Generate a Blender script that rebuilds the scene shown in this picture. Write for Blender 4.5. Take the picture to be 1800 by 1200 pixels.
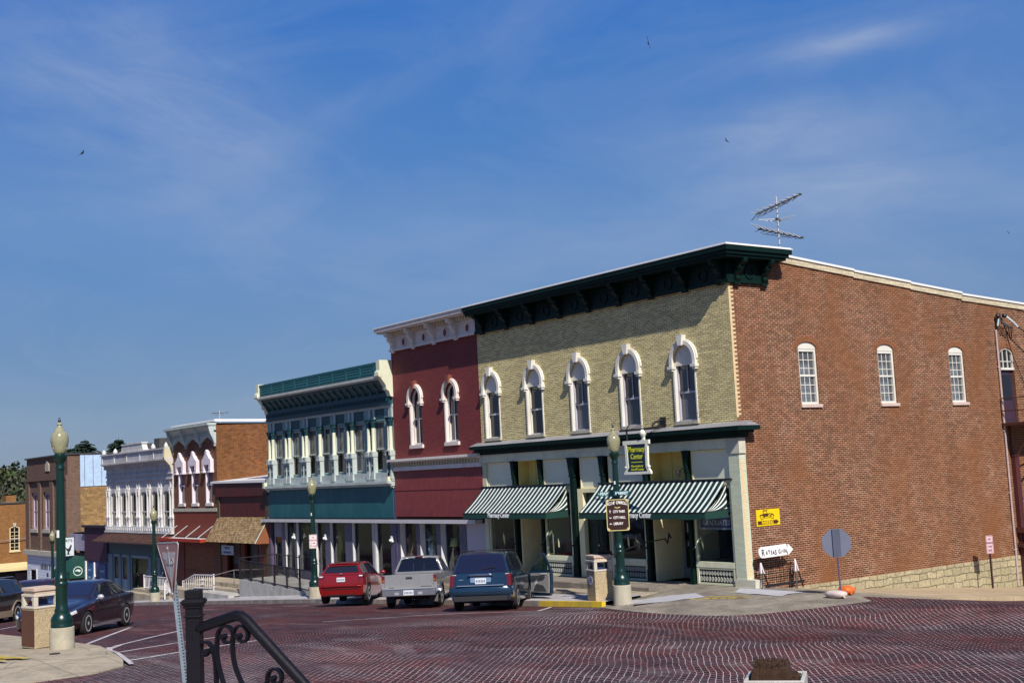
import bpy, bmesh, math, random
from math import sin, cos, pi, radians, sqrt, atan2
from mathutils import Vector, Matrix
import numpy as np

for o in list(bpy.data.objects): bpy.data.objects.remove(o)
SC = bpy.context.scene
COL = SC.collection
RND = random.Random(7)

# ------------------------------------------------------------------ camera
CAM_P = Vector((25.61, -26.79, 3.68))
def set_camera():
    yaw, pitch, roll = radians(36.17), radians(5.96), radians(-2.867)
    f = Vector((-cos(yaw)*cos(pitch), sin(yaw)*cos(pitch), sin(pitch)))
    r = f.cross(Vector((0, 0, 1))).normalized(); u = r.cross(f)
    r2 = cos(roll)*r + sin(roll)*u; u2 = -sin(roll)*r + cos(roll)*u
    cd = bpy.data.cameras.new('camera'); cd.sensor_width = 36.0; cd.lens = 2171.0/1800*36
    cd.clip_start = .1; cd.clip_end = 6000
    c = bpy.data.objects.new('camera', cd); COL.objects.link(c)
    m = Matrix((r2, u2, -f)).transposed().to_4x4(); m.translation = CAM_P
    c.matrix_world = m; SC.camera = c
set_camera()

# ------------------------------------------------------------------ light
SUN_EL, SUN_AZ = radians(43), radians(107.5)          # azimuth clockwise from +Y
sd = Vector((cos(SUN_EL)*sin(SUN_AZ), cos(SUN_EL)*cos(SUN_AZ), sin(SUN_EL)))
sl = bpy.data.lights.new('sun', 'SUN'); sl.energy = 5.0; sl.angle = radians(.5); sl.color = (1, .94, .85)
so = bpy.data.objects.new('sun', sl); COL.objects.link(so)
so.rotation_euler = sd.to_track_quat('Z', 'Y').to_euler(); so.location = sd*60
SC.view_settings.view_transform = 'Standard'; SC.view_settings.look = 'None'
SC.view_settings.exposure = 0.27; SC.view_settings.gamma = 1.0

class NT:
    """small node-tree helper"""
    def __init__(s, tree): s.t = tree; s.n = tree.nodes; s.l = tree.links
    def node(s, typ, **kw):
        n = s.n.new(typ)
        for k, v in kw.items():
            if k.startswith('i_'):
                n.inputs[k[2:].replace('_', ' ')].default_value = v
            else: setattr(n, k, v)
        return n
    def link(s, a, b): s.l.new(a, b)
    def math(s, op, a, b=None, c=None):
        n = s.n.new('ShaderNodeMath'); n.operation = op
        for i, v in enumerate((a, b, c)):
            if v is None: continue
            if isinstance(v, (int, float)): n.inputs[i].default_value = v
            else: s.l.new(v, n.inputs[i])
        return n.outputs[0]
    def mix(s, fac, a, b, blend='MIX'):
        n = s.n.new('ShaderNodeMix'); n.data_type = 'RGBA'; n.blend_type = blend
        for i, v in ((0, fac), (6, a), (7, b)):
            if isinstance(v, (int, float)): n.inputs[i].default_value = v
            elif isinstance(v, tuple): n.inputs[i].default_value = v if len(v) == 4 else (*v, 1)
            else: s.l.new(v, n.inputs[i])
        return n.outputs[2]
    def noise(s, vec, scale, detail=4, rough=.55, dist=0):
        n = s.n.new('ShaderNodeTexNoise'); n.inputs['Scale'].default_value = scale
        n.inputs['Detail'].default_value = detail; n.inputs['Roughness'].default_value = rough
        n.inputs['Distortion'].default_value = dist
        if vec is not None: s.l.new(vec, n.inputs['Vector'])
        return n.outputs[0]
    def ramp(s, fac, stops):
        n = s.n.new('ShaderNodeValToRGB'); e = n.color_ramp.elements
        while len(e) < len(stops): e.new(.5)
        for el, (p, c) in zip(e, stops):
            el.position = p; el.color = c if len(c) == 4 else (*c, 1)
        s.l.new(fac, n.inputs[0]); return n.outputs[0]
    def mapping(s, vec, scale=(1, 1, 1), rot=(0, 0, 0), loc=(0, 0, 0)):
        n = s.n.new('ShaderNodeMapping'); n.inputs['Scale'].default_value = scale
        n.inputs['Rotation'].default_value = rot; n.inputs['Location'].default_value = loc
        s.l.new(vec, n.inputs[0]); return n.outputs[0]

def make_world():
    w = bpy.data.worlds.new('World'); SC.world = w; w.use_nodes = True
    t = NT(w.node_tree); t.n.clear()
    out = t.node('ShaderNodeOutputWorld'); bg = t.node('ShaderNodeBackground'); bg.inputs[1].default_value = .07
    sky = t.node('ShaderNodeTexSky'); sky.sky_type = 'NISHITA'; sky.sun_disc = False
    sky.sun_elevation = SUN_EL; sky.sun_rotation = SUN_AZ
    sky.altitude = 200; sky.air_density = 1.0; sky.dust_density = .35; sky.ozone_density = 2.2
    hs = t.node('ShaderNodeHueSaturation'); hs.inputs['Saturation'].default_value = 1.25
    t.link(sky.outputs[0], hs.inputs['Color'])
    tc = t.node('ShaderNodeTexCoord')
    nv = t.node('ShaderNodeVectorMath', operation='NORMALIZE'); t.link(tc.outputs['Generated'], nv.inputs[0]); D = nv.outputs[0]
    sep = t.node('ShaderNodeSeparateXYZ'); t.link(D, sep.inputs[0]); z = sep.outputs[2]
    # clear-air blue deepening upwards, greyer and duller towards the horizon
    grad = t.ramp(z, [(0.0, (.22, .335, .58)), (.07, (.195, .335, .63)), (.20, (.140, .345, .79)), (.36, (.066, .268, .84)), (.75, (.06, .20, .62))])
    gs = t.node('ShaderNodeVectorMath', operation='SCALE'); gs.inputs['Scale'].default_value = 8.2; t.link(grad, gs.inputs[0])
    base = t.mix(.80, hs.outputs[0], gs.outputs[0])
    def dot(v):
        n = t.node('ShaderNodeVectorMath', operation='DOT_PRODUCT'); t.link(D, n.inputs[0]); n.inputs[1].default_value = v; return n.outputs['Value']
    tot = None; W1 = t.math('SUBTRACT', t.noise(D, 11, 4, .6), .5); W2 = t.math('SUBTRACT', t.noise(t.mapping(D, loc=(5, 3, 1)), 7, 3), .5)
    def cloud(c, ta, no, L, W, amt, fs, seed):
        """one wisp: its own direction in the sky, length, width, fibres along it"""
        q = t.math('MAXIMUM', dot(c), .05); a = t.math('DIVIDE', dot(ta), q); b = t.math('DIVIDE', dot(no), q)
        cb = t.node('ShaderNodeCombineXYZ'); t.link(a, cb.inputs[0]); t.link(b, cb.inputs[1]); cb.inputs[2].default_value = seed
        b2 = t.math('ADD', b, t.math('MULTIPLY', W1, W*1.6)); a2 = t.math('ADD', a, t.math('MULTIPLY', W2, L*.9))
        e = t.math('ADD', t.math('POWER', t.math('ABSOLUTE', t.math('DIVIDE', a2, L)), 2), t.math('POWER', t.math('ABSOLUTE', t.math('DIVIDE', b2, W)), 2))
        m = t.math('POWER', 2.718, t.math('MULTIPLY', e, -1))
        fib = t.noise(t.mapping(cb.outputs[0], scale=(9, 34, 1), rot=(0, 0, .25)), fs, 5, .62, 1.2)
        m = t.math('MULTIPLY', m, t.ramp(fib, [(.26, (.42, .42, .42)), (.68, (1, 1, 1))]))
        return t.math('MULTIPLY', t.math('MULTIPLY', m, amt), t.math('GREATER_THAN', dot(c), .2))
    C = [((-0.897, 0.3198, 0.305), (0.1969, 0.9071, -0.3721), (-0.3957, -0.2737, -0.8767), .125, .050, .38, 1.0),
         ((-0.5793, 0.7536, 0.3106), (0.8027, 0.5936, 0.0569), (-0.1415, 0.2823, -0.9488), .060, .0115, .50, .8),
         ((-0.6306, 0.7346, 0.2504), (0.7574, 0.6529, -0.008), (-0.1693, 0.1846, -0.9681), .095, .022, .42, .9),
         ((-0.6165, 0.7598, 0.2067), (0.7737, 0.6332, -0.02), (-0.1461, 0.1476, -0.9782), .080, .022, .40, .9),
         ((-0.8354, 0.4666, 0.2904), (0.5492, 0.729, 0.4087), (-0.021, 0.5009, -0.8653), .16, .013, .12, 1.0),
         ((-0.9208, 0.3264, 0.2135), (0.3176, 0.9452, -0.0752), (-0.2263, -0.0014, -0.9741), .24, .035, .20, .7),
         ((-0.70, 0.69, 0.17), (0.70, 0.71, 0.0), (-0.12, 0.12, -0.985), .35, .05, .16, .6),
         ((-0.30, 0.93, 0.22), (0.95, 0.31, 0.0), (-0.07, 0.21, -0.975), .30, .05, .25, .8)]
    for k, c in enumerate(C):
        o = cloud(*c[:6], c[6], 3.7*k+1); tot = o if tot is None else t.math('ADD', tot, o)
    # faint overall veil, blotchy at a large scale
    vz = t.ramp(t.noise(t.mapping(D, scale=(3, 3, 9)), 1.6, 6, .6, .8), [(.42, (0, 0, 0)), (.75, (.16, .16, .16))])
    tot = t.math('MINIMUM', t.math('ADD', tot, vz), .75)
    col = t.mix(tot, base, (5.0, 5.8, 7.6))
    t.link(col, bg.inputs[0]); t.link(bg.outputs[0], out.inputs[0])
make_world()

# ------------------------------------------------------------------ materials
MATS = {}
def _new(name):
    m = bpy.data.materials.new(name); m.use_nodes = True
    t = NT(m.node_tree); b = t.n['Principled BSDF']; MATS[name] = m
    return m, t, b
def setp(b, rough=.6, metal=0, spec=.5):
    b.inputs['Roughness'].default_value = rough; b.inputs['Metallic'].default_value = metal
    b.inputs['Specular IOR Level'].default_value = spec
def mat(name, col, rough=.6, var=.18, scale=2.0, metal=0, spec=.4, bump=0, bscale=40, coat=0, fine=.5, dirt=None, joint=None):
    """plain surface with broad and fine tonal variation; dirt = (colour, amount)"""
    if name in MATS: return MATS[name]
    m, t, b = _new(name); setp(b, rough, metal, spec)
    if coat: b.inputs['Coat Weight'].default_value = coat; b.inputs['Coat Roughness'].default_value = .06
    g = t.node('ShaderNodeNewGeometry').outputs['Position']
    n1 = t.noise(g, scale, 5, .6); n2 = t.noise(g, scale*14, 3, .6)
    a = t.math('ADD', t.math('MULTIPLY', n1, 1-fine), t.math('MULTIPLY', n2, fine))
    lo = tuple(c*(1-var) for c in col); hi = tuple(min(c*(1+var), 1) for c in col)
    c = t.ramp(a, [(.34, lo), (.66, hi)])
    if dirt:
        nd = t.noise(t.mapping(g, scale=(1, 1, .35)), 1.7, 8, .65, .6)
        c = t.mix(t.math('MULTIPLY', t.ramp(nd, [(.47, (0, 0, 0)), (.66, (1, 1, 1))]), dirt[1]), c, dirt[0])
    if joint:
        br = t.node('ShaderNodeTexBrick'); br.offset = 0; t.link(g, br.inputs['Vector']); br.inputs['Scale'].default_value = 1; br.inputs['Brick Width'].default_value = joint; br.inputs['Row Height'].default_value = joint; br.inputs['Mortar Size'].default_value = .014
        c = t.mix(t.math('MULTIPLY', br.outputs['Fac'], .7), c, tuple(x*.3 for x in col))
        vc = t.node('ShaderNodeTexVoronoi', feature='DISTANCE_TO_EDGE'); vc.inputs['Scale'].default_value = .55; t.link(t.mapping(g, scale=(1, 1, .1)), vc.inputs['Vector'])
        c = t.mix(t.math('MULTIPLY', t.math('LESS_THAN', vc.outputs['Distance'], .006), .6), c, tuple(x*.3 for x in col))
    t.link(c, b.inputs['Base Color'])
    if bump:
        bn = t.node('ShaderNodeBump'); bn.inputs['Strength'].default_value = bump; bn.inputs['Distance'].default_value = .02
        t.link(t.noise(g, bscale, 4, .6), bn.inputs['Height']); t.link(bn.outputs[0], b.inputs['Normal'])
    return m
def brick(name, c1, c2, mortar, c3=None, bw=.21, rh=.0635, ms=.009, stain=None, bump=.5, rough=.85, bias=0, wear=None, rowshade=.25):
    """brickwork on metric UVs; c3 = odd bricks, stain = (colour, amount), wear = (colour, amount) patches"""
    if name in MATS: return MATS[name]
    m, t, b = _new(name); setp(b, rough, 0, .25)
    uv = t.node('ShaderNodeUVMap', uv_map='UVMap').outputs[0]
    wv = t.noise(uv, 1.3, 3, .5)
    off = t.node('ShaderNodeCombineXYZ'); t.link(t.math('MULTIPLY', t.math('SUBTRACT', wv, .5), .02), off.inputs[1])
    ad = t.node('ShaderNodeVectorMath', operation='ADD'); t.link(uv, ad.inputs[0]); t.link(off.outputs[0], ad.inputs[1])
    bt = t.node('ShaderNodeTexBrick'); bt.offset = .5; bt.squash = 1
    t.link(ad.outputs[0], bt.inputs['Vector'])
    bt.inputs['Color1'].default_value = (*c1, 1); bt.inputs['Color2'].default_value = (*c2, 1); bt.inputs['Mortar'].default_value = (*mortar, 1)
    bt.inputs['Scale'].default_value = 1; bt.inputs['Mortar Size'].default_value = ms; bt.inputs['Mortar Smooth'].default_value = .15
    bt.inputs['Bias'].default_value = bias; bt.inputs['Brick Width'].default_value = bw; bt.inputs['Row Height'].default_value = rh
    c = bt.outputs[0]
    # per-brick tone: cells snapped to the bricks
    sp = t.node('ShaderNodeSeparateXYZ'); t.link(ad.outputs[0], sp.inputs[0])
    row = t.math('FLOOR', t.math('DIVIDE', sp.outputs[1], rh))
    half = t.math('MULTIPLY', t.math('MODULO', row, 2), .5)
    colm = t.math('FLOOR', t.math('ADD', t.math('DIVIDE', sp.outputs[0], bw), half))
    cb = t.node('ShaderNodeCombineXYZ'); t.link(colm, cb.inputs[0]); t.link(row, cb.inputs[1])
    wn = t.node('ShaderNodeTexWhiteNoise', noise_dimensions='2D'); t.link(cb.outputs[0], wn.inputs['Vector'])
    rv = wn.outputs['Value']
    c = t.mix(rowshade, c, t.mix(1.0, c, t.ramp(rv, [(0, (.55, .55, .55)), (1, (1.35, 1.35, 1.35))]), 'MULTIPLY'))
    if c3:
        odd = t.math('MULTIPLY', t.math('GREATER_THAN', rv, .90), t.math('SUBTRACT', 1, bt.outputs['Fac']))
        c = t.mix(t.math('MULTIPLY', odd, .8), c, c3)
    if wear:
        nw = t.noise(t.mapping(uv, scale=(1, 2.4, 1)), .95, 9, .72, 1.0)
        c = t.mix(t.math('MULTIPLY', t.ramp(nw, [(.585, (0, 0, 0)), (.66, (1, 1, 1))]), wear[1]), c, wear[0])
    soot = t.noise(t.mapping(uv, scale=(1, .22, 1)), .8, 6, .6, .3)
    c = t.mix(t.math('MULTIPLY', t.ramp(soot, [(.46, (0, 0, 0)), (.72, (1, 1, 1))]), .55 if wear else .25), c, t.mix(1.0, c, (.62, .58, .56), 'MULTIPLY'))
    if stain:
        ns = t.noise(t.mapping(uv, scale=(1, .5, 1)), .45, 7, .62, .5)
        c = t.mix(t.math('MULTIPLY', t.ramp(ns, [(.42, (0, 0, 0)), (.68, (1, 1, 1))]), stain[1]), c, stain[0])
    t.link(c, b.inputs['Base Color'])
    bn = t.node('ShaderNodeBump'); bn.inputs['Strength'].default_value = bump; bn.inputs['Distance'].default_value = .01; bn.invert = True
    t.link(t.math('ADD', bt.outputs['Fac'], t.math('MULTIPLY', t.noise(uv, 60, 3), .4)), bn.inputs['Height']); t.link(bn.outputs[0], b.inputs['Normal'])
    return m
def stripes(name, c1, c2, period, duty, axis=0, rough=.7, bump=0):
    """regular bands along a UV axis (woven or pressed into the sheet)"""
    if name in MATS: return MATS[name]
    m, t, b = _new(name); setp(b, rough, 0, .3)
    uv = t.node('ShaderNodeUVMap', uv_map='UVMap').outputs[0]
    sp = t.node('ShaderNodeSeparateXYZ'); t.link(uv, sp.inputs[0])
    fr = t.math('FRACT', t.math('DIVIDE', sp.outputs[axis], period))
    k = t.math('LESS_THAN', fr, duty)
    n = t.noise(uv, 3, 5)
    c = t.mix(k, c2, c1); c = t.mix(.4, c, t.mix(1.0, c, t.ramp(n, [(.3, (.6, .6, .6)), (.7, (1.2, 1.2, 1.2))]), 'MULTIPLY'))
    t.link(c, b.inputs['Base Color'])
    if bump:
        bn = t.node('ShaderNodeBump'); bn.inputs['Strength'].default_value = bump; bn.inputs['Distance'].default_value = .02
        t.link(k, bn.inputs['Height']); t.link(bn.outputs[0], b.inputs['Normal'])
    return m
def glass(name, tint=(.02, .022, .03), clear=.0, rough=.04):
    """window pane: a dark room behind reflecting glass (clear=0), or see-through by the amount clear"""
    if name in MATS: return MATS[name]
    m, t, b = _new(name); setp(b, rough, 0, .6)
    b.inputs['Base Color'].default_value = (*tint, 1)
    g = t.node('ShaderNodeNewGeometry').outputs['Position']
    bn = t.node('ShaderNodeBump'); bn.inputs['Strength'].default_value = .10; bn.inputs['Distance'].default_value = .03
    t.link(t.noise(g, 2.2, 2), bn.inputs['Height']); t.link(bn.outputs[0], b.inputs['Normal'])
    if clear:
        tr = t.node('ShaderNodeBsdfTransparent'); tr.inputs[0].default_value = (.82, .88, .9, 1)
        lw = t.node('ShaderNodeLayerWeight'); lw.inputs[0].default_value = .5
        fr = t.math('ADD', t.math('MULTIPLY', t.math('POWER', lw.outputs['Facing'], 4), .55), .04)
        gl = t.node('ShaderNodeBsdfGlossy'); gl.inputs['Roughness'].default_value = .02
        t.link(bn.outputs[0], gl.inputs['Normal'])
        m1 = t.node('ShaderNodeMixShader'); t.link(fr, m1.inputs[0]); t.link(tr.outputs[0], m1.inputs[1]); t.link(gl.outputs[0], m1.inputs[2])
        m2 = t.node('ShaderNodeMixShader'); m2.inputs[0].default_value = clear; t.link(b.outputs[0], m2.inputs[1]); t.link(m1.outputs[0], m2.inputs[2])
        o = t.n['Material Output']; t.link(m2.outputs[0], o.inputs['Surface'])
    return m
def rubble(name, c1, c2, joint, scale=3.2):
    if name in MATS: return MATS[name]
    m, t, b = _new(name); setp(b, .9, 0, .2)
    uv = t.node('ShaderNodeUVMap', uv_map='UVMap').outputs[0]
    bt = t.node('ShaderNodeTexBrick'); bt.offset = .43; bt.offset_frequency = 2; bt.squash = 1.45; bt.squash_frequency = 3
    wv = t.node('ShaderNodeTexNoise'); wv.inputs['Scale'].default_value = 2.2; t.link(uv, wv.inputs['Vector'])
    mp = t.node('ShaderNodeVectorMath', operation='MULTIPLY_ADD'); t.link(wv.outputs['Color'], mp.inputs[0]); mp.inputs[1].default_value = (.24, .19, 0); t.link(uv, mp.inputs[2])
    t.link(mp.outputs[0], bt.inputs['Vector'])
    bt.inputs['Color1'].default_value = (*c1, 1); bt.inputs['Color2'].default_value = (*c2, 1); bt.inputs['Mortar'].default_value = (*joint, 1)
    bt.inputs['Scale'].default_value = 1; bt.inputs['Brick Width'].default_value = .46; bt.inputs['Row Height'].default_value = .235; bt.inputs['Mortar Size'].default_value = .016; bt.inputs['Mortar Smooth'].default_value = .5
    n = t.noise(uv, 9, 6, .65)
    c = t.mix(.6, bt.outputs[0], t.mix(1.0, bt.outputs[0], t.ramp(n, [(.3, (.5, .47, .4)), (.7, (1.4, 1.4, 1.3))]), 'MULTIPLY'))
    t.link(c, b.inputs['Base Color'])
    bn = t.node('ShaderNodeBump'); bn.inputs['Strength'].default_value = .8; bn.inputs['Distance'].default_value = .05
    t.link(t.math('SUBTRACT', t.math('MULTIPLY', n, 1.0), t.math('MULTIPLY', bt.outputs['Fac'], 1.2)), bn.inputs['Height']); t.link(bn.outputs[0], b.inputs['Normal'])
    return m
def speckle(name, c1, c2, scale, rough=.9):
    if name in MATS: return MATS[name]
    m, t, b = _new(name); setp(b, rough, 0, .25)
    g = t.node('ShaderNodeNewGeometry').outputs['Position']
    v = t.node('ShaderNodeTexVoronoi'); v.inputs['Scale'].default_value = scale; t.link(g, v.inputs['Vector'])
    bw = t.node('ShaderNodeSeparateColor'); t.link(v.outputs['Color'], bw.inputs[0])
    c = t.mix(bw.outputs[0], c1, c2)
    n = t.noise(g, 1.8, 6); c = t.mix(.35, c, t.mix(1.0, c, t.ramp(n, [(.3, (.6, .6, .6)), (.7, (1.25, 1.25, 1.25))]), 'MULTIPLY'))
    t.link(c, b.inputs['Base Color'])
    bn = t.node('ShaderNodeBump'); bn.inputs['Strength'].default_value = .5; bn.inputs['Distance'].default_value = .01
    t.link(v.outputs['Distance'], bn.inputs['Height']); t.link(bn.outputs[0], b.inputs['Normal'])
    return m

# ------------------------------------------------------------------ mesh building
class MB:
    def __init__(s): s.v = []; s.f = []; s.mi = []; s.m = 0; s.cuts = []
    def add(s, vs, fs):
        o = len(s.v); s.cuts.append((o, len(s.f))); s.v += [tuple(v) for v in vs]
        for f in fs: s.f.append(tuple(i+o for i in f)); s.mi.append(s.m)
        return s
    def box(s, x0, x1, y0, y1, z0, z1):
        if x0 > x1: x0, x1 = x1, x0
        if y0 > y1: y0, y1 = y1, y0
        if z0 > z1: z0, z1 = z1, z0
        return s.add([(x0, y0, z0), (x1, y0, z0), (x1, y1, z0), (x0, y1, z0), (x0, y0, z1), (x1, y0, z1), (x1, y1, z1), (x0, y1, z1)],
                     [(0, 3, 2, 1), (4, 5, 6, 7), (0, 1, 5, 4), (1, 2, 6, 5), (2, 3, 7, 6), (3, 0, 4, 7)])
    def quad(s, *p): return s.add(p, [tuple(range(len(p)))])
    def prism(s, poly, a, b, fn):
        """poly: 2-D outline; fn(u, v, d) -> xyz; extruded from d=a to d=b"""
        n = len(poly)
        vs = [fn(u, v, a) for u, v in poly] + [fn(u, v, b) for u, v in poly]
        fs = [tuple(range(n)), tuple(range(2*n-1, n-1, -1))] + [(i, i+n, (i+1) % n+n, (i+1) % n) for i in range(n)]
        return s.add(vs, fs)
    def band(s, inner, outer, a, b, fn, closed=False):
        """strip between two outlines of equal length, extruded (for arches, rings)"""
        n = len(inner); V = []
        for d in (a, b):
            V += [fn(u, v, d) for u, v in inner] + [fn(u, v, d) for u, v in outer]
        F = []; R = range(n) if closed else range(n-1)
        for i in R:
            j = (i+1) % n
            F += [(i, j, n+j, n+i), (2*n+i, 3*n+i, 3*n+j, 2*n+j), (i, 2*n+i, 2*n+j, j), (n+i, n+j, 3*n+j, 3*n+i)]
        if not closed: F += [(0, n, 3*n, 2*n), (n-1, 3*n-1, 4*n-1, 2*n-1)]
        return s.add(V, F)
    def cyl(s, p0, p1, r0, r1=None, n=10, caps=True):
        r1 = r0 if r1 is None else r1
        p0, p1 = Vector(p0), Vector(p1); d = (p1-p0).normalized()
        a = d.orthogonal().normalized(); b = d.cross(a)
        V = []
        for p, r in ((p0, r0), (p1, r1)):
            for i in range(n): V.append(p + r*(cos(2*pi*i/n)*a + sin(2*pi*i/n)*b))
        F = [(i, (i+1) % n, n+(i+1) % n, n+i) for i in range(n)]
        if caps: F += [tuple(range(n-1, -1, -1)), tuple(range(n, 2*n))]
        return s.add(V, F)
    def tube(s, pts, r, n=8, rr=None):
        pts = [Vector(p) for p in pts]; V = []; F = []; prev = None
        for i, p in enumerate(pts):
            d = (pts[min(i+1, len(pts)-1)]-pts[max(i-1, 0)]).normalized()
            if prev is None: a = d.orthogonal().normalized()
            else: a = (prev - d*prev.dot(d)).normalized()
            prev = a; b = d.cross(a); q = rr[i] if rr else r
            for k in range(n): V.append(p + q*(cos(2*pi*k/n)*a + sin(2*pi*k/n)*b))
        for i in range(len(pts)-1):
            for k in range(n): F.append((i*n+k, i*n+(k+1) % n, (i+1)*n+(k+1) % n, (i+1)*n+k))
        F += [tuple(range(n-1, -1, -1)), tuple(range(len(V)-n, len(V)))]
        return s.add(V, F)
    def lathe(s, prof, c=(0, 0, 0), n=20, ax='z'):
        V = []; F = []
        for r, z in prof:
            for k in range(n):
                x, y = r*cos(2*pi*k/n), r*sin(2*pi*k/n)
                V.append((c[0]+x, c[1]+y, c[2]+z) if ax == 'z' else ((c[0]+x, c[1]+z, c[2]+y) if ax == 'y' else (c[0]+z, c[1]+x, c[2]+y)))
        m = len(prof)
        for i in range(m-1):
            for k in range(n): F.append((i*n+k, i*n+(k+1) % n, (i+1)*n+(k+1) % n, (i+1)*n+k))
        F += [tuple(range(n-1, -1, -1)), tuple(range((m-1)*n, m*n))]
        return s.add(V, F)
    def ball(s, c, r, n=10, sq=1):
        pr = [(max(r*sin(pi*i/n), .0005), -r*cos(pi*i/n)*sq) for i in range(n+1)]
        return s.lathe(pr, c, n*2)
    def each(s, name, mats, parent=None, per=1, **k):
        """every piece added so far (or every `per` pieces) as an object of its own"""
        c = s.cuts[::per] + [(len(s.v), len(s.f))]; out = []
        for (v0, f0), (v1, f1) in zip(c[:-1], c[1:]):
            q = MB(); q.v = s.v[v0:v1]; q.f = [tuple(i-v0 for i in f) for f in s.f[f0:f1]]; q.mi = s.mi[f0:f1]; out.append(q.build(name, mats, parent, **k))
        return out
    def build(s, name, mats, parent=None, smooth=False, local=False, bevel=0, recalc=True, uvo=(0, 0)):
        me = bpy.data.meshes.new(name)
        vs = np.array(s.v, float).reshape(-1, 3)
        uvsrc = vs.copy()
        if parent is not None and not local:
            w = wloc(parent); vs = vs - np.array(w)
        me.from_pydata([tuple(v) for v in vs], [], s.f)
        mats = mats if isinstance(mats, (list, tuple)) else [mats]
        for m in mats: me.materials.append(m)
        me.polygons.foreach_set('material_index', s.mi)
        if recalc:
            bm = bmesh.new(); bm.from_mesh(me); bmesh.ops.recalc_face_normals(bm, faces=bm.faces); bm.to_mesh(me); bm.free()
        uv = me.uv_layers.new(name='UVMap')
        co = np.empty(len(uv.data)*2)
        for p in me.polygons:
            nx, ny, nz = abs(p.normal[0]), abs(p.normal[1]), abs(p.normal[2])
            for li in p.loop_indices:
                x, y, z = uvsrc[me.loops[li].vertex_index]
                a, b = (y, z) if nx >= ny and nx >= nz else ((x, z) if ny >= nz else (x, y))
                co[2*li] = a + uvo[0]; co[2*li+1] = b + uvo[1]
        uv.data.foreach_set('uv', co)
        if smooth:
            me.polygons.foreach_set('use_smooth', [True]*len(me.polygons))
            if smooth != 'all':
                me.set_sharp_from_angle(angle=radians(38 if smooth is True else smooth))
        o = bpy.data.objects.new(name, me); COL.objects.link(o)
        if parent is not None: o.parent = parent
        if bevel:
            md = o.modifiers.new('bevel', 'BEVEL'); md.width = bevel; md.segments = 2; md.limit_method = 'ANGLE'
        return o
def wloc(o):
    v = Vector(o.location)
    while o.parent is not None: o = o.parent; v = v + Vector(o.location)
    return v
def tag(o, label=None, cat=None, group=None, kind=None):
    if label: o['label'] = label
    if cat: o['category'] = cat
    if group: o['group'] = group
    if kind: o['kind'] = kind
    return o
def thing(name, label, cat, loc=(0, 0, 0), rz=0, group=None):
    o = bpy.data.objects.new(name, None); COL.objects.link(o); o.location = loc; o.rotation_euler = (0, 0, rz)
    o.empty_display_size = .3
    return tag(o, label, cat, group)
def copy_tree(o, parent=None):
    c = o.copy(); COL.objects.link(c); c.parent = parent
    for ch in list(o.children): copy_tree(ch, c)
    return c
FX = lambda u, v, d: (u, d, v)            # facade on the main street: u = x, v = z, d = depth (+ = into the wall)
SX = lambda u, v, d: (-d, u, v)           # side wall on the side street: u = y
ZX = lambda u, v, d: (u, v, d)
def arc(cx, cz, rx, rz, a0, a1, n):
    return [(cx+rx*cos(a0+(a1-a0)*i/n), cz+rz*sin(a0+(a1-a0)*i/n)) for i in range(n+1)]
def wall_face(mb, u0, u1, v0, v1, fn, holes=(), depth=.25, top=None):
    """wall skin with real openings and reveals; hole = (ua, ub, va, vb, rise): rise = arch height above vb"""
    us = sorted({u0, u1} | {h[0] for h in holes} | {h[1] for h in holes})
    vs = sorted({v0, v1} | {h[2] for h in holes} | {h[3]+h[4] for h in holes})
    us = [u for u in us if u0 <= u <= u1]; vs = [v for v in vs if v0 <= v <= v1]
    for i in range(len(us)-1):
        for j in range(len(vs)-1):
            uc, vc = (us[i]+us[i+1])/2, (vs[j]+vs[j+1])/2
            if any(h[0] < uc < h[1] and h[2] < vc < h[3]+h[4] for h in holes): continue
            mb.quad(fn(us[i], vs[j], 0), fn(us[i+1], vs[j], 0), fn(us[i+1], vs[j+1], 0), fn(us[i], vs[j+1], 0))
    for ua, ub, va, vb, rise in holes:
        d = depth
        mb.quad(fn(ua, va, 0), fn(ub, va, 0), fn(ub, va, d), fn(ua, va, d))
        mb.quad(fn(ua, va, 0), fn(ua, vb, 0), fn(ua, vb, d), fn(ua, va, d))
        mb.quad(fn(ub, va, 0), fn(ub, vb, 0), fn(ub, vb, d), fn(ub, va, d))
        if rise <= 0:
            mb.quad(fn(ua, vb, 0), fn(ub, vb, 0), fn(ub, vb, d), fn(ua, vb, d))
        else:
            c = (ua+ub)/2; h = (ub-ua)/2; A = arc(c, vb, h, rise, pi, 0, 14)
            for k in range(14):
                (a, b), (e, g) = A[k], A[k+1]
                mb.quad(fn(a, b, 0), fn(e, g, 0), fn(e, g, d), fn(a, b, d))
                mb.quad(fn(a, b, 0), fn(e, g, 0), fn(e, vb+rise, 0), fn(a, vb+rise, 0))
    return mb
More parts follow.
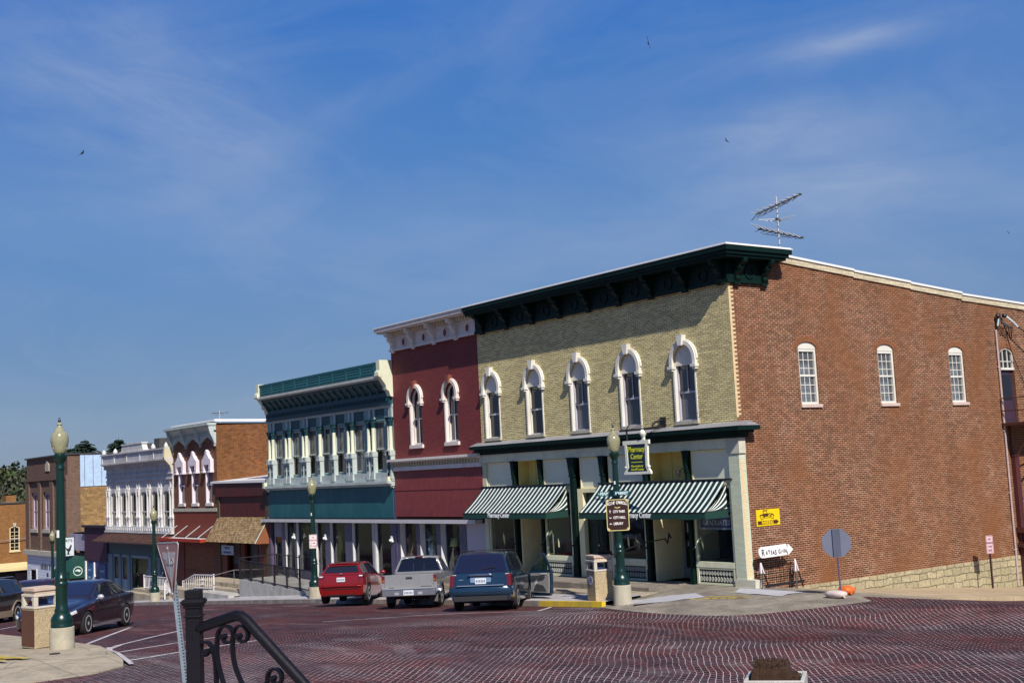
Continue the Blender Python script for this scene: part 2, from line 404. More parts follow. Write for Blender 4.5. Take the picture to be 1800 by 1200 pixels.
# ---- lettering
def text(s, size, m, parent, org, ux, uz, align='CENTER', ext=.003, bold=0, sx=1.0, name='lettering', shear=0, local=False):
    """raised lettering: org = centre point of the baseline, ux / uz = reading and up directions"""
    cu = bpy.data.curves.new(name, 'FONT'); cu.body = s; cu.size = size; cu.align_x = align; cu.extrude = ext; cu.offset = bold; cu.shear = shear
    cu.resolution_u = 3
    ob = bpy.data.objects.new('tmp', cu); COL.objects.link(ob)
    dg = bpy.context.evaluated_depsgraph_get()
    me = bpy.data.meshes.new_from_object(ob.evaluated_get(dg)); bpy.data.objects.remove(ob); me.name = name
    ux = Vector(ux).normalized(); uz = Vector(uz).normalized(); n = ux.cross(uz)
    M = Matrix((ux, uz, n)).transposed().to_4x4()
    o0 = Vector(org) - (Vector((0, 0, 0)) if local else wloc(parent))
    me.transform(Matrix.Diagonal((sx, 1, 1, 1))); me.transform(M); me.transform(Matrix.Translation(o0))
    me.materials.clear(); me.materials.append(m)
    o = bpy.data.objects.new(name, me); COL.objects.link(o); o.parent = parent
    return o
# ------------------------------------------------------------------ terrain heights
GKx=[-120,-64,-39.2,-21,-15.6,-5.9,-2,0,5,30]; GKz=[-7.5,-4.02,-2.33,-1.21,-.93,-.45,-.27,-.2,-.12,0]
GYy=[-60,-25,-19,-16,-12,-8,-6.5,-4.4,-3.9,0,4,14,40]; GYz=[.75,.65,.47,.42,.33,.17,.1,-.03,-.05,.06,-.4,-1.27,-3.4]
def G(x, y): return float(np.interp(x, GKx, GKz) + np.interp(y, GYy, GYz))     # road surface
KERB = -3.9
# ------------------------------------------------------------------ ground materials
def road_mat():
    m, t, b = _new('street_brick'); setp(b, .8, 0, .15)
    g = t.node('ShaderNodeNewGeometry').outputs['Position']
    # slow wander of the courses
    nz = t.node('ShaderNodeTexNoise'); nz.inputs['Scale'].default_value = .36; nz.inputs['Detail'].default_value = 1.5; t.link(g, nz.inputs['Vector'])
    wob = t.node('ShaderNodeVectorMath', operation='MULTIPLY_ADD'); t.link(nz.outputs['Color'], wob.inputs[0]); wob.inputs[1].default_value = (.42, .42, 0); t.link(g, wob.inputs[2])
    nz2 = t.node('ShaderNodeTexNoise'); nz2.inputs['Scale'].default_value = 3.2; nz2.inputs['Detail'].default_value = 2; t.link(g, nz2.inputs['Vector'])
    wob2 = t.node('ShaderNodeVectorMath', operation='MULTIPLY_ADD'); t.link(nz2.outputs['Color'], wob2.inputs[0]); wob2.inputs[1].default_value = (.045, .045, 0); t.link(wob.outputs[0], wob2.inputs[2])
    P = wob2.outputs[0]
    def bk(rot, ms):
        mp = t.mapping(P, rot=(0, 0, rot))
        x = t.node('ShaderNodeTexBrick'); x.offset = .5
        t.link(mp, x.inputs['Vector'])
        x.inputs['Color1'].default_value = (.056, .022, .026, 1); x.inputs['Color2'].default_value = (.034, .017, .024, 1); x.inputs['Mortar'].default_value = (0, 0, 0, 1)
        x.inputs['Scale'].default_value = 1; x.inputs['Brick Width'].default_value = .23; x.inputs['Row Height'].default_value = .112
        x.inputs['Mortar Size'].default_value = ms; x.inputs['Mortar Smooth'].default_value = .2
        return x
    A = bk(radians(-136), .0068)          # courses running across the crossing
    B = bk(radians(-46), .0075)           # courses turned the other way
    Cc = bk(radians(90), .006)            # main street
    sp = t.node('ShaderNodeSeparateXYZ'); t.link(g, sp.inputs[0]); X, Y = sp.outputs[0], sp.outputs[1]
    s = t.math('ADD', t.math('MULTIPLY', X, -.72), t.math('MULTIPLY', Y, .69))
    s = t.math('ADD', s, t.math('MULTIPLY', t.math('SUBTRACT', t.noise(g, .22, 2), .5), 4.2))
    u = t.math('ADD', t.math('MULTIPLY', X, .69), t.math('MULTIPLY', Y, .72))
    s2 = t.math('ADD', s, t.math('MULTIPLY', t.math('MAXIMUM', t.math('SUBTRACT', u, 1.0), 0), .55))
    def box(v, a, bb, soft=.25):
        lo = t.math('MULTIPLY', t.math('SUBTRACT', v, a), 1/soft); hi = t.math('MULTIPLY', t.math('SUBTRACT', bb, v), 1/soft)
        k = t.node('ShaderNodeClamp'); t.link(t.math('MINIMUM', lo, hi), k.inputs[0]); return k.outputs[0]
    solid = t.math('MAXIMUM', box(s2, -7.8, -3.4), box(s2, -17.2, -11.6))
    east = box(X, -2.6, 90, 1.5)
    # in the turned courses only the end joints hold pale sand: rows of dots
    mpb = t.mapping(P, rot=(0, 0, radians(-46))); spb = t.node('ShaderNodeSeparateXYZ'); t.link(mpb, spb.inputs[0])
    rowb = t.math('FLOOR', t.math('DIVIDE', spb.outputs[1], .112))
    uu = t.math('FRACT', t.math('ADD', t.math('DIVIDE', spb.outputs[0], .23), t.math('MULTIPLY', t.math('MODULO', rowb, 2), .5)))
    dots = t.math('MAXIMUM', t.math('MULTIPLY', t.math('LESS_THAN', uu, .13), t.math('LESS_THAN', t.math('FRACT', t.math('DIVIDE', spb.outputs[1], .112)), .42)), t.math('MULTIPLY', B.outputs['Fac'], .12))
    fac = t.mix(solid, dots, A.outputs['Fac']); colr = t.mix(solid, B.outputs[0], A.outputs[0])
    fac = t.mix(east, Cc.outputs['Fac'], fac); colr = t.mix(east, Cc.outputs[0], colr)
    base = t.mix(fac, colr, (.045, .03, .032))
    # broad colour drift: redder and greyer courses
    n1 = t.noise(g, .35, 6, .6, .4)
    base = t.mix(t.ramp(n1, [(.42, (0, 0, 0)), (.60, (.8, .8, .8))]), base, t.mix(1.0, base, (1.75, .95, .72), 'MULTIPLY'))
    n1b = t.noise(t.mapping(g, scale=(.5, 1.4, 1), rot=(0, 0, .5)), .8, 7, .65, .6)
    base = t.mix(t.ramp(n1b, [(.5, (0, 0, 0)), (.75, (.55, .55, .55))]), base, (.085, .066, .075))
    # oil and tyre darkening along the lanes, odd replaced pavers
    n6 = t.noise(t.mapping(g, scale=(.25, 1.5, 1)), .7, 6, .6, .3); base = t.mix(t.ramp(n6, [(.50, (0, 0, 0)), (.70, (.6, .6, .6))]), base, t.mix(1.0, base, (.5, .5, .55), 'MULTIPLY'))
    vo = t.node('ShaderNodeTexVoronoi'); vo.inputs['Scale'].default_value = 5.5; t.link(P, vo.inputs['Vector']); vs_ = t.node('ShaderNodeSeparateColor'); t.link(vo.outputs['Color'], vs_.inputs[0])
    base = t.mix(.55, base, t.mix(1.0, base, t.ramp(vs_.outputs[0], [(0, (.5, .5, .5)), (.5, (1, .95, .95)), (1, (1.75, 1.45, 1.4))]), 'MULTIPLY'))
    # pale sand and salt packed into the joints, patchy, strongest in the crossing
    n2 = t.noise(g, .55, 5, .6); n3 = t.noise(g, 7, 3, .6)
    js = t.math('MULTIPLY', fac, t.ramp(n2, [(.33, (.25, .25, .25)), (.55, (1, 1, 1))]))
    js = t.math('MULTIPLY', js, t.ramp(n3, [(.30, (.3, .3, .3)), (.55, (1, 1, 1))]))
    js = t.math('MULTIPLY', js, t.math('ADD', t.math('MULTIPLY', east, .66), .20))
    base = t.mix(js, base, (.55, .49, .48))
    # drifts of pale dust
    n4 = t.noise(t.mapping(g, scale=(.55, 1.2, 1), rot=(0, 0, radians(-44))), .5, 9, .72, .9)
    n5 = t.noise(g, 22, 4, .7)
    du = t.math('MULTIPLY', t.ramp(n4, [(.55, (0, 0, 0)), (.74, (1, 1, 1))]), t.ramp(n5, [(.38, (0, 0, 0)), (.66, (1, 1, 1))]))
    base = t.mix(t.math('MULTIPLY', du, .68), base, (.42, .37, .37))
    t.link(base, b.inputs['Base Color'])
    bn = t.node('ShaderNodeBump'); bn.inputs['Strength'].default_value = .35; bn.inputs['Distance'].default_value = .012; bn.invert = True
    t.link(t.math('ADD', fac, t.math('MULTIPLY', n5, .6)), bn.inputs['Height']); t.link(bn.outputs[0], b.inputs['Normal'])
    return m
ROAD = road_mat()
CONC = mat('pavement_concrete', (.36, .345, .36), .9, .22, .7, bump=.25, dirt=((.22, .19, .17), .5), joint=1.6)
CONC_TAN = mat('tan_concrete', (.36, .30, .215), .9, .25, .8, bump=.25, dirt=((.20, .165, .125), .6), joint=1.8)
CONC_BROWN = mat('brown_concrete', (.215, .185, .15), .9, .3, .9, bump=.3, dirt=((.12, .10, .085), .6))
CONC_WHITE = mat('new_concrete', (.38, .37, .39), .85, .12, .9)
KERBM = mat('kerb_stone', (.20, .17, .15), .9, .35, 2.5, bump=.4, dirt=((.40, .38, .37), .5))
YELP = mat('yellow_paint', (.62, .43, .02), .7, .2, 3, dirt=((.30, .24, .12), .55))
WHITEP = mat('road_paint', (.46, .43, .44), .8, .2, 5, dirt=((.16, .10, .11), .75))
EARTH = mat('bare_earth', (.10, .095, .06), 1, .3, .05)

def sheet(name, xs, ys, zf, m, kind='structure'):
    V = [(x, y, zf(x, y)) for y in ys for x in xs]; n = len(xs)
    F = [(j*n+i, j*n+i+1, (j+1)*n+i+1, (j+1)*n+i) for j in range(len(ys)-1) for i in range(n-1)]
    mb = MB(); mb.add(V, F); o = mb.build(name, m, smooth='all'); tag(o, kind=kind); return o
# ground to the horizon; the land climbs to a wooded rise beyond the town
def gz(x, y):
    z = G(max(min(x, 40), -120), max(min(y, 40), -60)) - .3
    if y > 40: z -= min((y-40)*.05, 3)
    d = max(0, -x-175)
    return z + 15*(1-math.exp(-d/38.0)) if d > 0 else z
axs = sorted(set([-1500, -1000, -700, -500, -400, -330, -290] + list(range(-270, -110, 8)) + list(range(-110, 60, 5)) + [80, 120, 200, 400, 900]))
ays = sorted(set([-1200, -700, -400, -200, -120] + list(range(-80, 90, 5)) + [120, 180, 260, 400, 700, 1200]))
sheet('ground', axs, ays, gz, EARTH)
rxs = [x/1.0 for x in range(-130, 46, 2)] + [46, 60]; rys = [-62, -55, -48, -40, -34, -30] + [y*.5 for y in range(-56, 30)] + [15, 18, 22, 26, 30, 36, 42]
rxs = sorted(set(rxs + [-1, 1, 3, 5, -3, -5, -7]))
sheet('brick_road', rxs, rys, G, ROAD)

def strip(mb, outer, inner, n=5):
    """surface between two polylines of equal length (3-D points)"""
    V = []; F = []; k = len(outer)
    for a, b in zip(outer, inner):
        for i in range(n+1):
            q = i/n; V.append(tuple(a[c]+(b[c]-a[c])*q for c in range(3)))
    for i in range(k-1):
        for j in range(n): F.append((i*(n+1)+j, (i+1)*(n+1)+j, (i+1)*(n+1)+j+1, i*(n+1)+j+1))
    mb.add(V, F)
# --- main-street pavement, north side
xs = [-100, -90, -80, -72, -64, -58, -52, -46, -40, -36, -32, -28, -24, -20, -16, -13.3]
mb = MB(); KT = lambda x: G(x, KERB)+.16
strip(mb, [(x, KERB+.16, KT(x)) for x in xs], [(x, .5, KT(x)+.16) for x in xs], 3)
xs2 = [-13.3, -11, -9, -7, -5, -3.5, -2]
strip(mb, [(x, KERB+.16, KT(x)) for x in xs2], [(x, -2.25, KT(x)+.05) for x in xs2], 2)
tag(mb.build('pavement', CONC, smooth='all'), kind='structure')
mb = MB(); KX = xs + xs2[1:]
for i in range(len(KX)-1):
    a, b = KX[i], KX[i+1]
    n = max(1, int((b-a)/1.9))
    for k in range(n):
        p, q = a+(b-a)*k/n, a+(b-a)*(k+1)/n-.02
        y0, y1 = KERB, KERB+.16
        V = [(p, y0, G(p, y0)-.1), (q, y0, G(q, y0)-.1), (q, y1, G(q, y0)-.1), (p, y1, G(p, y0)-.1), (p, y0+.02, KT(p)+.004), (q, y0+.02, KT(q)+.004), (q, y1, KT(q)+.004), (p, y1, KT(p)+.004)]
        mb.m = 1 if (p > -5.5 and p < -1.9) else 0
        mb.add(V, [(0, 3, 2, 1), (4, 5, 6, 7), (0, 1, 5, 4), (1, 2, 6, 5), (2, 3, 7, 6), (3, 0, 4, 7)])
tag(mb.build('kerb', [KERBM, YELP]), kind='structure')
# raised terrace and step in front of the corner building
mb = MB()
mb.box(-13.3, -2.6, -1.55, .4, -1.2, -.02)
V = [(-13.3, -2.25, -1.2), (-2.2, -2.25, -1.2), (-2.2, -1.55, -1.2), (-13.3, -1.55, -1.2), (-13.3, -2.25, -.36), (-2.2, -2.25, -.13), (-2.2, -1.55, -.12), (-13.3, -1.55, -.34)]
mb.m = 1; mb.add(V, [(0, 3, 2, 1), (4, 5, 6, 7), (0, 1, 5, 4), (1, 2, 6, 5), (2, 3, 7, 6), (3, 0, 4, 7)])
tag(mb.build('terrace_step', [CONC_BROWN, CONC_TAN]), kind='structure')
# corner apron and side-street pavement
O = [(-2.2, KERB+.0), (-1.2, -4.25), (.3, -4.75), (1.6, -4.8), (2.8, -4.45), (3.7, -3.5), (4.3, -2.3), (4.8, -1.0), (5.15, .3), (5.4, 1.6), (5.55, 3), (5.6, 6), (5.6, 10), (5.6, 14), (5.6, 20), (5.6, 40)]
I = [(-2.6, .02), (-2.2, .02), (-1.8, .02), (-1.4, .02), (-.9, .02), (-.5, .02), (-.2, .02), (0, .1), (0, .6), (0, 1.6), (0, 3), (0, 6), (0, 10), (0, 14), (0, 20), (0, 40)]
def zo(x, y): return G(x, y) + (.012 if y < 1 else .012+.10*min(1, (y-1)/2.5))
def zi(x, y): return -.03 if y < .3 else G(0, y)+.14 if y > 4 else -.03+(G(0, 4)+.14+.03)*(y-.3)/3.7
mb = MB(); strip(mb, [(x, y, zo(x, y)) for x, y in O], [(x, y, zi(x, y)) for x, y in I], 6)
strip(mb, [(x, y, zo(x, y)-.3) for x, y in O], [(x, y, zo(x, y)) for x, y in O], 1)
CORNER_O, CORNER_I = O, I
def corner_z(x, y, lift=.0):
    best = 9e9; r = None
    for (a, b), (c, d) in zip(O, I):
        for k in range(0, 21):
            q = k/20; px, py = a+(c-a)*q, b+(d-b)*q
            dd = (px-x)**2+(py-y)**2
            if dd < best: best = dd; r = zo(a, b)*(1-q)+zi(c, d)*q
    return r+lift
def apron_mat():
    m, t, b = _new('apron_concrete'); setp(b, .9, 0, .25)
    g = t.node('ShaderNodeNewGeometry').outputs['Position']
    sp = t.node('ShaderNodeSeparateXYZ'); t.link(g, sp.inputs[0])
    n = t.noise(g, .9, 8, .65, .4); n2 = t.noise(g, 9, 5, .65)
    c = t.ramp(t.math('ADD', t.math('MULTIPLY', n, .7), t.math('MULTIPLY', n2, .3)), [(.34, (.105, .088, .075)), (.52, (.225, .195, .155)), (.66, (.34, .30, .24))])
    k = t.ramp(t.math('MULTIPLY', sp.outputs[1], .12), [(.05, (0, 0, 0)), (.28, (1, 1, 1))])
    c = t.mix(k, c, t.ramp(n, [(.35, (.33, .25, .15)), (.65, (.46, .36, .23))]))
    # panel joints
    br = t.node('ShaderNodeTexBrick'); br.offset = 0; t.link(g, br.inputs['Vector'])
    br.inputs['Scale'].default_value = 1; br.inputs['Brick Width'].default_value = 1.5; br.inputs['Row Height'].default_value = 1.5; br.inputs['Mortar Size'].default_value = .012
    c = t.mix(t.math('MULTIPLY', br.outputs['Fac'], .65), c, (.07, .06, .05))
    t.link(c, b.inputs['Base Color'])
    bn = t.node('ShaderNodeBump'); bn.inputs['Strength'].default_value = .3; bn.inputs['Distance'].default_value = .02
    t.link(n2, bn.inputs['Height']); t.link(bn.outputs[0], b.inputs['Normal'])
    return m
tag(mb.build('sidewalk', apron_mat(), smooth='all'), kind='structure')
# lighter slabs laid in the corner
mb = MB()
def slab(P, off=.014):
    n = 6; (a, b, c, d) = P; V = []
    for i in range(n+1):
        for j in range(n+1):
            u, w = i/n, j/n
            x = (a[0]*(1-u)+b[0]*u)*(1-w)+(d[0]*(1-u)+c[0]*u)*w; y = (a[1]*(1-u)+b[1]*u)*(1-w)+(d[1]*(1-u)+c[1]*u)*w
            V.append((x, y, corner_z(x, y, off)))
    mb.add(V, [(i*(n+1)+j, (i+1)*(n+1)+j, (i+1)*(n+1)+j+1, i*(n+1)+j+1) for i in range(n) for j in range(n)])
slab([(-.1, -.25), (.4, -1.0), (2.1, -1.05), (2.2, -.15)])
slab([(-2.0, -3.3), (-.6, -3.9), (.4, -2.1), (-.55, -1.6)])
tag(mb.build('paving_slab', CONC_WHITE, smooth='all'), kind='structure')
# --- near pavement corner (south-west), flush ramp
SWZ = lambda x, y: G(x, y) + .13*max(0, min(1, (1.7-x)/2.2))*max(0, min(1, 1 if x < -1.2 else (-18.2-y+.9)/1.2)) + .012
mb = MB()
Os = [(-60, -18.0), (-45, -18.0), (-30, -18.0), (-20, -18.0), (-12, -18.0), (-7, -18.0), (-4, -18.0), (-2.2, -18.05), (-1.4, -18.2), (.2, -18.35), (1.4, -18.75), (2.0, -19.6), (2.3, -20.8), (2.5, -23), (2.6, -27)]
Is = [(-60, -27), (-45, -27), (-30, -27), (-20, -27), (-12, -27), (-9, -27), (-7, -27), (-5.5, -27), (-4.5, -27), (-3.5, -27), (-2.5, -27), (-1.5, -27), (-.5, -27), (.5, -27), (1.2, -27.01)]
strip(mb, [(x, y, SWZ(x, y)) for x, y in Os], [(x, y, SWZ(x, y)+.02) for x, y in Is], 8)
strip(mb, [(x, y, G(x, y)-.2) for x, y in Os], [(x, y, SWZ(x, y)) for x, y in Os], 1)
tag(mb.build('near_pavement', CONC_TAN, smooth='all'), kind='structure')
# --- painted markings
def line(mb, p, q, w=.1, zf=None, off=.006, n=14):
    p, q = Vector((*p, 0)), Vector((*q, 0)); d = (q-p).normalized(); s = Vector((-d.y, d.x, 0))*w/2
    zf = zf or G; V = []
    for i in range(n+1):
        c = p+(q-p)*i/n
        for e in (c-s, c+s): V.append((e.x, e.y, zf(e.x, e.y)+off))
    mb.add(V, [(2*i, 2*i+1, 2*i+3, 2*i+2) for i in range(n)])
mb = MB()
line(mb, (-4.36, -17.9), (-10.82, -14.45), .11); line(mb, (-2.1, -18.1), (-3.8, -17.1), .16); line(mb, (-3.8, -17.1), (-7.0, -14.36), .1)
line(mb, (-1.5, -18.2), (-2.57, -16.06), .11); line(mb, (-2.57, -16.06), (-3.4, -14.2), .1); line(mb, (.4, -18.4), (-.14, -16.99), .11); line(mb, (-.14, -16.99), (-.9, -14.9), .1)
line(mb, (-17.05, -16.59), (-18.7, -15.47), .1); line(mb, (-23.7, -15.0), (-25.6, -14.1), .1); line(mb, (-1.5, -18.12), (1.3, -18.55), .1, SWZ)
line(mb, (-4.9, -11.25), (-4.11, -8.27), .08); line(mb, (-4.11, -8.27), (-1.54, -4.6), .08); line(mb, (-2.3, -5.95), (-4.2, -4.05), .11); line(mb, (-3.6, -4.45), (-1.6, -4.3), .07)
for x in (-19, -23.4, -27.5, -31.5): line(mb, (x+1.2, -6.3), (x, -4.1), .1)
tag(mb.build('road_marking', WHITEP), kind='structure')
YW = mat('worn_yellow_paint', (.50, .36, .03), .8, .25, 6, dirt=((.26, .22, .16), .9))
mb = MB()
for k in range(4): line(mb, (-2.0+.24*k, -20.6+.1*k), (-1.7+.24*k, -20.15+.1*k), .13, SWZ, .006, 4)
line(mb, (-2.2, -20.25), (-.9, -20.0), .12, SWZ, .007); line(mb, (-2.0, -20.62), (-.7, -20.4), .12, SWZ, .008)
for k in range(7): line(mb, (.2+.17*k, -2.55+.13*k), (.45+.17*k, -2.25+.13*k), .13, corner_z, .006, 3)
line(mb, (.1, -2.2), (1.2, -1.35), .10, corner_z, .007, 8)
tag(mb.build('kerb_ramp_marking', YW), kind='structure')
# --- wooden-edged steps and ramp up to the shops further down
# ------------------------------------------------------------------ building materials
CREAM_B = brick('cream_brick', (.84, .72, .365), (.71, .605, .295), (.21, .17, .105), c3=(.46, .37, .215), stain=((.42, .36, .17), .35), rowshade=.5, ms=.0105)
RED_B = brick('red_brick', (.152, .040, .018), (.082, .021, .0105), (.36, .235, .15), c3=(.055, .018, .013), wear=((.40, .25, .17), .45), stain=((.185, .068, .022), .8), rowshade=.8, ms=.011)
GREEN_D = mat('dark_green_paint', (.0012, .013, .010), .55, .25, 1.5, spec=.18)
WHITE = mat('white_paint', (.66, .64, .58), .55, .08, 2, dirt=((.45, .42, .36), .4))
CREAMP = mat('cream_paint', (.76, .69, .42), .6, .1, 2)
PALEG = mat('pale_green_paint', (.66, .66, .47), .6, .1, 1.5, dirt=((.34, .36, .27), .35))
PALEB = brick('pale_painted_brick', (.56, .60, .46), (.52, .56, .42), (.46, .50, .38), ms=.007, rowshade=.12)
YELLOWP = mat('yellow_cream_paint', (.76, .62, .20), .6, .12, 1.5)
FLASH = mat('white_metal_flashing', (.72, .72, .72), .4, .06, 1)
STONE = mat('stone_sill', (.40, .37, .30), .85, .22, 5, bump=.3)
ROOFM = mat('tar_roof', (.06, .06, .06), .9, .3, 1)
METALG = mat('grey_metal_roofing', (.24, .24, .26), .5, .2, 1.5)
G_DARK = glass('dark_window_glass', (.010, .010, .014))
G_BLUE = glass('bluish_window_glass', (.045, .05, .065))
G_GREY = glass('curtained_window_glass', (.10, .105, .125))
G_SHOP = glass('shop_window_glass', (.02, .02, .025), clear=.95)
BLACKM = mat('black_iron', (.012, .011, .012), .45, .2, 4, spec=.5)
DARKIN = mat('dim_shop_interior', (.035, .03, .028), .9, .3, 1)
CURT = mat('white_curtain', (.62, .60, .60), .9, .1, 4)
FLOORIN = mat('shop_floor', (.10, .08, .06), .7, .3, 1)

def sash_window(parent, fn, ua, ub, va, vb, rise=0, d=.14, fm=WHITE, gl=(G_DARK, G_DARK), mullion=False, bars=0, meet=.52, sill=STONE, sill_pr=.09, sill_h=.1, fw=.07, label=None, bartop=False, ext=.08):
    """double-hung window: frame part with glass / sill / glazing-bar sub-parts"""
    c = (ua+ub)/2; h = (ub-ua)/2
    mb = MB()
    n = 14
    if rise > 0:
        out = [(ua, va)] + arc(c, vb, h, rise, pi, 0, n) + [(ub, va)]
        inn = [(ua+fw, va)] + arc(c, vb, h-fw, rise-fw, pi, 0, n) + [(ub-fw, va)]
        mb.band(inn, out, d-.05, d+.05, fn)
    else:
        mb.prism([(ua, va), (ua+fw, va), (ua+fw, vb), (ua, vb)], d-.05, d+.05, fn); mb.prism([(ub-fw, va), (ub, va), (ub, vb), (ub-fw, vb)], d-.05, d+.05, fn)
        mb.prism([(ua+fw, vb-fw), (ub-fw, vb-fw), (ub-fw, vb), (ua+fw, vb)], d-.048, d+.048, fn)
    mb.prism([(ua+fw, va), (ub-fw, va), (ub-fw, va+fw*.9), (ua+fw, va+fw*.9)], d-.046, d+.046, fn)
    vm = va+(vb+rise*.6-va)*meet
    mb.prism([(ua+fw, vm-.03), (ub-fw, vm-.03), (ub-fw, vm+.03), (ua+fw, vm+.03)], d-.035, d+.03, fn)
    if mullion == 'full': mb.prism([(c-.022, va+fw*.9), (c+.022, va+fw*.9), (c+.022, vb+rise-fw*1.0), (c-.022, vb+rise-fw*1.0)], d-.03, d+.0, fn)
    elif mullion: mb.prism([(c-.016, vm+.03), (c+.016, vm+.03), (c+.016, vb-fw), (c-.016, vb-fw)], d-.03, d+.0, fn)
    w = mb.build('window', fm, parent)
    if label: w['label'] = label
    e = .005
    if rise > 0:
        P = [(ua+fw-e, vm)] + arc(c, vb, h-fw+e, rise-fw+e, pi, 0, n) + [(ub-fw+e, vm)]
    else: P = [(ua+fw-e, vm), (ua+fw-e, vb-fw+e), (ub-fw+e, vb-fw+e), (ub-fw+e, vm)]
    MB().prism(P, d+.005, d+.015, fn).build('glass', gl[0], w)
    MB().prism([(ua+fw-e, va+fw*.9), (ua+fw-e, vm), (ub-fw+e, vm), (ub-fw+e, va+fw*.9)], d+.02, d+.03, fn).build('glass', gl[1], w)
    if bars:
        mb = MB()
        for k in range(1, 3):
            x = ua+fw+(ub-ua-2*fw)*k/3; mb.prism([(x-.011, va+fw), (x+.011, va+fw), (x+.011, vb-fw), (x-.011, vb-fw)], d-.015, d+.003, fn)
        for k in (1, 2, 4, 5):
            y = va+fw+(vb-va-2*fw)*k/6; mb.prism([(ua+fw, y-.011), (ub-fw, y-.011), (ub-fw, y+.011), (ua+fw, y+.011)], d-.014, d+.002, fn)
        mb.build('glazing_bar', fm, w)
    if sill:
        MB().prism([(ua-ext, va-sill_h), (ub+ext, va-sill_h), (ub+ext, va+.002), (ua-ext, va+.002)], -sill_pr, d+.05, fn).build('sill', sill, w)
    return w
def hood(parent, c, vs, ri, rzi, th, m, key=True, pr=.12, keym=None, drop=.16, name='hood_mould'):
    """arched window hood with block ends and keystone"""
    A = [(c-ri, vs-drop)] + arc(c, vs, ri, rzi, pi, 0, 16) + [(c+ri, vs-drop)]
    B = [(c-ri-th, vs-drop)] + arc(c, vs, ri+th, rzi+th, pi, 0, 16) + [(c+ri+th, vs-drop)]
    mb = MB(); mb.band(A, B, -pr, .01, FX)
    A2 = arc(c, vs, ri+th, rzi+th, pi, 0, 16); B2 = arc(c, vs, ri+th+.035, rzi+th+.035, pi, 0, 16); mb.band(A2, B2, -pr*.6, .012, FX)
    for s in (-1, 1):
        x = c+s*(ri+th/2); mb.box(x-th*.85, x+th*.85, -pr-.05, .013, vs-drop-.09, vs-drop+.0); mb.box(x-th*.6, x+th*.6, -pr-.02, .014, vs-drop-.16, vs-drop-.09)
    o = mb.build(name, m, parent)
    if key:
        mb = MB(); z0, z1 = vs+rzi-.04, vs+rzi+th+.16
        mb.prism([(c-.075, z0), (c+.075, z0), (c+.13, z1), (c-.13, z1)], -pr-.07, .012, FX)
        mb.build('keystone', keym or m, o)
    return o
def bracket_poly(z0, z1, d):
    """side outline of a scrolled bracket as (depth-out, z)"""
    h = z1-z0
    return [(0, z0), (.10*d, z0-.02*h), (.24*d, z0+.04*h), (.30*d, z0+.13*h), (.22*d, z0+.24*h), (.30*d, z0+.36*h), (.52*d, z0+.47*h), (.62*d, z0+.58*h), (.58*d, z0+.68*h), (.70*d, z0+.76*h), (.95*d, z0+.80*h), (1.0*d, z0+.88*h), (1.0*d, z1), (0, z1)]
def bracket_front(mb, x, z0, z1, d, w, y=0):
    mb.prism(bracket_poly(z0, z1, d), x-w/2, x+w/2, lambda u, v, t: (t, y-u, v))
    mb.cyl((x-w/2-.015, y-.50*d, z0+.62*(z1-z0)), (x+w/2+.015, y-.50*d, z0+.62*(z1-z0)), .11*(z1-z0), n=12)
    mb.cyl((x-w/2-.015, y-.18*d, z0+.12*(z1-z0)), (x+w/2+.015, y-.18*d, z0+.12*(z1-z0)), .08*(z1-z0), n=10)
    mb.box(x-w/2-.03, x+w/2+.03, y-.16*d, y+.0, z0-.09, z0-.0)
def bracket_side(mb, yy, z0, z1, d, w, x=0):
    mb.prism(bracket_poly(z0, z1, d), yy-w/2, yy+w/2, lambda u, v, t: (x+u, t, v))
    mb.cyl((x+.50*d, yy-w/2-.015, z0+.62*(z1-z0)), (x+.50*d, yy+w/2+.015, z0+.62*(z1-z0)), .11*(z1-z0), n=12)
    mb.cyl((x+.18*d, yy-w/2-.015, z0+.12*(z1-z0)), (x+.18*d, yy+w/2+.015, z0+.12*(z1-z0)), .08*(z1-z0), n=10)
    mb.box(x, x+.16*d, yy-w/2-.03, yy+w/2+.03, z0-.09, z0)
def awning_sheet(parent, m, x0, x1, z0, z1, y0, y1, sag=.05, name='canvas', n=24):
    """sloping awning cloth, stripes run down the slope (u across in metric UV)"""
    mb = MB(); V = []
    nx = n; ns = 8
    for i in range(nx+1):
        u = i/nx
        for j in range(ns+1):
            q = j/ns; s = sag*sin(pi*q)*(1+.25*sin(u*9))
            V.append((x0+(x1-x0)*u, y0+(y1-y0)*q, z0+(z1-z0)*q - s*.35))
    F = [(i*(ns+1)+j, (i+1)*(ns+1)+j, (i+1)*(ns+1)+j+1, i*(ns+1)+j+1) for i in range(nx) for j in range(ns)]
    mb.add(V, F); o = mb.build(name, m, parent, smooth='all')
    for p in o.data.polygons:                                 # metric UV: x along the facade
        for li in p.loop_indices:
            vi = o.data.loops[li].vertex_index; o.data.uv_layers[0].data[li].uv = (V[vi][0], V[vi][2])
    return o

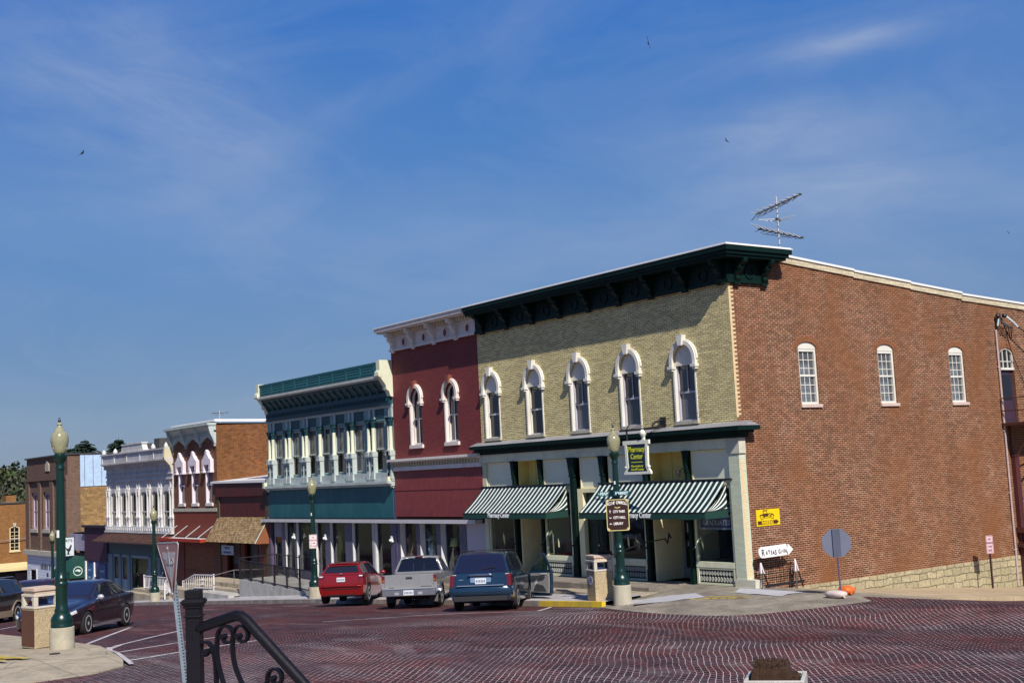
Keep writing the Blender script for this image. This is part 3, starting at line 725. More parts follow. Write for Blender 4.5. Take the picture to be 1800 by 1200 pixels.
# ================================================================== corner building
def build_pharmacy():
    B = thing('corner_store_building', 'large cream and red brick corner store with dark green cornice and two striped awnings', 'building', (0, 0, 0))
    X0, X1 = -13.31, 0.0; YB = 27.0
    wins = [-12.47, -9.81, -7.24, -4.63, -2.06]
    hw = .44
    # front wall skin, from the shop cornice up
    mb = MB(); wall_face(mb, X0, X1, 4.2, 9.75, FX, [(c-hw, c+hw, 4.93, 6.80, .46) for c in wins], .22)
    mb.build('front_wall', CREAM_B, B)
    # side wall skin with openings
    sw = [(2.89, 3.75), (6.77, 7.62), (10.66, 11.52)]
    mb = MB()
    holes = [(a, b, 5.27, 7.02, .2) for a, b in sw] + [(13.73, 14.58, 4.5, 6.98, .24)]
    wall_face(mb, 0, YB, -.2, 8.2, SX, holes, .17)
    tops = [(0, 9.75), (1.9, 9.75), (1.9, 9.76), (5.81, 9.42), (5.81, 9.42), (8.77, 9.17), (11.66, 8.93), (15.5, 8.68), (20, 8.4), (27, 8.0)]
    for (a, za), (b, zb) in zip(tops[:-1], tops[1:]):
        if b > a: mb.quad((0, a, 8.2), (0, b, 8.2), (0, b, zb), (0, a, za))
    mb.build('side_wall', RED_B, B)
    # the rest of the shell, and roof
    mb = MB()
    mb.quad((X0, 0, -1.2), (X0, YB, -3), (X0, YB, 8), (X0, 0, 9.75)); mb.quad((X0, YB, -3.2), (0, YB, -3.2), (0, YB, 8), (X0, YB, 8))
    mb.build('rear_wall', RED_B, B)
    mb = MB(); mb.quad((X0, .1, 9.6), (0, .1, 9.6), (0, 15.5, 8.5), (X0, 15.5, 8.5)); mb.quad((X0, 15.5, 8.5), (0, 15.5, 8.5), (0, YB, 7.9), (X0, YB, 7.9))
    mb.build('roof', ROOFM, B)
    # coping: light tile course and white cap
    mb = MB()
    segs = [(1.95, 9.97, 5.81, 9.66), (5.81, 9.63, 8.77, 9.41), (8.77, 9.38, 11.66, 9.17), (11.66, 9.12, 15.5, 8.92), (15.5, 8.88, 21, 8.6), (21, 8.56, 27, 8.2)]
    for a, za, b, zb in segs:
        mb.m = 0; mb.prism([(a, za-.26), (b, zb-.26), (b, zb-.07), (a, za-.07)], -.05, .28, SX)
        mb.m = 1; mb.prism([(a, za-.07), (b, zb-.07), (b, zb), (a, za)], -.09, .32, SX)
    mb.build('coping', [brick('coping_tile', (.60, .52, .36), (.52, .45, .32), (.33, .29, .22), bw=.30, rh=.11, ms=.008), FLASH], B)
    # stone footing
    mb = MB(); mb.prism([(0.7, -1.5), (27, -4), (27, -.2), (.7, -.2)], -.022, .2, SX); mb.build('stone_base', rubble('rubble_stone', (.43, .365, .24), (.33, .285, .185), (.19, .165, .115)), B)
    # toothed corner bricks
    mb = MB(); z = .22; k = 0
    while z < 8.86:
        if not 3.7 < z+.06 < 4.95:
            mb.box(-.01, .004, -.003, (.19 if k % 2 else .085), z, z+.0615)
        z += .0635; k += 1
    mb.build('quoin', mat('pale_corner_brick', (.62, .47, .27), .85, .18, 9), B)
    # window furniture
    pal = [(G_DARK, G_DARK), (G_DARK, G_DARK), (G_BLUE, G_GREY), (G_DARK, G_BLUE), (G_BLUE, G_GREY)]
    for i, c in enumerate(wins):
        w = sash_window(B, FX, c-hw+.0, c+hw, 4.93, 6.72, 0, .125, WHITE if i < 2 else mat('lilac_grey_sash', (.42, .40, .44), .6), pal[i], mullion=(i >= 2), fw=.05, meet=.5)
        mb = MB(); mb.prism([(c-hw, 6.72)] + arc(c, 6.80, hw, .46, pi, 0, 14) + [(c+hw, 6.72)], .045, .2, FX)
        mb.prism([(c-hw, 6.66), (c+hw, 6.66), (c+hw, 6.72), (c-hw, 6.72)], .04, .2, FX); mb.build('arched_panel', WHITE, w)
        mb = MB()
        MB().box(c-hw-.055, c-hw+.005, -.045, .19, 4.93, 6.66).build('jamb', WHITE, w); MB().box(c+hw-.005, c+hw+.045, -.03, .19, 4.93, 6.66).build('jamb', WHITE, w)
        hood(w, c, 6.82, hw+.01, .49, .125, WHITE, True, .11)
    for i, (a, b) in enumerate(sw):
        w = sash_window(B, SX, a, b, 5.27, 7.0, 0, .10, WHITE, (glass('side_window_glass', (.2, .2, .22), clear=.72), glass('side_window_glass', (.2, .2, .22), clear=.72)), bars=1, fw=.08, sill=mat('pink_stone_sill', (.52, .40, .35), .8, .15, 5), sill_pr=.06, ext=.05)
        MB().prism([(a, 7.0)] + arc((a+b)/2, 7.02, (b-a)/2, .2, pi, 0, 12) + [(b, 7.0)], .04, .14, SX).build('arched_panel', WHITE, w)
        mb = MB()
        for k in range(24):                       # gathered curtain
            y0, y1 = a+.05+(b-a-.1)*k/24, a+.05+(b-a-.1)*(k+1)/24
            d0, d1 = .24+.025*sin(k*1.9), .24+.025*sin((k+1)*1.9)
            mb.quad((-d0, y0, 5.3), (-d1, y1, 5.3), (-d1, y1, 6.55), (-d0, y0, 6.55))
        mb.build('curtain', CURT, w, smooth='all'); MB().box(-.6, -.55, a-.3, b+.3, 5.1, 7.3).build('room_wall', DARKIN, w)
        # relieving arch: two header rings a shade darker
        mb = MB(); c = (a+b)/2; h = (b-a)/2
        for r in range(2):
            for k in range(15):
                a0, a1 = pi-(pi*(k+.08)/15), pi-(pi*(k+.92)/15)
                I = arc(c, 7.02, h+.012+.11*r, .21+.1*r, a0, a1, 1); O = arc(c, 7.02, h+.105+.11*r, .30+.1*r, a0, a1, 1)
                mb.prism([I[0], I[1], O[1], O[0]], -.006, .02, SX)
        mb.build('brick_arch', mat('arch_brick', (.22, .085, .035), .9, .35, 11), w)
    # upper side door with fanlight
    a, b = 13.73, 14.58
    mb = MB(); mb.prism([(a, 4.5), (b, 4.5), (b, 6.42), (a, 6.42)], .10, .15, SX)
    d = mb.build('side_door', mat('dark_plum_door', (.045, .022, .04), .5), B)
    MB().prism([(a+.16, 5.35), (b-.16, 5.35), (b-.16, 6.25), (a+.16, 6.25)], .08, .098, SX).build('door_glass', G_DARK, d)
    MB().prism([(a+.16, 4.62), (b-.16, 4.62), (b-.16, 5.2), (a+.16, 5.2)], .09, .099, SX).build('door_panel', mat('dark_plum_door', (.045, .022, .04)), d)
    c = (a+b)/2; h = (b-a)/2
    mb = MB(); mb.band([(a+.05, 6.5)] + arc(c, 6.98, h-.05, .19, pi, 0, 12) + [(b-.05, 6.5)], [(a, 6.44)] + arc(c, 6.98, h, .24, pi, 0, 12) + [(b, 6.44)], .03, .14, SX)
    mb.prism([(a, 6.42), (b, 6.42), (b, 6.5), (a, 6.5)], .0, .15, SX)
    for k in (1, 2): mb.prism([(a+.85*k/3-.014, 6.5), (a+.85*k/3+.014, 6.5), (a+.85*k/3+.014, 7.15), (a+.85*k/3-.014, 7.15)], .06, .1, SX)
    mb.prism([(a+.05, 6.72), (b-.05, 6.72), (b-.05, 6.745), (a+.05, 6.745)], .061, .099, SX)
    f = mb.build('fanlight', WHITE, B); MB().prism([(a+.04, 6.49)] + arc(c, 6.98, h-.04, .2, pi, 0, 12) + [(b-.04, 6.49)], .101, .11, SX).build('glass', G_DARK, f)
    mb = MB()
    for r in range(2):
        for k in range(15):
            a0, a1 = pi-(pi*(k+.08)/15), pi-(pi*(k+.92)/15)
            I = arc(c, 6.98, h+.012+.11*r, .25+.1*r, a0, a1, 1); O = arc(c, 6.98, h+.105+.11*r, .34+.1*r, a0, a1, 1); mb.prism([I[0], I[1], O[1], O[0]], -.006, .02, SX)
    mb.build('brick_arch', MATS['arch_brick'], B)
    # ---------------- main cornice
    mb = MB()
    mb.box(X0, .06, -.07, .0, 8.97, 9.62); mb.box(-.0, .07, -.0, 1.62, 8.97, 9.62)
    mb.box(X0, .10, -.11, -.07, 8.93, 9.03); mb.box(.0702, .11, -.11, 1.66, 8.93, 9.03)
    mb.box(X0, .09, -.10, -.07, 9.5, 9.6); mb.box(.0703, .10, -.10, 1.65, 9.5, 9.6)
    # soffit, fascia and crown, stepping out
    mb.box(X0, .52, -.52, .3, 9.62, 9.70); mb.box(-.1, .52, .3002, 2.05, 9.62, 9.70)
    mb.box(X0, .585, -.585, .3, 9.7002, 9.80); mb.box(-.1, .585, .3002, 2.12, 9.7002, 9.80)
    mb.box(X0, .65, -.65, .3, 9.8002, 9.94); mb.box(-.1, .65, .3002, 2.2, 9.8002, 9.94)
    cor = mb.build('cornice', GREEN_D, B)
    mb = MB()
    mb.box(X0, .67, -.67, .35, 9.941, 9.972); mb.box(-.35, .67, .35, 2.22, 9.941, 9.972); mb.box(X0, .64, -.64, .3, 9.973, 10.0); mb.box(-.3, .64, .3002, 2.18, 9.973, 10.0)
    mb.build('flashing', FLASH, cor)
    bx = [-12.78, -11.22, -9.61, -8.0, -6.42, -4.84, -3.27, -1.72, -.19]
    for x in bx:
        mb = MB(); bracket_front(mb, x, 8.97, 9.62, .46, .17, -.07); mb.build('bracket', GREEN_D, cor, smooth=True)
    for yy in (.28, 1.46):
        mb = MB(); bracket_side(mb, yy, 8.97, 9.62, .46, .17, .07); mb.build('bracket', GREEN_D, cor, smooth=True)
    mb = MB()
    for xa, xb in zip(bx[:-1], bx[1:]):
        c = (xa+xb)/2; A = arc(c, 9.27, .15, .15, 0, 2*pi, 20)[:-1]; Bq = arc(c, 9.27, .20, .20, 0, 2*pi, 20)[:-1]; mb.band(A, Bq, -.105, -.068, FX, True)
        mb.box(xa+.2, xb-.2, -.085, -.069, 9.42, 9.45)
    A = arc(.87, 9.27, .15, .15, 0, 2*pi, 20)[:-1]; Bq = arc(.87, 9.27, .20, .20, 0, 2*pi, 20)[:-1]; mb.band(A, Bq, -.105, -.068, SX, True)
    mb.each('ring_ornament', GREEN_D, cor)
    # ---------------- shop cornice and beam
    mb = MB()
    mb.box(X0-.1, .12, -.12, .05, 4.32, 4.46); mb.box(X0-.2, .25, -.25, .05, 4.461, 4.53); mb.box(X0-.32, .38, -.38, .05, 4.531, 4.66)
    mb.box(.0, .12, .0502, .3, 4.32, 4.46); mb.box(.0, .25, .0502, .42, 4.461, 4.53); mb.box(.0, .38, .0502, .55, 4.531, 4.66)
    sc = mb.build('shop_cornice', GREEN_D, B)
    mb = MB(); mb.add([(X0-.33, -.39, 4.661), (.39, -.39, 4.661), (.39, .02, 4.80), (X0-.33, .02, 4.80), (X0-.33, .02, 4.661), (.39, .02, 4.661)], [(0, 1, 2, 3), (0, 3, 4), (1, 5, 2), (0, 4, 5, 1)])
    mb.add([(.39, -.39, 4.662), (.39, .56, 4.662), (.003, .56, 4.80), (.003, .02, 4.80), (.003, .56, 4.662)], [(0, 1, 2, 3), (1, 4, 2)])
    mb.build('lead_cover', METALG, sc)
    # ---------------- shopfront
    mb = MB()
    mb.box(X0, -.4, -.05, .2, 4.02, 4.32); mb.build('beam', PALEG, B)
    mb = MB(); mb.box(X0, X0+.24, -.03, .25, -.05, 4.02); mb.build('pier', PALEB, B)
    mb = MB(); mb.box(-.42, .003, -.035, .25, .18, 4.02); pr = mb.build('pier', PALEB, B)
    mb = MB(); mb.box(-.46, .055, -.06, .22, 3.86, 4.318); mb.box(-.5, .42, -.08, .2, -.35, -.03); mb.box(-.46, .34, -.06, .2, -.03, .19); mb.each('pier_block', mat('pale_stone_block', (.52, .50, .40), .8, .15, 4), pr)
    Pm = PALEG
    def panel(x0, x1, z0, z1, m=Pm, y=.06, fr=CREAMP):
        mb = MB(); mb.box(x0+.05, x1-.05, y, y+.05, z0+.05, z1-.05); p = mb.build('transom_panel', m, B)
        mb = MB(); mb.box(x0, x0+.05, y-.03, y+.05, z0, z1); mb.box(x1-.05, x1, y-.03, y+.05, z0, z1); mb.box(x0+.05, x1-.05, y-.028, y+.05, z1-.05, z1); mb.box(x0+.05, x1-.05, y-.028, y+.05, z0, z0+.05); mb.build('panel_frame', fr, p)
    GP = mat('grey_green_board', (.70, .70, .53), .65, .06, 1)
    for x0, x1 in ((-13.05, -11.42), (-9.58, -8.07), (-7.52, -6.38), (-6.02, -4.24), (-2.07, -.44)): panel(x0, x1, 2.95, 4.01, GP)
    for x0, x1 in ((-11.18, -9.8), (-4.05, -2.36)):
        mb = MB(); mb.box(x0, x1, .55, .6, 2.95, 4.01); mb.box(x0, x0+.04, .1, .55, 2.95, 4.01); mb.box(x1-.04, x1, .1, .55, 2.95, 4.01); mb.box(x0, x1, .1, .6, 4.0, 4.018)
        for k in (1, 2): mb.box(x0+(x1-x0)*k/3-.02, x0+(x1-x0)*k/3+.02, .52, .549, 2.95, 4.0)
        mb.build('transom_recess', YELLOWP, B)
    for x, w in ((-11.3, .085), (-9.69, .07), (-7.86, .15), (-6.25, .1), (-4.15, .1), (-2.22, .085)):
        mb = MB(); mb.box(x-w, x+w, -.1, .06, -.02, .35); mb.box(x-w*.75, x+w*.75, -.08, .05, .35, 3.45)
        mb.prism([(x-w*.75, 3.45), (x+w*.75, 3.45), (x+w*1.35, 3.98), (x-w*1.35, 3.98)], -.11, .055, FX); mb.box(x-w*1.5, x+w*1.5, -.13, .052, 3.98, 4.03)
        mb.box(x-w*1.0, x+w*1.0, -.1, .052, 3.36, 3.44); mb.box(x-w*1.05, x+w*1.05, -.12, .058, 1.0, 1.06)
        mb.build('iron_column', GREEN_D, B, bevel=.012)
    # display windows: (x0, x1) with bulkhead grille
    IR = mat('black_grille', (.012, .016, .013), .6)
    GW = mat('grille_white', (.46, .47, .42), .7)
    for x0, x1 in ((-13.05, -11.42), (-9.58, -8.07), (-6.02, -4.3), (-2.07, -.46)):
        mb = MB(); mb.box(x0, x1, -.03, .12, .5, .66); mb.box(x0, x0+.06, .0, .1, .66, 2.95); mb.box(x1-.06, x1, .0, .1, .66, 2.95); mb.box(x0+.06, x1-.06, .002, .1, 2.86, 2.95)
        mb.box(x0, x0+.08, -.02, .1, -.02, .5); mb.box(x1-.08, x1, -.02, .1, -.02, .5); mb.box(x0+.08, x1-.08, -.015, .1, .44, .5); mb.box(x0+.08, x1-.08, -.015, .1, -.02, .04)
        w = mb.build('display_window', PALEG, B)
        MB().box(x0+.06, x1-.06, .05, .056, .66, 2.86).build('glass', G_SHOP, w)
        mb = MB(); mb.box(x0+.08, x1-.08, .02, .06, .04, .44); mb.m = 1
        n = int((x1-x0-.16)/.115)
        for k in range(n):
            cx = x0+.08+(x1-x0-.16)*(k+.5)/n
            for zc in (.15, .335):
                A = arc(cx, zc, .022, .05, 0, 2*pi, 8)[:-1]; Q = arc(cx, zc, .04, .075, 0, 2*pi, 8)[:-1]; mb.band(A, Q, .004, .021, FX, True)
        mb.build('bulkhead_grille', [IR, GW], w)
    # recessed entries
    for x0, x1 in ((-11.2, -9.78), (-4.05, -2.32)):
        mb = MB(); yb = 1.25
        mb.box(x0, x0+.08, .1, yb, -.02, 2.95); mb.box(x1-.08, x1, .1, yb, -.02, 2.95); mb.box(x0, x1, .1, yb, 2.95, 3.0)
        e = mb.build('entry_recess', CREAMP, B)
        mb = MB(); mb.box(x0+.08, x1-.08, yb, yb+.05, -.02, .3); mb.box(x0+.08, x0+.2, yb, yb+.05, .3, 2.95); mb.box(x1-.2, x1-.08, yb, yb+.05, .3, 2.95); mb.box(x0+.2, x1-.2, yb, yb+.05, 2.1, 2.2)
        c = (x0+x1)/2
        d = mb.build('shop_door', mat('grey_door_frame', (.25, .25, .26), .5), B)
        MB().box(x0+.2, x1-.2, yb+.01, yb+.02, .3, 2.1).build('glass', G_SHOP, d); MB().box(x0+.2, x1-.2, yb+.01, yb+.02, 2.2, 2.95).build('glass', G_SHOP, d)
        mb = MB(); mb.tube([(x1-.34, yb-.05, .9), (x1-.34, yb-.05, 1.25)], .014, 6); mb.build('handle', FLASH, d)
        mb = MB()
        for px, pz, w_, h_ in ((x0+.35, 1.45, .2, .28), (x0+.6, 1.35, .17, .2), (x0+.36, 1.0, .18, .14)): mb.box(px, px+w_, yb-.012, yb-.006, pz, pz+h_)
        mb.build('notice', mat('paper_notice', (.55, .57, .58), .8), d)
    # green door between the awnings
    mb = MB(); mb.box(-7.66, -7.38, -.02, .2, -.02, 2.95); mb.box(-6.1, -5.98+-.1, -.02, .2, -.02, 2.95); mb.box(-7.38, -6.1, -.018, .2, 2.82, 2.95)
    f = mb.build('door_case', CREAMP, B)
    mb = MB(); mb.box(-7.38, -6.745, .14, .19, -.02, 2.82); mb.box(-6.735, -6.1, .14, .19, -.02, 2.82)
    for cx in (-7.06, -6.42):
        for za, zb in ((.2, .95), (1.1, 1.7), (1.85, 2.65)): mb.band([(cx-.2, za), (cx+.2, za), (cx+.2, zb), (cx-.2, zb)], [(cx-.24, za-.04), (cx+.24, za-.04), (cx+.24, zb+.04), (cx-.24, zb+.04)], .125, .142, FX, True)
    dd = mb.build('stair_door', mat('bottle_green_door', (.006, .022, .012), .4), B); MB().ball((-6.8, .1, 1.05), .035, 6).build('handle', FLASH, dd, smooth='all')
    # interior behind the glass
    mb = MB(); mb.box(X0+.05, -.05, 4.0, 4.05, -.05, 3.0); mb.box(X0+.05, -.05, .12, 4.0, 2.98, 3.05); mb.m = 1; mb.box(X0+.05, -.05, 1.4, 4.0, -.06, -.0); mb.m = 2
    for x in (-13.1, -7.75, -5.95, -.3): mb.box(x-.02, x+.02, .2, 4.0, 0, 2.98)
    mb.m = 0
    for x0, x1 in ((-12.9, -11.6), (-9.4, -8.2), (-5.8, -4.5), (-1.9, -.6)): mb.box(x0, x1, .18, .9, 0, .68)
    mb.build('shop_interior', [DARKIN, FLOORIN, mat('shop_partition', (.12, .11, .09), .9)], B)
    shelf = MB(); r = random.Random(4)
    cols = [(.25, .05, .05), (.35, .28, .1), (.06, .1, .3), (.3, .3, .32), (.12, .25, .12), (.22, .1, .25)]
    for x0, x1 in ((-9.4, -8.2), (-5.8, -4.4), (-1.9, -.6)):
        for zz in (.9, 1.3, 1.7):
            shelf.m = 6; shelf.box(x0, x1, 2.2, 2.5, zz-.03, zz); x = x0
            while x < x1-.1:
                w_ = r.uniform(.06, .16); shelf.m = r.randrange(6); shelf.box(x, x+w_*.85, 2.2, 2.4, zz, zz+r.uniform(.1, .28)); x += w_
    shelf.build('stock_shelf', [mat('stock_%s' % n, c, .6) for n, c in zip(('red', 'ochre', 'blue', 'grey', 'green', 'violet'), cols)] + [mat('shelf_board', (.3, .26, .2))], B)
    # ---------------- awnings
    ST = stripes('awning_stripe', (.70, .73, .69), (.003, .026, .024), .236, .37, 0, .75)
    VAL = mat('awning_green_cloth', (.004, .036, .028), .8, .2, 1.2)
    for (x0, x1, tx, tz) in ((-13.32, -8.2, -11.0, 0), (-6.42, -.58, -3.55, 0)):
        yf = -1.0; zt, zf = 3.08, 2.19
        a = awning_sheet(B, ST, x0, x1, zt, zf, -.04, yf, .10, 'awning')
        mb = MB(); n = 30; V = []
        for i in range(n+1):
            x = x0+(x1-x0)*i/n; V += [(x, yf, zf), (x, yf-.012+.01*sin(i*1.7), zf-.2+.012*sin(i*.9))]
        mb.add(V, [(2*i, 2*i+1, 2*i+3, 2*i+2) for i in range(n)])
        for x in (x0, x1):
            mb.add([(x, yf, zf), (x, -.04, zf+.03), (x, -.04, zf-.19), (x, yf-.01, zf-.2)], [(0, 1, 2, 3)])
        mb.build('valance', VAL, a, smooth='all')
        # gathered cloth closing the ends
        for x in (x0, x1):
            mb = MB(); V = []; N = 10; Mn = 14
            for i in range(N+1):
                for j in range(Mn+1):
                    q = i/N; s = j/Mn                # q up the wall edge, s out to the front corner
                    zz = zf+.03+(zt-.12-zf)*q*(1-s)**2.7; yy = -.04+(yf+.04)*s
                    V.append((x-.03-.28*sin(pi*min(1, s))*q*.55 if x > x0+1 else x+.03+.2*sin(pi*s)*q*.5, yy, zz))
            mb.add(V, [(i*(Mn+1)+j, (i+1)*(Mn+1)+j, (i+1)*(Mn+1)+j+1, i*(Mn+1)+j+1) for i in range(N) for j in range(Mn)])
            o = mb.build('end_curtain', ST, a, smooth='all')
            uvl = o.data.uv_layers[0].data
            for p in o.data.polygons:
                for li in p.loop_indices:
                    vi = o.data.loops[li].vertex_index; i, j = divmod(vi, Mn+1); uvl[li].uv = (i/N*.86+.3*j/Mn, j/Mn)
        mb = MB(); mb.tube([(x0, yf+.01, zf-.01), (x1, yf+.01, zf-.01)], .022, 6); mb.tube([(x0-.05, -.06, zt+.03), (x1+.25, -.06, zt+.03)], .03, 8)
        for x in (x0+.02, x1-.02): mb.tube([(x, -.03, zf+.05), (x, yf+.02, zf)], .016, 6)
        mb.build('awning_frame', BLACKM, a)
        text('Pharmacy Center', .235, mat('awning_lettering', (.80, .82, .80), .7), a, (tx, yf-.026, zf-.15), (1, 0, 0), (0, 0, 1), bold=.007, sx=.80)
    # shutter bar, wall lamp over the recess
    mb = MB(); mb.lathe([(.02, 0), (.05, .03), (.07, .12), (.09, .16)], (-2.95, .3, 3.25), 12); mb.tube([(-2.95, .3, 3.4), (-2.95, .54, 3.5)], .015, 6); mb.build('spot_lamp', mat('spot_lamp_metal', (.45, .45, .5), .3, metal=.8), B)
    # services on the side wall
    mb = MB(); mb.tube([(.05, 13.6, 7.85), (.05, 13.05, -1.2)][:1] + [(.05, 13.55, 7.85), (.05, 13.55, 0), (.05, 13.52, -1.25)], .035, 8)
    for z in (6.5, 4.2, 2, 0): mb.box(0, .06, 13.48, 13.62, z, z+.04)
    mb.build('conduit', mat('painted_conduit', (.42, .33, .33), .6), B)
    mb = MB(); mb.box(0, .16, 13.85, 14.12, -1.25, 3.3); mb.box(-.0, .18, 13.83, 14.14, 3.3, 3.36)
    mb.build('wall_duct', mat('maroon_duct', (.075, .018, .018), .6, .3, 2), B)
    mb = MB(); mb.tube([(.06, 13.6, 7.85), (.1, 13.6, 8.2), (.12, 13.62, 8.32)], .035, 8); mb.ball((.14, 13.62, 8.36), .09, 6); mb.ball((.16, 14.0, 8.38), .09, 6)
    for k in range(5): mb.tube([(.14, 13.62+.1*k, 8.3-.05*k), (.3, 13.8+.1*k, 7.95), (.12, 13.95+.1*k, 7.9-.1*k)], .02, 5)
    wsp = mb.build('service_head', BLACKM, B); mb = MB(); mb.tube([(.2, 14.05, 8.35), (.34, 14.2, 8.15), (.4, 14.4, 7.95)], .035, 6); mb.tube([(.16, 13.62, 8.25), (.12, 13.58, 8.0)], .03, 6); mb.build('insulator', mat('pale_insulator', (.5, .65, .66), .4), wsp)
    mb = MB(); mb.prism([(14.55, -3.2), (19, -3.2), (19, -.55), (16.8, -.2), (14.55, -.55)], -.035, -.024, SX); mb.build('boarded_opening', CREAMP, B)
    # banner in the right-hand window
    mb = MB(); mb.box(-1.98, -.5, .09, .095, 1.62, 2.42); bn = mb.build('window_banner', mat('banner_paper', (.45, .45, .50), .8), B)
    mb = MB(); mb.box(-1.9, -.56, .084, .0895, 1.68, 1.98); mb.box(-1.95, -.52, .084, .0895, 2.06, 2.36); mb.build('banner_band', mat('banner_blue', (.03, .05, .22), .8), bn)
    WL = mat('banner_lettering', (.6, .62, .66), .8)
    text('GRADUATES', .215, WL, bn, (-1.23, .083, 1.755), (1, 0, 0), (0, 0, 1), bold=.005, sx=.95); text('CONGRATULATIONS', .205, WL, bn, (-1.23, .083, 2.14), (1, 0, 0), (0, 0, 1), bold=.004, sx=.62)
    return B
PHARM = build_pharmacy()
# ================================================================== red building
RED_P = brick('painted_red_brick', (.215, .046, .044), (.18, .036, .036), (.12, .026, .026), ms=.007, rowshade=.15, rough=.7, stain=((.13, .028, .03), .55))
RED_SHEET = stripes('red_corrugated', (.235, .052, .052), (.185, .038, .038), .09, .5, 0, .6, bump=.25)
PINKW = mat('warm_white_paint', (.66, .60, .56), .55, .08, 2, dirt=((.42, .36, .32), .45))
LILAC = mat('lilac_grey_panel', (.085, .080, .125), .5, .12, 1.5)
SILV = mat('silver_post', (.32, .32, .35), .4, .1, 2)
def build_red():
    B = thing('red_store_building', 'narrow red painted brick store with two arched white windows beside the cream corner store', 'building', (-19.83, 0, 0))
    X0, X1 = -19.83, -13.312
    W = [-17.97, -15.30]; hw = .42
    mb = MB(); wall_face(mb, X0, X1, 4.3, 9.4, FX, [(c-hw, c+hw, 4.93, 6.82, .42) for c in W], .2)
    mb.quad((X0, 0, -2), (X0, 22, -2), (X0, 22, 8.6), (X0, 0, 9.4)); mb.build('front_wall', RED_P, B)
    mb = MB(); mb.quad((X0, .05, 9.5), (X1, .05, 9.5), (X1, 22, 8.6), (X0, 22, 8.6)); mb.build('roof', ROOFM, B)
    SASH = mat('lilac_sash', (.36, .28, .40), .6, .08)
    for c in W:
        w = sash_window(B, FX, c-hw, c+hw, 4.93, 6.82, .42, .15, PINKW, (G_DARK, G_BLUE), mullion='full', fw=.085, sill=PINKW, meet=.5, sill_h=.14)
        MB().box(c-hw-.08, c-hw+.005, -.035, .17, 4.93, 6.66).build('jamb', PINKW, w)
        hood(w, c, 6.84, hw, .44, .13, PINKW, True, .12, keym=mat('brown_keystone', (.20, .055, .035), .7))
    # cornice
    mb = MB(); mb.box(X0+.05, X1, -.07, 0, 8.97, 9.6); mb.box(X0+.02, X1-.0, -.12, -.07, 8.95, 9.05); mb.box(X0+.02, X1, -.10, -.0702, 9.46, 9.56)
    mb.box(X0-.3, X1-.0, -.50, .2, 9.74, 9.80); mb.box(X0-.36, X1-.002, -.6, .2, 9.801, 9.95); mb.box(X0-.1, X1-.001, -.2, .0, 9.6, 9.739)
    C_ = mb.build('cornice', PINKW, B)
    MB().box(X0-.38, X1-.003, -.64, .25, 9.951, 9.99).build('flashing', FLASH, C_)
    mb = MB(); k = 0; x = X0+.15
    while x < X1-.1: mb.box(x, x+.10, -.32, -.201, 9.6, 9.735); x += .2
    mb.each('dentil', mat('tan_dentil', (.50, .42, .28), .6), C_)  # dentils in one even tan, darker than the cornice paint
    bx = [-19.45, -17.83, -16.22, -14.62]
    for x in bx:
        mb = MB(); bracket_front(mb, x, 8.97, 9.72, .45, .15, -.07); mb.build('bracket', PINKW, C_, smooth=True)
    for i, c in enumerate([-18.62, -17.02, -15.42, -13.82]):
        A = arc(c, 9.27, .115, .15, 0, 2*pi, 20)[:-1]; Q = arc(c, 9.27, .145, .185, 0, 2*pi, 20)[:-1]
        mb = MB(); mb.band(A, Q, -.10, -.068, FX, True); mb.m = 1; mb.prism(A, -.078, -.068, FX); mb.m = 0
        for s in (-1, 1): mb.band([(c+s*.45-.2, 9.13), (c+s*.45+.2, 9.13), (c+s*.45+.2, 9.41), (c+s*.45-.2, 9.41)], [(c+s*.45-.22, 9.11), (c+s*.45+.22, 9.11), (c+s*.45+.22, 9.43), (c+s*.45-.22, 9.43)], -.085, -.069, FX, True) if not (s > 0 and i == 3) else None
        mb.build('oval_ornament', [PINKW, mat('oxblood_oval', (.17, .012, .012), .5)], C_)
    # string cornice
    mb = MB(); mb.box(X0-.1, X1+.0, -.14, 0, 3.9, 4.06); mb.box(X0-.12, X1-.001, -.18, .0, 4.24, 4.30); mb.box(X0-.2, X1-.002, -.3, 0, 4.301, 4.40); mb.box(X0-.05, X1-.003, -.10, 0, 4.06, 4.24)
    D = mb.build('string_cornice', PINKW, B)
    mb = MB(); x = X0
    while x < X1-.1: mb.box(x, x+.11, -.17, -.101, 4.08, 4.235); x += .21
    mb.each('dentil', mat('ochre_dentil', (.44, .38, .24), .7), D)
    # sheet panel
    mb = MB(); mb.box(X0+.02, X1-.0, -.06, .1, 2.0, 3.9); p = mb.build('fascia_panel', RED_SHEET, B)
    MB().box(X0+.02, X1, -.075, -.061, 3.08, 3.11).build('seam_strip', mat('red_trim', (.21, .03, .03), .6), p)
    return B
REDB = build_red()

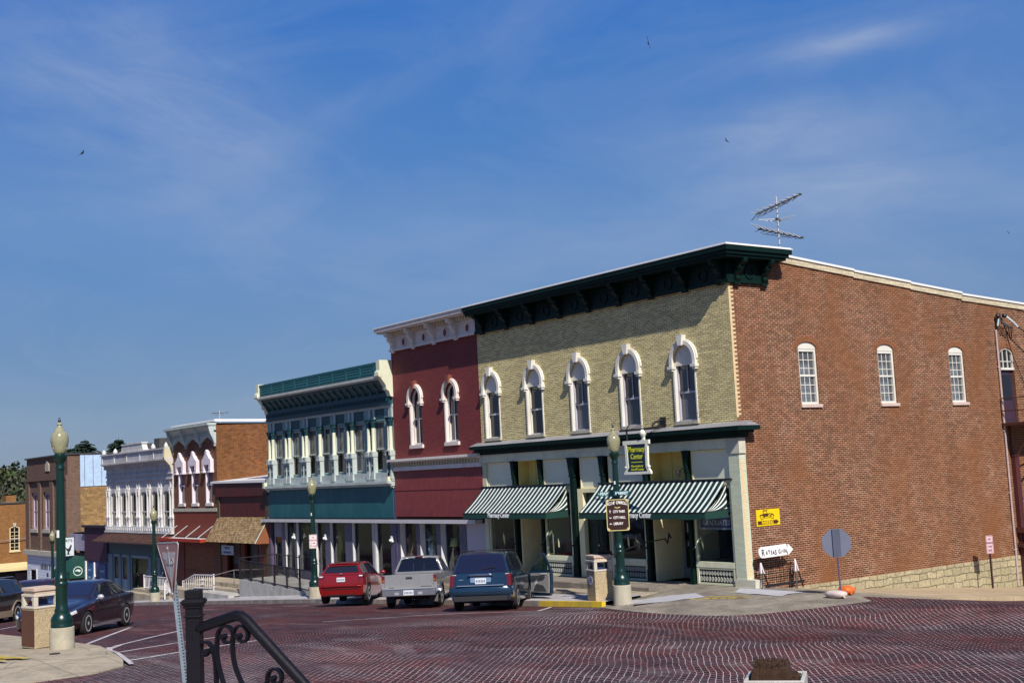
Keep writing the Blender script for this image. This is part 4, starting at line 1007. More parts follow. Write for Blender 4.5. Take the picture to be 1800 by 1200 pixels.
# ---- generic shopfront with canopy strip for the two middle stores
def shopfront(B, items, z0, z1, dp=.2):
    """items: (x0, x1, kind): g glass, p lilac panel, w white post, d door, k grey board, r white return"""
    for x0, x1, k in items:
        if k == 'g':
            mb = MB(); mb.box(x0, x1, dp, dp+.1, z0, z0+.45); mb.box(x0, x0+.03, dp+.02, dp+.1, z0+.45, z1); mb.box(x1-.03, x1, dp+.02, dp+.1, z0+.45, z1); mb.box(x0+.03, x1-.03, dp+.021, dp+.099, z1-.05, z1)
            w = mb.build('display_window', LILAC, B); MB().box(x0+.03, x1-.03, dp+.06, dp+.066, z0+.45, z1-.05).build('glass', G_SHOP, w)
            MB().box(x0-.03, x0+.004, -.03, dp+.019, z0, z1).build('window_return', mat('pale_return', (.58, .57, .54), .8), w)
        elif k == 'd':
            mb = MB(); mb.box(x0, x0+.1, .02, .12, z0, z1); mb.box(x1-.1, x1, .02, .12, z0, z1); mb.box(x0+.1, x1-.1, .02, .12, z0, z0+.25); mb.box(x0+.1, x1-.1, .02, .12, z1-.75, z1)
            d = mb.build('shop_door', mat('grey_door_paint', (.22, .23, .25), .6), B); MB().box(x0+.1, x1-.1, .07, .076, z0+.25, z1-.75).build('glass', G_DARK, d)
        else:
            m = {'p': LILAC, 'w': SILV, 'k': mat('grey_board', (.40, .38, .42), .7, .06)}[k]
            y = {'p': -.04, 'w': -.06, 'k': -.02}[k]
            mb = MB(); mb.box(x0, x1, y, .18, z0, z1); mb.build('shopfront_post', m, B)
shopfront(REDB, [(-19.83, -19.6, 'p'), (-19.6, -18.3, 'g'), (-18.3, -18.03, 'p'), (-18.03, -16.76, 'g'), (-16.76, -16.46, 'p'), (-16.46, -15.1, 'g'), (-15.1, -14.6, 'p'), (-14.6, -13.33, 'k')], -1.25, 1.75)
def strip_canopy():
    mb = MB(); mb.box(-32.75, -13.55, -.32, .05, 1.75, 1.9); mb.m = 1; mb.box(-32.75, -13.55, -.30, .06, 1.9, 1.93)
    o = mb.build('canopy_edge', [mat('dull_aluminium', (.50, .49, .50), .45, .1, 1.5), BLACKM], TEALB)
# ================================================================== teal building
TEAL = mat('teal_paint', (.012, .092, .112), .55, .16, .8, dirt=((.035, .13, .145), .6))
TEALD = mat('deep_teal_paint', (.006, .046, .062), .5, .15, 1.5)
OFFW = mat('grey_white_paint', (.42, .475, .455), .6, .12, 2, dirt=((.28, .31, .29), .5))
CREAMC = mat('pale_cream_paint', (.60, .61, .46), .6, .1, 2)
def build_teal():
    B = thing('teal_store_building', 'teal and white iron fronted store with paired columns and deep bracketed cornice', 'building', (-32.36, 0, -1))
    X0, X1 = -32.36, -19.84
    wins = [(a-.22, b-.16) for a, b in [(-31.42, -30.52), (-29.52, -28.62), (-27.78, -26.88), (-26.4, -25.5), (-25.02, -24.12), (-23.22, -22.3), (-21.4, -20.48)]]
    # shift: window frames stand slightly behind the columns
    holes = [(a-.02, b+.02, 3.95, 6.10, 0) for a, b in wins]
    mb = MB(); wall_face(mb, X0, X1, 3.2, 7.3, FX, holes, .2); mb.build('front_wall', mat('teal_grey_wall', (.17, .28, .28), .6, .15, 2), B)
    mb = MB(); mb.quad((X0, 0, -3), (X0, 22, -3), (X0, 22, 7.4), (X0, 0, 8.2)); mb.quad((X1, 0, 3), (X1, 22, 3), (X1, 22, 7.4), (X1, 0, 8.2)); mb.each('side_wall', RED_B, B)
    mb = MB(); mb.quad((X0, -.1, 8.3), (X1, -.1, 8.3), (X1, 22, 7.5), (X0, 22, 7.5)); mb.box(-30.2, -29.0, 1.0, 1.5, 8.3, 8.75); mb.box(-25.3, -24.4, 1.5, 2.2, 8.2, 8.85); mb.build('roof', ROOFM, B)
    pl = [(G_GREY, G_BLUE), (G_GREY, G_DARK), (G_GREY, G_DARK), (G_BLUE, G_BLUE), (G_GREY, G_DARK), (G_GREY, G_GREY), (G_GREY, G_DARK)]
    for (a, b), g in zip(wins, pl): sash_window(B, FX, a, b, 3.97, 6.08, 0, .10, OFFW, g, fw=.05, sill=None, meet=.44)
    # transom panels above windows
    for a, b in wins:
        mb = MB(); mb.box(a-.04, b+.04, -.015, .01, 6.2, 6.62); mb.build('frieze_panel', TEALD, B)
    mb = MB(); mb.box(X0, X1, -.05, .0, 6.62, 6.76); mb.build('frieze_band', OFFW, B)
    # columns
    cols = [q+.17 for q in [-32.1, -31.72, -30.22, -29.85, -28.35, -28.02, -26.62, -25.24, -23.85, -23.5, -22.0, -21.6, -20.25, -20.12]]
    for x in cols:
        mb = MB()
        mb.lathe([(.11, 4.78), (.11, 4.84), (.085, 4.9), (.078, 5.7), (.08, 5.82)], (x, -.10, 0), 12)
        c = mb.build('column', CREAMC, B, smooth=True)
        mb = MB(); mb.lathe([(.085, 5.82), (.10, 5.86), (.095, 5.98), (.15, 6.1), (.17, 6.16)], (x, -.10, 0), 12); mb.box(x-.16, x+.16, -.26, .0, 6.16, 6.2)
        for k in range(6): t_ = 2*pi*k/6; mb.ball((x+.12*cos(t_), -.10+.12*sin(t_), 6.06), .035, 4)
        mb.build('capital', TEALD, c, smooth=True)
        mb = MB(); mb.box(x-.15, x+.15, -.26, .0, 4.58, 4.78); mb.lathe([(.155, -.02), (.155, .02)], (x, -.13, 4.78), 14); mb.box(x-.125, x+.125, -.2, .0, 3.86, 4.58); mb.box(x-.15, x+.15, -.23, .0, 3.6, 3.86); mb.m = 1
        for za, zb in ((3.98, 4.18), (4.26, 4.48)): mb.box(x-.06, x+.06, -.21, -.19, za, zb)
        mb.m = 0
        mb.box(x-.08, x+.08, -.06, .0, 6.2, 6.62)
        mb.build('pedestal', [OFFW, TEALD], c)
    # sill band and lower cornice
    mb = MB(); mb.box(X0, X1, -.16, .0, 3.62, 3.88); mb.box(X0-.05, X1+.02, -.2, 0, 3.52, 3.62); mb.box(X0-.08, X1-.01, -.34, 0, 3.40, 3.519); mb.box(X0, X1-.012, -.22, 0, 3.30, 3.40); mb.build('sill_cornice', OFFW, B)
    mb = MB()
    for x in (X0+.1, X1-.16): mb.prism([(0, 3.2), (.1, 3.22), (.2, 3.36), (.36, 3.42), (.36, 3.7), (0, 3.7)], x-.1, x+.1, lambda u, v, t: (t, -u, v))
    mb.each('end_console', CREAMC, B)
    # bracketed cornice
    mb = MB(); mb.box(X0+.1, X1-.1, -.12, 0, 6.76, 7.3); mb.box(X0+.05, X1-.05, -.15, 0, 6.74, 6.80)
    mb.prism([(0, 7.3), (.16, 7.34), (.30, 7.55), (.48, 7.74), (.5, 7.8), (0, 7.8)], X0+.1, X1-.1, lambda u, v, t: (t, -u, v))
    C_ = mb.build('cornice', TEALD, B)
    mb = MB(); x = X0+.2
    while x < X1-.2: mb.box(x, x+.07, -.17, -.121, 6.92, 7.08); x += .16
    mb.each('dentil', TEALD, C_)
    mb = MB(); x = X0+.45
    while x < X1-.3:
        mb.prism([(0.0, 7.22), (.2, 7.26), (.26, 7.45), (.42, 7.55), (.47, 7.76), (0, 7.76)], x-.07, x+.07, lambda u, v, t: (t, -u, v)); x += .62
    mb.each('modillion', mat('modillion_teal', (.014, .075, .092), .5), C_)
    mb = MB(); mb.box(X0+.35, X1-.15, -.58, 0, 7.8, 7.86); mb.box(X0+.3, X1-.12, -.64, 0, 7.861, 7.97); mb.build('cornice_moulding', mat('grey_moulding', (.42, .43, .40), .6), C_)
    mb = MB(); mb.box(X0+.4, X1-.2, -.56, -.3, 7.971, 8.5); mb.box(X0+.38, X1-.2, -.58, -.28, 8.5, 8.56)
    C2 = mb.build('parapet', TEAL, B)
    mb = MB(); x = X0+.6; r = random.Random(3); n = 9; w = (X1-X0-1.0)/n
    for k in range(n):
        xa = X0+.55+w*k; mb.band([(xa+.06, 8.05), (xa+w-.06, 8.05), (xa+w-.06, 8.44), (xa+.06, 8.44)], [(xa+.02, 8.01), (xa+w-.02, 8.01), (xa+w-.02, 8.48), (xa+.02, 8.48)], -.585, -.561, FX, True)
        for i in range(10):
            for j in range(3):
                cx, cz = xa+.12+(w-.24)*(i+.5*(j % 2))/10, 8.12+.12*j
                mb.cyl((cx, -.575, cz), (cx, -.561, cz), .045, n=6)
    mb.build('pressed_ornament', mat('pressed_teal', (.013, .094, .112), .5), C2)
    for x in (X0+.2, X1-.1):
        mb = MB(); mb.prism([(0, 7.05), (.14, 7.1), (.2, 7.3), (.32, 7.38), (.34, 7.55), (.62, 7.92), (.7, 7.98), (.7, 8.1), (.62, 8.2), (.62, 8.62), (0, 8.62)], x-.14, x+.16, lambda u, v, t: (t, -u, v)); mb.cyl((x-.17, -.62, 7.98), (x+.19, -.62, 7.98), .09, n=12); mb.build('end_bracket', CREAMC, C_)
    # flat teal signboard
    mb = MB(); mb.box(X0+.15, X1-.15, -.08, .1, 1.95, 3.3); mb.build('fascia_panel', TEAL, B)
    mb = MB(); mb.box(X0-.02, X0+.15, -.06, .1, -2.0, 3.3); mb.box(X1-.15, X1+.0, -.062, .1, -1.6, 3.3); mb.each('edge_pier', mat('violet_pier', (.085, .06, .12), .6), B)
    shopfront(B, [(-31.95, -31.0, 'd'), (-31.0, -30.6, 'p'), (-30.6, -29.6, 'g'), (-29.6, -29.4, 'p'), (-29.35, -27.6, 'g'), (-27.6, -27.4, 'w'), (-27.35, -26.4, 'g'), (-26.4, -25.9, 'p'), (-25.85, -24.45, 'g'), (-24.45, -23.8, 'p'), (-23.75, -21.95, 'g'), (-21.95, -21.75, 'w'), (-21.7, -20.4, 'g'), (-20.4, -19.99, 'p')], -1.05, 1.75, .06)
    mb = MB()
    for x in (-29.45, -26.2, -20.15): mb.box(x-.05, x+.05, -.16, -.06, .95, 1.2); mb.ball((x, -.2, 1.02), .06, 5)
    mb.each('wall_lamp', FLASH, B, per=2)
    return B
TEALB = build_teal(); strip_canopy()
# display dressing seen through the glass of the red and teal stores
def dressing():
    r = random.Random(12)
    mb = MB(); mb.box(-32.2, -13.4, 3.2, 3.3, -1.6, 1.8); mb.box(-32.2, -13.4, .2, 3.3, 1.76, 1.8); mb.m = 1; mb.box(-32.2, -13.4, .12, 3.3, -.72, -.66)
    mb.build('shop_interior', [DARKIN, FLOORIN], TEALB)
    def show(name, label, cat, mb, m, smooth='all'): return tag(mb.build(name, m, None, smooth=smooth), label, cat, 'goods in the shop windows')
    def dress(x, z, h, m, label, w=.2, y=.42):
        mb = MB(); mb.lathe([(w*1.1, 0), (w*.95, h*.4), (w*.5, h*.62), (w*.75, h*.86), (w*.25, h*.97), (w*.12, h)], (x, y, z), 12)
        for sg in (-1, 1): mb.tube([(x+sg*w*.55, y, z+h*.84), (x+sg*w*1.05, y, z+h*.66), (x+sg*w*1.0, y-.03, z+h*.5)], .05, 6)
        show('dress', label, 'dress', mb, m)
    dress(-18.25, -.2, 1.75, mat('dress_white', (.75, .78, .85), .8), 'long white dress hanging in red store window')
    dress(-17.85, -.5, 1.4, mat('dress_aqua', (.6, .75, .72), .8), 'short pale aqua dress in red store window', .24)
    mb = MB(); mb.lathe([(.26, .0), (.25, .02), (.14, .03), (.13, .12), (.06, .16)], (-17.82, .42, 1.05), 16); mb.cyl((-17.82, .42, .85), (-17.82, .42, 1.06), .02)
    show('sun_hat', 'pale hat above the aqua dress in red store window', 'hat', mb, mat('hat_straw', (.55, .54, .42), .8))
    dress(-19.5, -.45, 1.75, mat('dress_brown', (.3, .13, .05), .8), 'brown dress in the red store window', .26)
    dress(-19.15, -.55, 1.3, mat('dress_red', (.2, .02, .02), .8), 'deep red dress beside the brown dress', .24)
    dress(-25.8, -.4, 1.75, mat('dress_gold', (.5, .4, .12), .8), 'gold dress in the teal store window', .16)
    dress(-30.9, -.4, 1.85, mat('dress_pale_green', (.55, .6, .4), .8), 'pale green dress at left end of teal store window', .22)
    mb = MB(); mb.box(-16.75, -15.85, .4, .72, -.66, .28); mb.box(-16.78, -15.82, .37, .74, .28, .32); mb.m = 1
    for z in (-.56, -.26, .02): mb.box(-16.7, -15.9, .385, .4, z, z+.18)
    show('chest_of_drawers', 'dark maroon chest under the yellow lamp in window', 'chest', mb, [mat('chest_maroon', (.10, .012, .012), .6), mat('chest_front', (.13, .02, .018), .5)], False)
    mb = MB(); mb.lathe([(.2, .48), (.11, .8)], (-16.3, .5, .32), 16); mb.m = 1; mb.lathe([(.07, .0), (.1, .15), (.06, .3), (.02, .5)], (-16.3, .5, .32), 12)
    show('table_lamp', 'yellow shaded table lamp on the maroon chest', 'lamp', mb, [mat('lamp_shade_yellow', (.8, .74, .25), .8), mat('lamp_base_dark', (.05, .04, .05), .4)])
    mb = MB(); mb.box(-30.1, -28.6, .5, .9, -.66, -.62); mb.box(-30.1, -30.0, .5, .9, -.66, .35); mb.box(-28.7, -28.6, .5, .9, -.66, .35); mb.box(-30.0, -28.7, .86, .9, -.62, .3); mb.box(-30.0, -28.7, .5, .9, .0, .03)
    show('display_shelf', 'blue display shelf in the teal store window', 'shelf', mb, mat('display_blue', (.06, .10, .22), .8), False)
dressing()
# ================================================================== one-storey visitor information shop
CORR = stripes('maroon_corrugated', (.105, .022, .020), (.030, .007, .008), .24, .66, 0, .55, bump=.5)
SHAKE = brick('wood_shake', (.38, .255, .12), (.26, .17, .08), (.08, .045, .03), c3=(.42, .31, .19), bw=.14, rh=.11, ms=.008, rowshade=.9, wear=((.42, .34, .25), .6))
DKRED = mat('dark_red_board', (.10, .016, .012), .6, .2, 1.5)
def build_visitor():
    B = thing('visitor_shop_building', 'low one storey shop clad in maroon metal under a wood shingle awning', 'building', (-39, 0, -1.7))
    X0, X1 = -38.98, -32.38
    mb = MB(); mb.box(X0, X1, -.12, .1, 3.06, 3.80); mb.build('upper_cladding', CORR, B)
    mb = MB(); mb.box(X0+.3, X1-.4, .0, .1, 1.9, 3.06); mb.build('lower_cladding', CORR, B)
    mb = MB(); mb.add([(X0-.5, -.2, 3.8), (X1, -.2, 3.72), (X1, -.2, 3.86), (X0-.5, -.2, 3.9), (X0-.5, 4, 4.2), (X1, 4, 4.2)], [(0, 1, 2, 3), (3, 2, 5, 4)]); mb.build('roof', FLASH, B)
    mb = MB(); mb.box(X0, X0+.3, -.06, .15, -1.8, 3.05); mb.box(X1-.4, X1, -.06, .15, -1.8, 3.05); mb.each('side_pier', mat('olive_brown_pier', (.075, .06, .03), .8), B)
    # awning of shakes, solid sides
    a = awning_sheet(B, SHAKE, X0+.0, X1-.05, 1.97, .70, -.02, -.8, .0, 'awning')
    uvl = a.data.uv_layers[0].data
    for i in range(len(uvl)): uvl[i].uv = (uvl[i].uv[0], uvl[i].uv[1]*1.25)
    mb = MB()
    for x in (X0+.01, X1-.06): mb.add([(x, -.02, 1.95), (x, -.02, .66), (x, -.79, .68)], [(0, 1, 2)])
    mb.add([(X0, -.79, .69), (X1-.05, -.79, .69), (X1-.05, -.02, .66), (X0, -.02, .66)], [(0, 1, 2, 3)])
    mb.build('awning_side', mat('rust_board', (.22, .075, .03), .7), a)
    mb = MB()
    for x in (X1-.06,): mb.tube([(x, -.02, 1.99), (x, -.82, .71)], .025, 6)
    mb.build('edge_trim', OFFW, a)
    # front under the awning
    mb = MB(); mb.box(X0+.3, -37.9, .0, .12, -1.8, 1.9); mb.box(-36.0, -35.6, .0, .12, -1.8, 1.9); mb.box(X1-1.3, X1-.4, .0, .12, -1.8, 1.9); mb.box(-37.9, X1-1.3, .002, .118, 1.2, 1.9); mb.build('front_wall', DKRED, B)
    for x0, x1 in ((-37.9, -36.95), (-36.95, -36.0), (-35.6, -34.65), (-34.65, -33.68)):
        mb = MB(); mb.box(x0, x0+.12, .3, .36, -1.0, 1.2); mb.box(x1-.12, x1, .3, .36, -1.0, 1.2); mb.box(x0+.12, x1-.12, .3, .36, -1.0, -.55); mb.box(x0+.12, x1-.12, .3, .36, 1.05, 1.2)
        d = mb.build('door', mat('maroon_door', (.05, .012, .012), .5), B); MB().box(x0+.12, x1-.12, .33, .336, -.55, 1.05).build('glass', G_GREY, d)
    mb = MB(); mb.quad((X0+.3, .8, -1.6), (X1-.4, .8, -1.6), (X1-.4, .8, 1.9), (X0+.3, .8, 1.9)); mb.box(-37.9, -33.7, -.02, .9, -1.8, -1.0); mb.build('entry_wall', DARKIN, B)
    return B
VIS = build_visitor()
t = thing('hanging_sign', 'small white visitor information sign hanging under the shingle awning', 'sign', (-37.0, -.35, .2))
mb = MB(); mb.box(-37.75, -36.25, -.37, -.33, .02, .50); mb.build('sign_board', mat('sign_white', (.55, .60, .62), .6), t)
mb = MB(); mb.box(-37.72, -36.28, -.376, -.371, .28, .47); mb.box(-37.72, -36.28, -.376, -.371, .05, .24); mb.build('sign_band', mat('sign_pale_blue', (.30, .38, .52), .6), t)
NAVY = mat('navy_lettering', (.02, .03, .12), .6)
text('VISITOR', .17, NAVY, t, (-37, -.377, .315), (1, 0, 0), (0, 0, 1), bold=.004); text('INFORMATION', .15, NAVY, t, (-37, -.377, .09), (1, 0, 0), (0, 0, 1), bold=.004, sx=.95)
mb = MB(); mb.tube([(-37.6, -.35, .5), (-37.6, -.35, .68)], .012, 5); mb.tube([(-36.4, -.35, .5), (-36.4, -.35, .68)], .012, 5); mb.build('chain', BLACKM, t)
# ================================================================== brick store with zigzag cornice
BR4 = brick('brown_red_brick', (.19, .050, .030), (.13, .036, .024), (.22, .14, .09), ms=.009, rowshade=.45, stain=((.10, .055, .022), .5))
BR4S = brick('rust_brick', (.19, .055, .015), (.115, .034, .011), (.24, .13, .06), c3=(.07, .024, .011), ms=.01, rowshade=.8, stain=((.13, .06, .015), .5), wear=((.30, .16, .085), .35))
PALEP = mat('pale_lilac_white', (.68, .61, .66), .55, .07, 2)
def build_zigzag():
    B = thing('zigzag_cornice_building', 'red brick store with three tall white hooded windows and zigzag white cornice', 'building', (-45.5, 0, -2.5))
    X0, X1 = -45.48, -39.0
    W = [(-44.55, -43.75), (-42.52, -41.72), (-40.46, -39.66)]
    mb = MB(); wall_face(mb, X0, X1, -2.8, 7.2, FX, [(a, b, 2.72, 4.75, 0) for a, b in W], .25); mb.build('front_wall', BR4, B)
    mb = MB(); wall_face(mb, 0, 16, -3, 7.0, SX2(X1), (), 0); mb.build('side_wall', BR4S, B)
    mb = MB(); mb.quad((X0, 0, -3), (X0, 16, -3), (X0, 16, 7), (X0, 0, 7)); mb.quad((X0, 16, -3), (X1, 16, -3), (X1, 16, 7), (X0, 16, 7)); mb.build('rear_wall', BR4S, B)
    mb = MB(); mb.prism([(-.1, 7.18), (16, 6.95), (16, 7.1), (-.1, 7.32)], X1-.25, X1+.06, lambda u, v, t: (t, u, v)); mb.box(X0, X1-.26, -.1, .3, 7.2, 7.3); mb.quad((X0, .1, 7.1), (X1, .1, 7.1), (X1, 16, 6.9), (X0, 16, 6.9)); mb.build('coping', FLASH, B)
    for a, b in W:
        c = (a+b)/2
        w = sash_window(B, FX, a, b, 2.74, 4.75, 0, .10, PALEP, (mat('drawn_blind', (.10, .06, .085), .6), mat('plum_glass', (.035, .01, .02), .15)), fw=.03, sill=PINKW, sill_h=.16, meet=.5)
        MB().box(a-.08, a+.01, -.05, .15, 2.74, 4.5).build('jamb', PALEP, w)
        mb = MB(); P = [(c-.62, 4.45), (c-.62, 5.12), (c-.4, 5.22), (c-.2, 5.42), (c-.14, 5.42), (c-.14, 5.55), (c, 5.68), (c+.14, 5.55), (c+.14, 5.42), (c+.2, 5.42), (c+.4, 5.22), (c+.62, 5.12), (c+.62, 4.45), (c+.34, 4.45), (c+.34, 4.85), (c-.34, 4.85), (c-.34, 4.45)]
        mb.prism(P, -.2, .01, FX); mb.box(c-.66, c+.66, -.24, -.0, 4.4, 4.5) if False else None
        for s in (-1, 1): mb.box(c+s*.48-.18, c+s*.48+.18, -.24, .012, 4.42, 4.52); mb.box(c+s*.48-.12, c+s*.48+.12, -.22, .013, 4.6, 4.66)
        mb.lathe([(.04, 0), (.07, .03)], (c, -.21, 5.2), 10, 'y'); mb.build('hood_mould', PALEP, w)
    mb = MB(); mb.box(X0, X1, -.08, .0, 2.28, 2.46); mb.box(X0, X1+.0, -.12, -.0, 2.40, 2.459) if False else None; mb.build('sill_band', STONE, B)
    mb = MB(); mb.box(X0, X1, -.04, .05, .9, 2.28); mb.build('fascia_panel', mat('brick_red_board', (.17, .032, .014), .7, .2, 1), B)
    # cornice with three gablets
    mb = MB()
    n = 3; w = (X1-X0)/n
    P = [(X0, 6.9)]
    lo = [(X0, 6.02)]
    for k in range(n): lo += [(X0+w*(k+.5), 6.42), (X0+w*(k+1), 6.02)]
    mb.prism([(X0, 6.72)] + lo + [(X1, 6.72)], -.12, .0, FX)
    mb.prism([(0, 6.6), (.18, 6.65), (.30, 6.85), (.38, 6.95), (0, 6.95)], X0, X1, lambda u, v, t: (t, -u, v))
    mb.box(X0-.15, X1+.02, -.45, 0, 6.951, 7.0); mb.box(X0-.2, X1+.05, -.52, 0, 7.001, 7.12)
    C_ = mb.build('cornice', OFFW, B)
    for k in range(n+1):
        x = X0+w*k; x = min(max(x, X0+.1), X1-.1)
        mb = MB(); mb.prism([(0, 5.95), (.10, 5.98), (.16, 6.2), (.34, 6.55), (.44, 6.93), (0, 6.93)], x-.09, x+.09, lambda u, v, t: (t, -u, v)); mb.box(x-.06, x+.06, -.1, 0, 5.85, 5.95); mb.build('bracket', OFFW, C_)
    mb = MB(); x = X0+.3
    while x < X1-.2: mb.box(x, x+.07, -.24, -.1, 6.52, 6.62); x += .2
    mb.each('dentil', OFFW, C_)
    # ground floor
    mb = MB(); mb.box(X0, -44.0, -.05, .1, -2.6, .75); mb.box(-39.6, X1, -.05, .1, -2.6, .75); mb.box(-44, -39.6, -.02, .1, .3, .75); mb.box(-44, -39.6, -.02, .1, -2.6, -1.0); mb.build('shopfront', DKRED, B)
    mb = MB(); mb.box(-43.9, -39.7, .04, .1, -1.0, -.85); mb.box(-43.9, -43.8, .04, .1, -.85, .3); mb.box(-41.9, -41.8, .04, .1, -.85, .3); mb.box(-39.8, -39.7, .04, .1, -.85, .3)
    w = mb.build('display_window', mat('aluminium_frame', (.35, .36, .38), .4), B); MB().box(-43.8, -39.8, .07, .076, -.85, .3).build('glass', G_GREY, w)
    # flat red canopy hung on rods
    mb = MB(); mb.box(X0+.1, X1-.1, -1.0, .0, .74, .79); mb.m = 1; mb.box(X0+.08, X1-.08, -1.03, -1.0, .66, .84); mb.box(X0+.06, X0+.0801, -1.03, 0, .66, .84); mb.box(X1-.0801, X1-.06, -1.03, 0, .66, .84)
    c = mb.build('canopy', [mat('canopy_white', (.6, .58, .58)), mat('canopy_red', (.30, .028, .012), .6, .15, 2)], B)
    mb = MB()
    for x in (-45.0, -43.4, -41.5, -39.7): mb.tube([(x, 0, 1.5), (x, -.98, .84)], .025, 6)
    mb.each('canopy_rod', SILV, c)
    return B
def SX2(x): return lambda u, v, d: (x-d, u, v)
ZIG = build_zigzag()
# ================================================================== white iron-fronted store
WH = mat('white_iron_paint', (.60, .585, .57), .55, .1, 2.5, dirt=((.34, .31, .28), .5))
WHG = mat('weathered_white_iron', (.50, .49, .50), .6, .15, 3, dirt=((.26, .22, .21), .55))
SLATE = mat('slate_blue_paint', (.095, .155, .215), .55, .15, 1.5)
BSH = brick('brown_shingle', (.085, .038, .026), (.055, .026, .02), (.02, .012, .01), bw=.3, rh=.14, ms=.006, rowshade=.6)
def build_white():
    B = thing('white_iron_store_building', 'ornate white iron fronted store with blue ground floor and brown shingle awning', 'building', (-57.6, 0, -3.3))
    X0, X1 = -57.6, -45.52
    n = 6; pitch = (X1-X0-.9)/n; cs = [X0+.25+1.925*k+.90 for k in range(n)]
    W = [(c-.50, c+.50) for c in cs]
    mb = MB(); wall_face(mb, X0, X1, .9, 5.3, FX, [(a, b, 1.38, 3.3, .22) for a, b in W], .14); mb.build('front_wall', WHG, B)
    mb = MB(); mb.quad((X0, 0, -4), (X0, 18, -4), (X0, 18, 5.3), (X0, 0, 5.6)); mb.quad((X1, 0, -3), (X1, 18, -3), (X1, 18, 5.3), (X1, 0, 5.6)); mb.quad((X0, 18, -4), (X1, 18, -4), (X1, 18, 5.3), (X0, 18, 5.3)); mb.build('side_wall', BR4S, B)
    mb = MB(); mb.quad((X0, 0, 5.5), (X1, 0, 5.5), (X1, 18, 5.2), (X0, 18, 5.2)); mb.box(-54, -52.6, 1, 1.8, 5.4, 6.6); mb.box(-49.5, -48.6, .3, 1.0, 5.5, 6.75); mb.build('roof', ROOFM, B)
    for a, b in W:
        sash_window(B, FX, a, b, 1.4, 3.3, .2, .075, WH, (G_DARK, G_DARK), fw=.045, sill=None, meet=.44)
    cols = []
    for k in range(n+1):
        x = X0+.25+1.925*k
        cols += [x-.2, x+.2]
    for x in cols:
        mb = MB(); mb.box(x-.11, x+.11, -.11, .0, 1.2, 1.9); mb.box(x-.14, x+.14, -.14, .0, 1.88, 1.98); mb.lathe([(.10, 1.98), (.085, 2.05), (.072, 2.1), (.066, 3.3), (.085, 3.36), (.072, 3.42), (.125, 3.62), (.13, 3.68)], (x, -.05, 0), 10); mb.box(x-.14, x+.14, -.15, 0, 3.68, 3.74); mb.box(x-.08, x+.08, -.06, 0, 3.74, 4.2)
        mb.build('column', WH, B, smooth=True)
    mb = MB(); mb.box(X0, X1, -.2, 0, 1.06, 1.38-.02); mb.box(X0-.03, X1, -.26, 0, .98, 1.06)
    for k in range(30): mb.box(X0+.2+k*.4, X0+.4+k*.4, -.235, -.2, 1.14, 1.3)
    mb.build('sill_course', WH, B)
    mb = MB(); mb.box(X0, X1, -.10, 0, 4.2, 4.34); mb.box(X0, X1, -.05, 0, 4.34, 4.52); mb.box(X0, X1, -.14, 0, 4.52, 4.62); mb.box(X0, X1, -.08, 0, 4.62, 5.1); mb.prism([(0, 5.0), (.12, 5.05), (.28, 5.3), (.4, 5.36), (0, 5.36)], X0, X1, lambda u, v, t: (t, -u, v)); mb.box(X0+.1, X1-.0, -.5, 0, 5.361, 5.46); mb.box(X0+.15, X1-.05, -.44, -.1, 5.461, 5.98); mb.box(X0+.1, X1, -.52, -.08, 5.98, 6.06)
    C_ = mb.build('cornice', WHG, B)
    mb = MB(); x = X0+.1
    while x < X1-.1: mb.box(x, x+.09, -.12, -.0801, 4.7, 4.82); x += .2
    x = X0+.3
    while x < X1-.1: mb.box(x, x+.1, -.34, -.1, 5.06, 5.2); x += .5
    mb.each('dentil', WHG, C_)
    mb = MB()
    for k in range(5): mb.box(X0+.3+k*(X1-X0)/5, X0+.42+k*(X1-X0)/5, -.47, -.44, 5.47, 5.97)
    mb.each('parapet_strip', WH, C_)
    mb = MB(); mb.prism([(-53.6, 6.06), (-49.4, 6.06), (-49.7, 6.5), (-53.3, 6.5)], -.42, -.1, FX); mb.box(-53.7, -49.3, -.46, -.06, 6.06, 6.12); mb.box(-53.4, -49.6, -.46, -.06, 6.5, 6.58); mb.build('pediment', WH, C_)
    for x in (X0+.3, -55.0, -48.0, X1-.25):
        mb = MB(); mb.lathe([(.1, 0), (.16, .08), (.12, .2), (.05, .3), (.02, .34)], (x, -.3, 6.06), 10); mb.build('urn', WH, C_, smooth='all')
    mb = MB(); mb.prism([(0, 4.62), (.1, 4.65), (.2, 5.0), (.52, 5.36), (.56, 5.5), (.5, 6.12), (0, 6.12)], X1-.2, X1-.002, lambda u, v, t: (t, -u, v)); mb.build('end_bracket', mat('cream_end', (.56, .50, .34), .6, .1, 3), C_)
    # shingle awning
    a = awning_sheet(B, BSH, X0+.05, X1-.1, 1.04, .48, -.02, -1.1, .0, 'awning')
    mb = MB(); mb.box(X0+.05, X1-.1, -1.12, -1.08, .40, .48); mb.add([(X0+.06, -.02, 1.0), (X0+.06, -.02, .42), (X0+.06, -1.09, .42)], [(0, 1, 2)]); mb.add([(X1-.11, -.02, 1.0), (X1-.11, -.02, .42), (X1-.11, -1.09, .42)], [(0, 1, 2)]); mb.build('awning_edge', mat('brown_edge', (.06, .035, .03), .7), a)
    # blue ground floor
    mb = MB(); mb.box(X0, X1, .0, .1, -.45, .9); mb.build('fascia_panel', mat('dark_slate_board', (.035, .075, .10), .6), B)
    x = X0
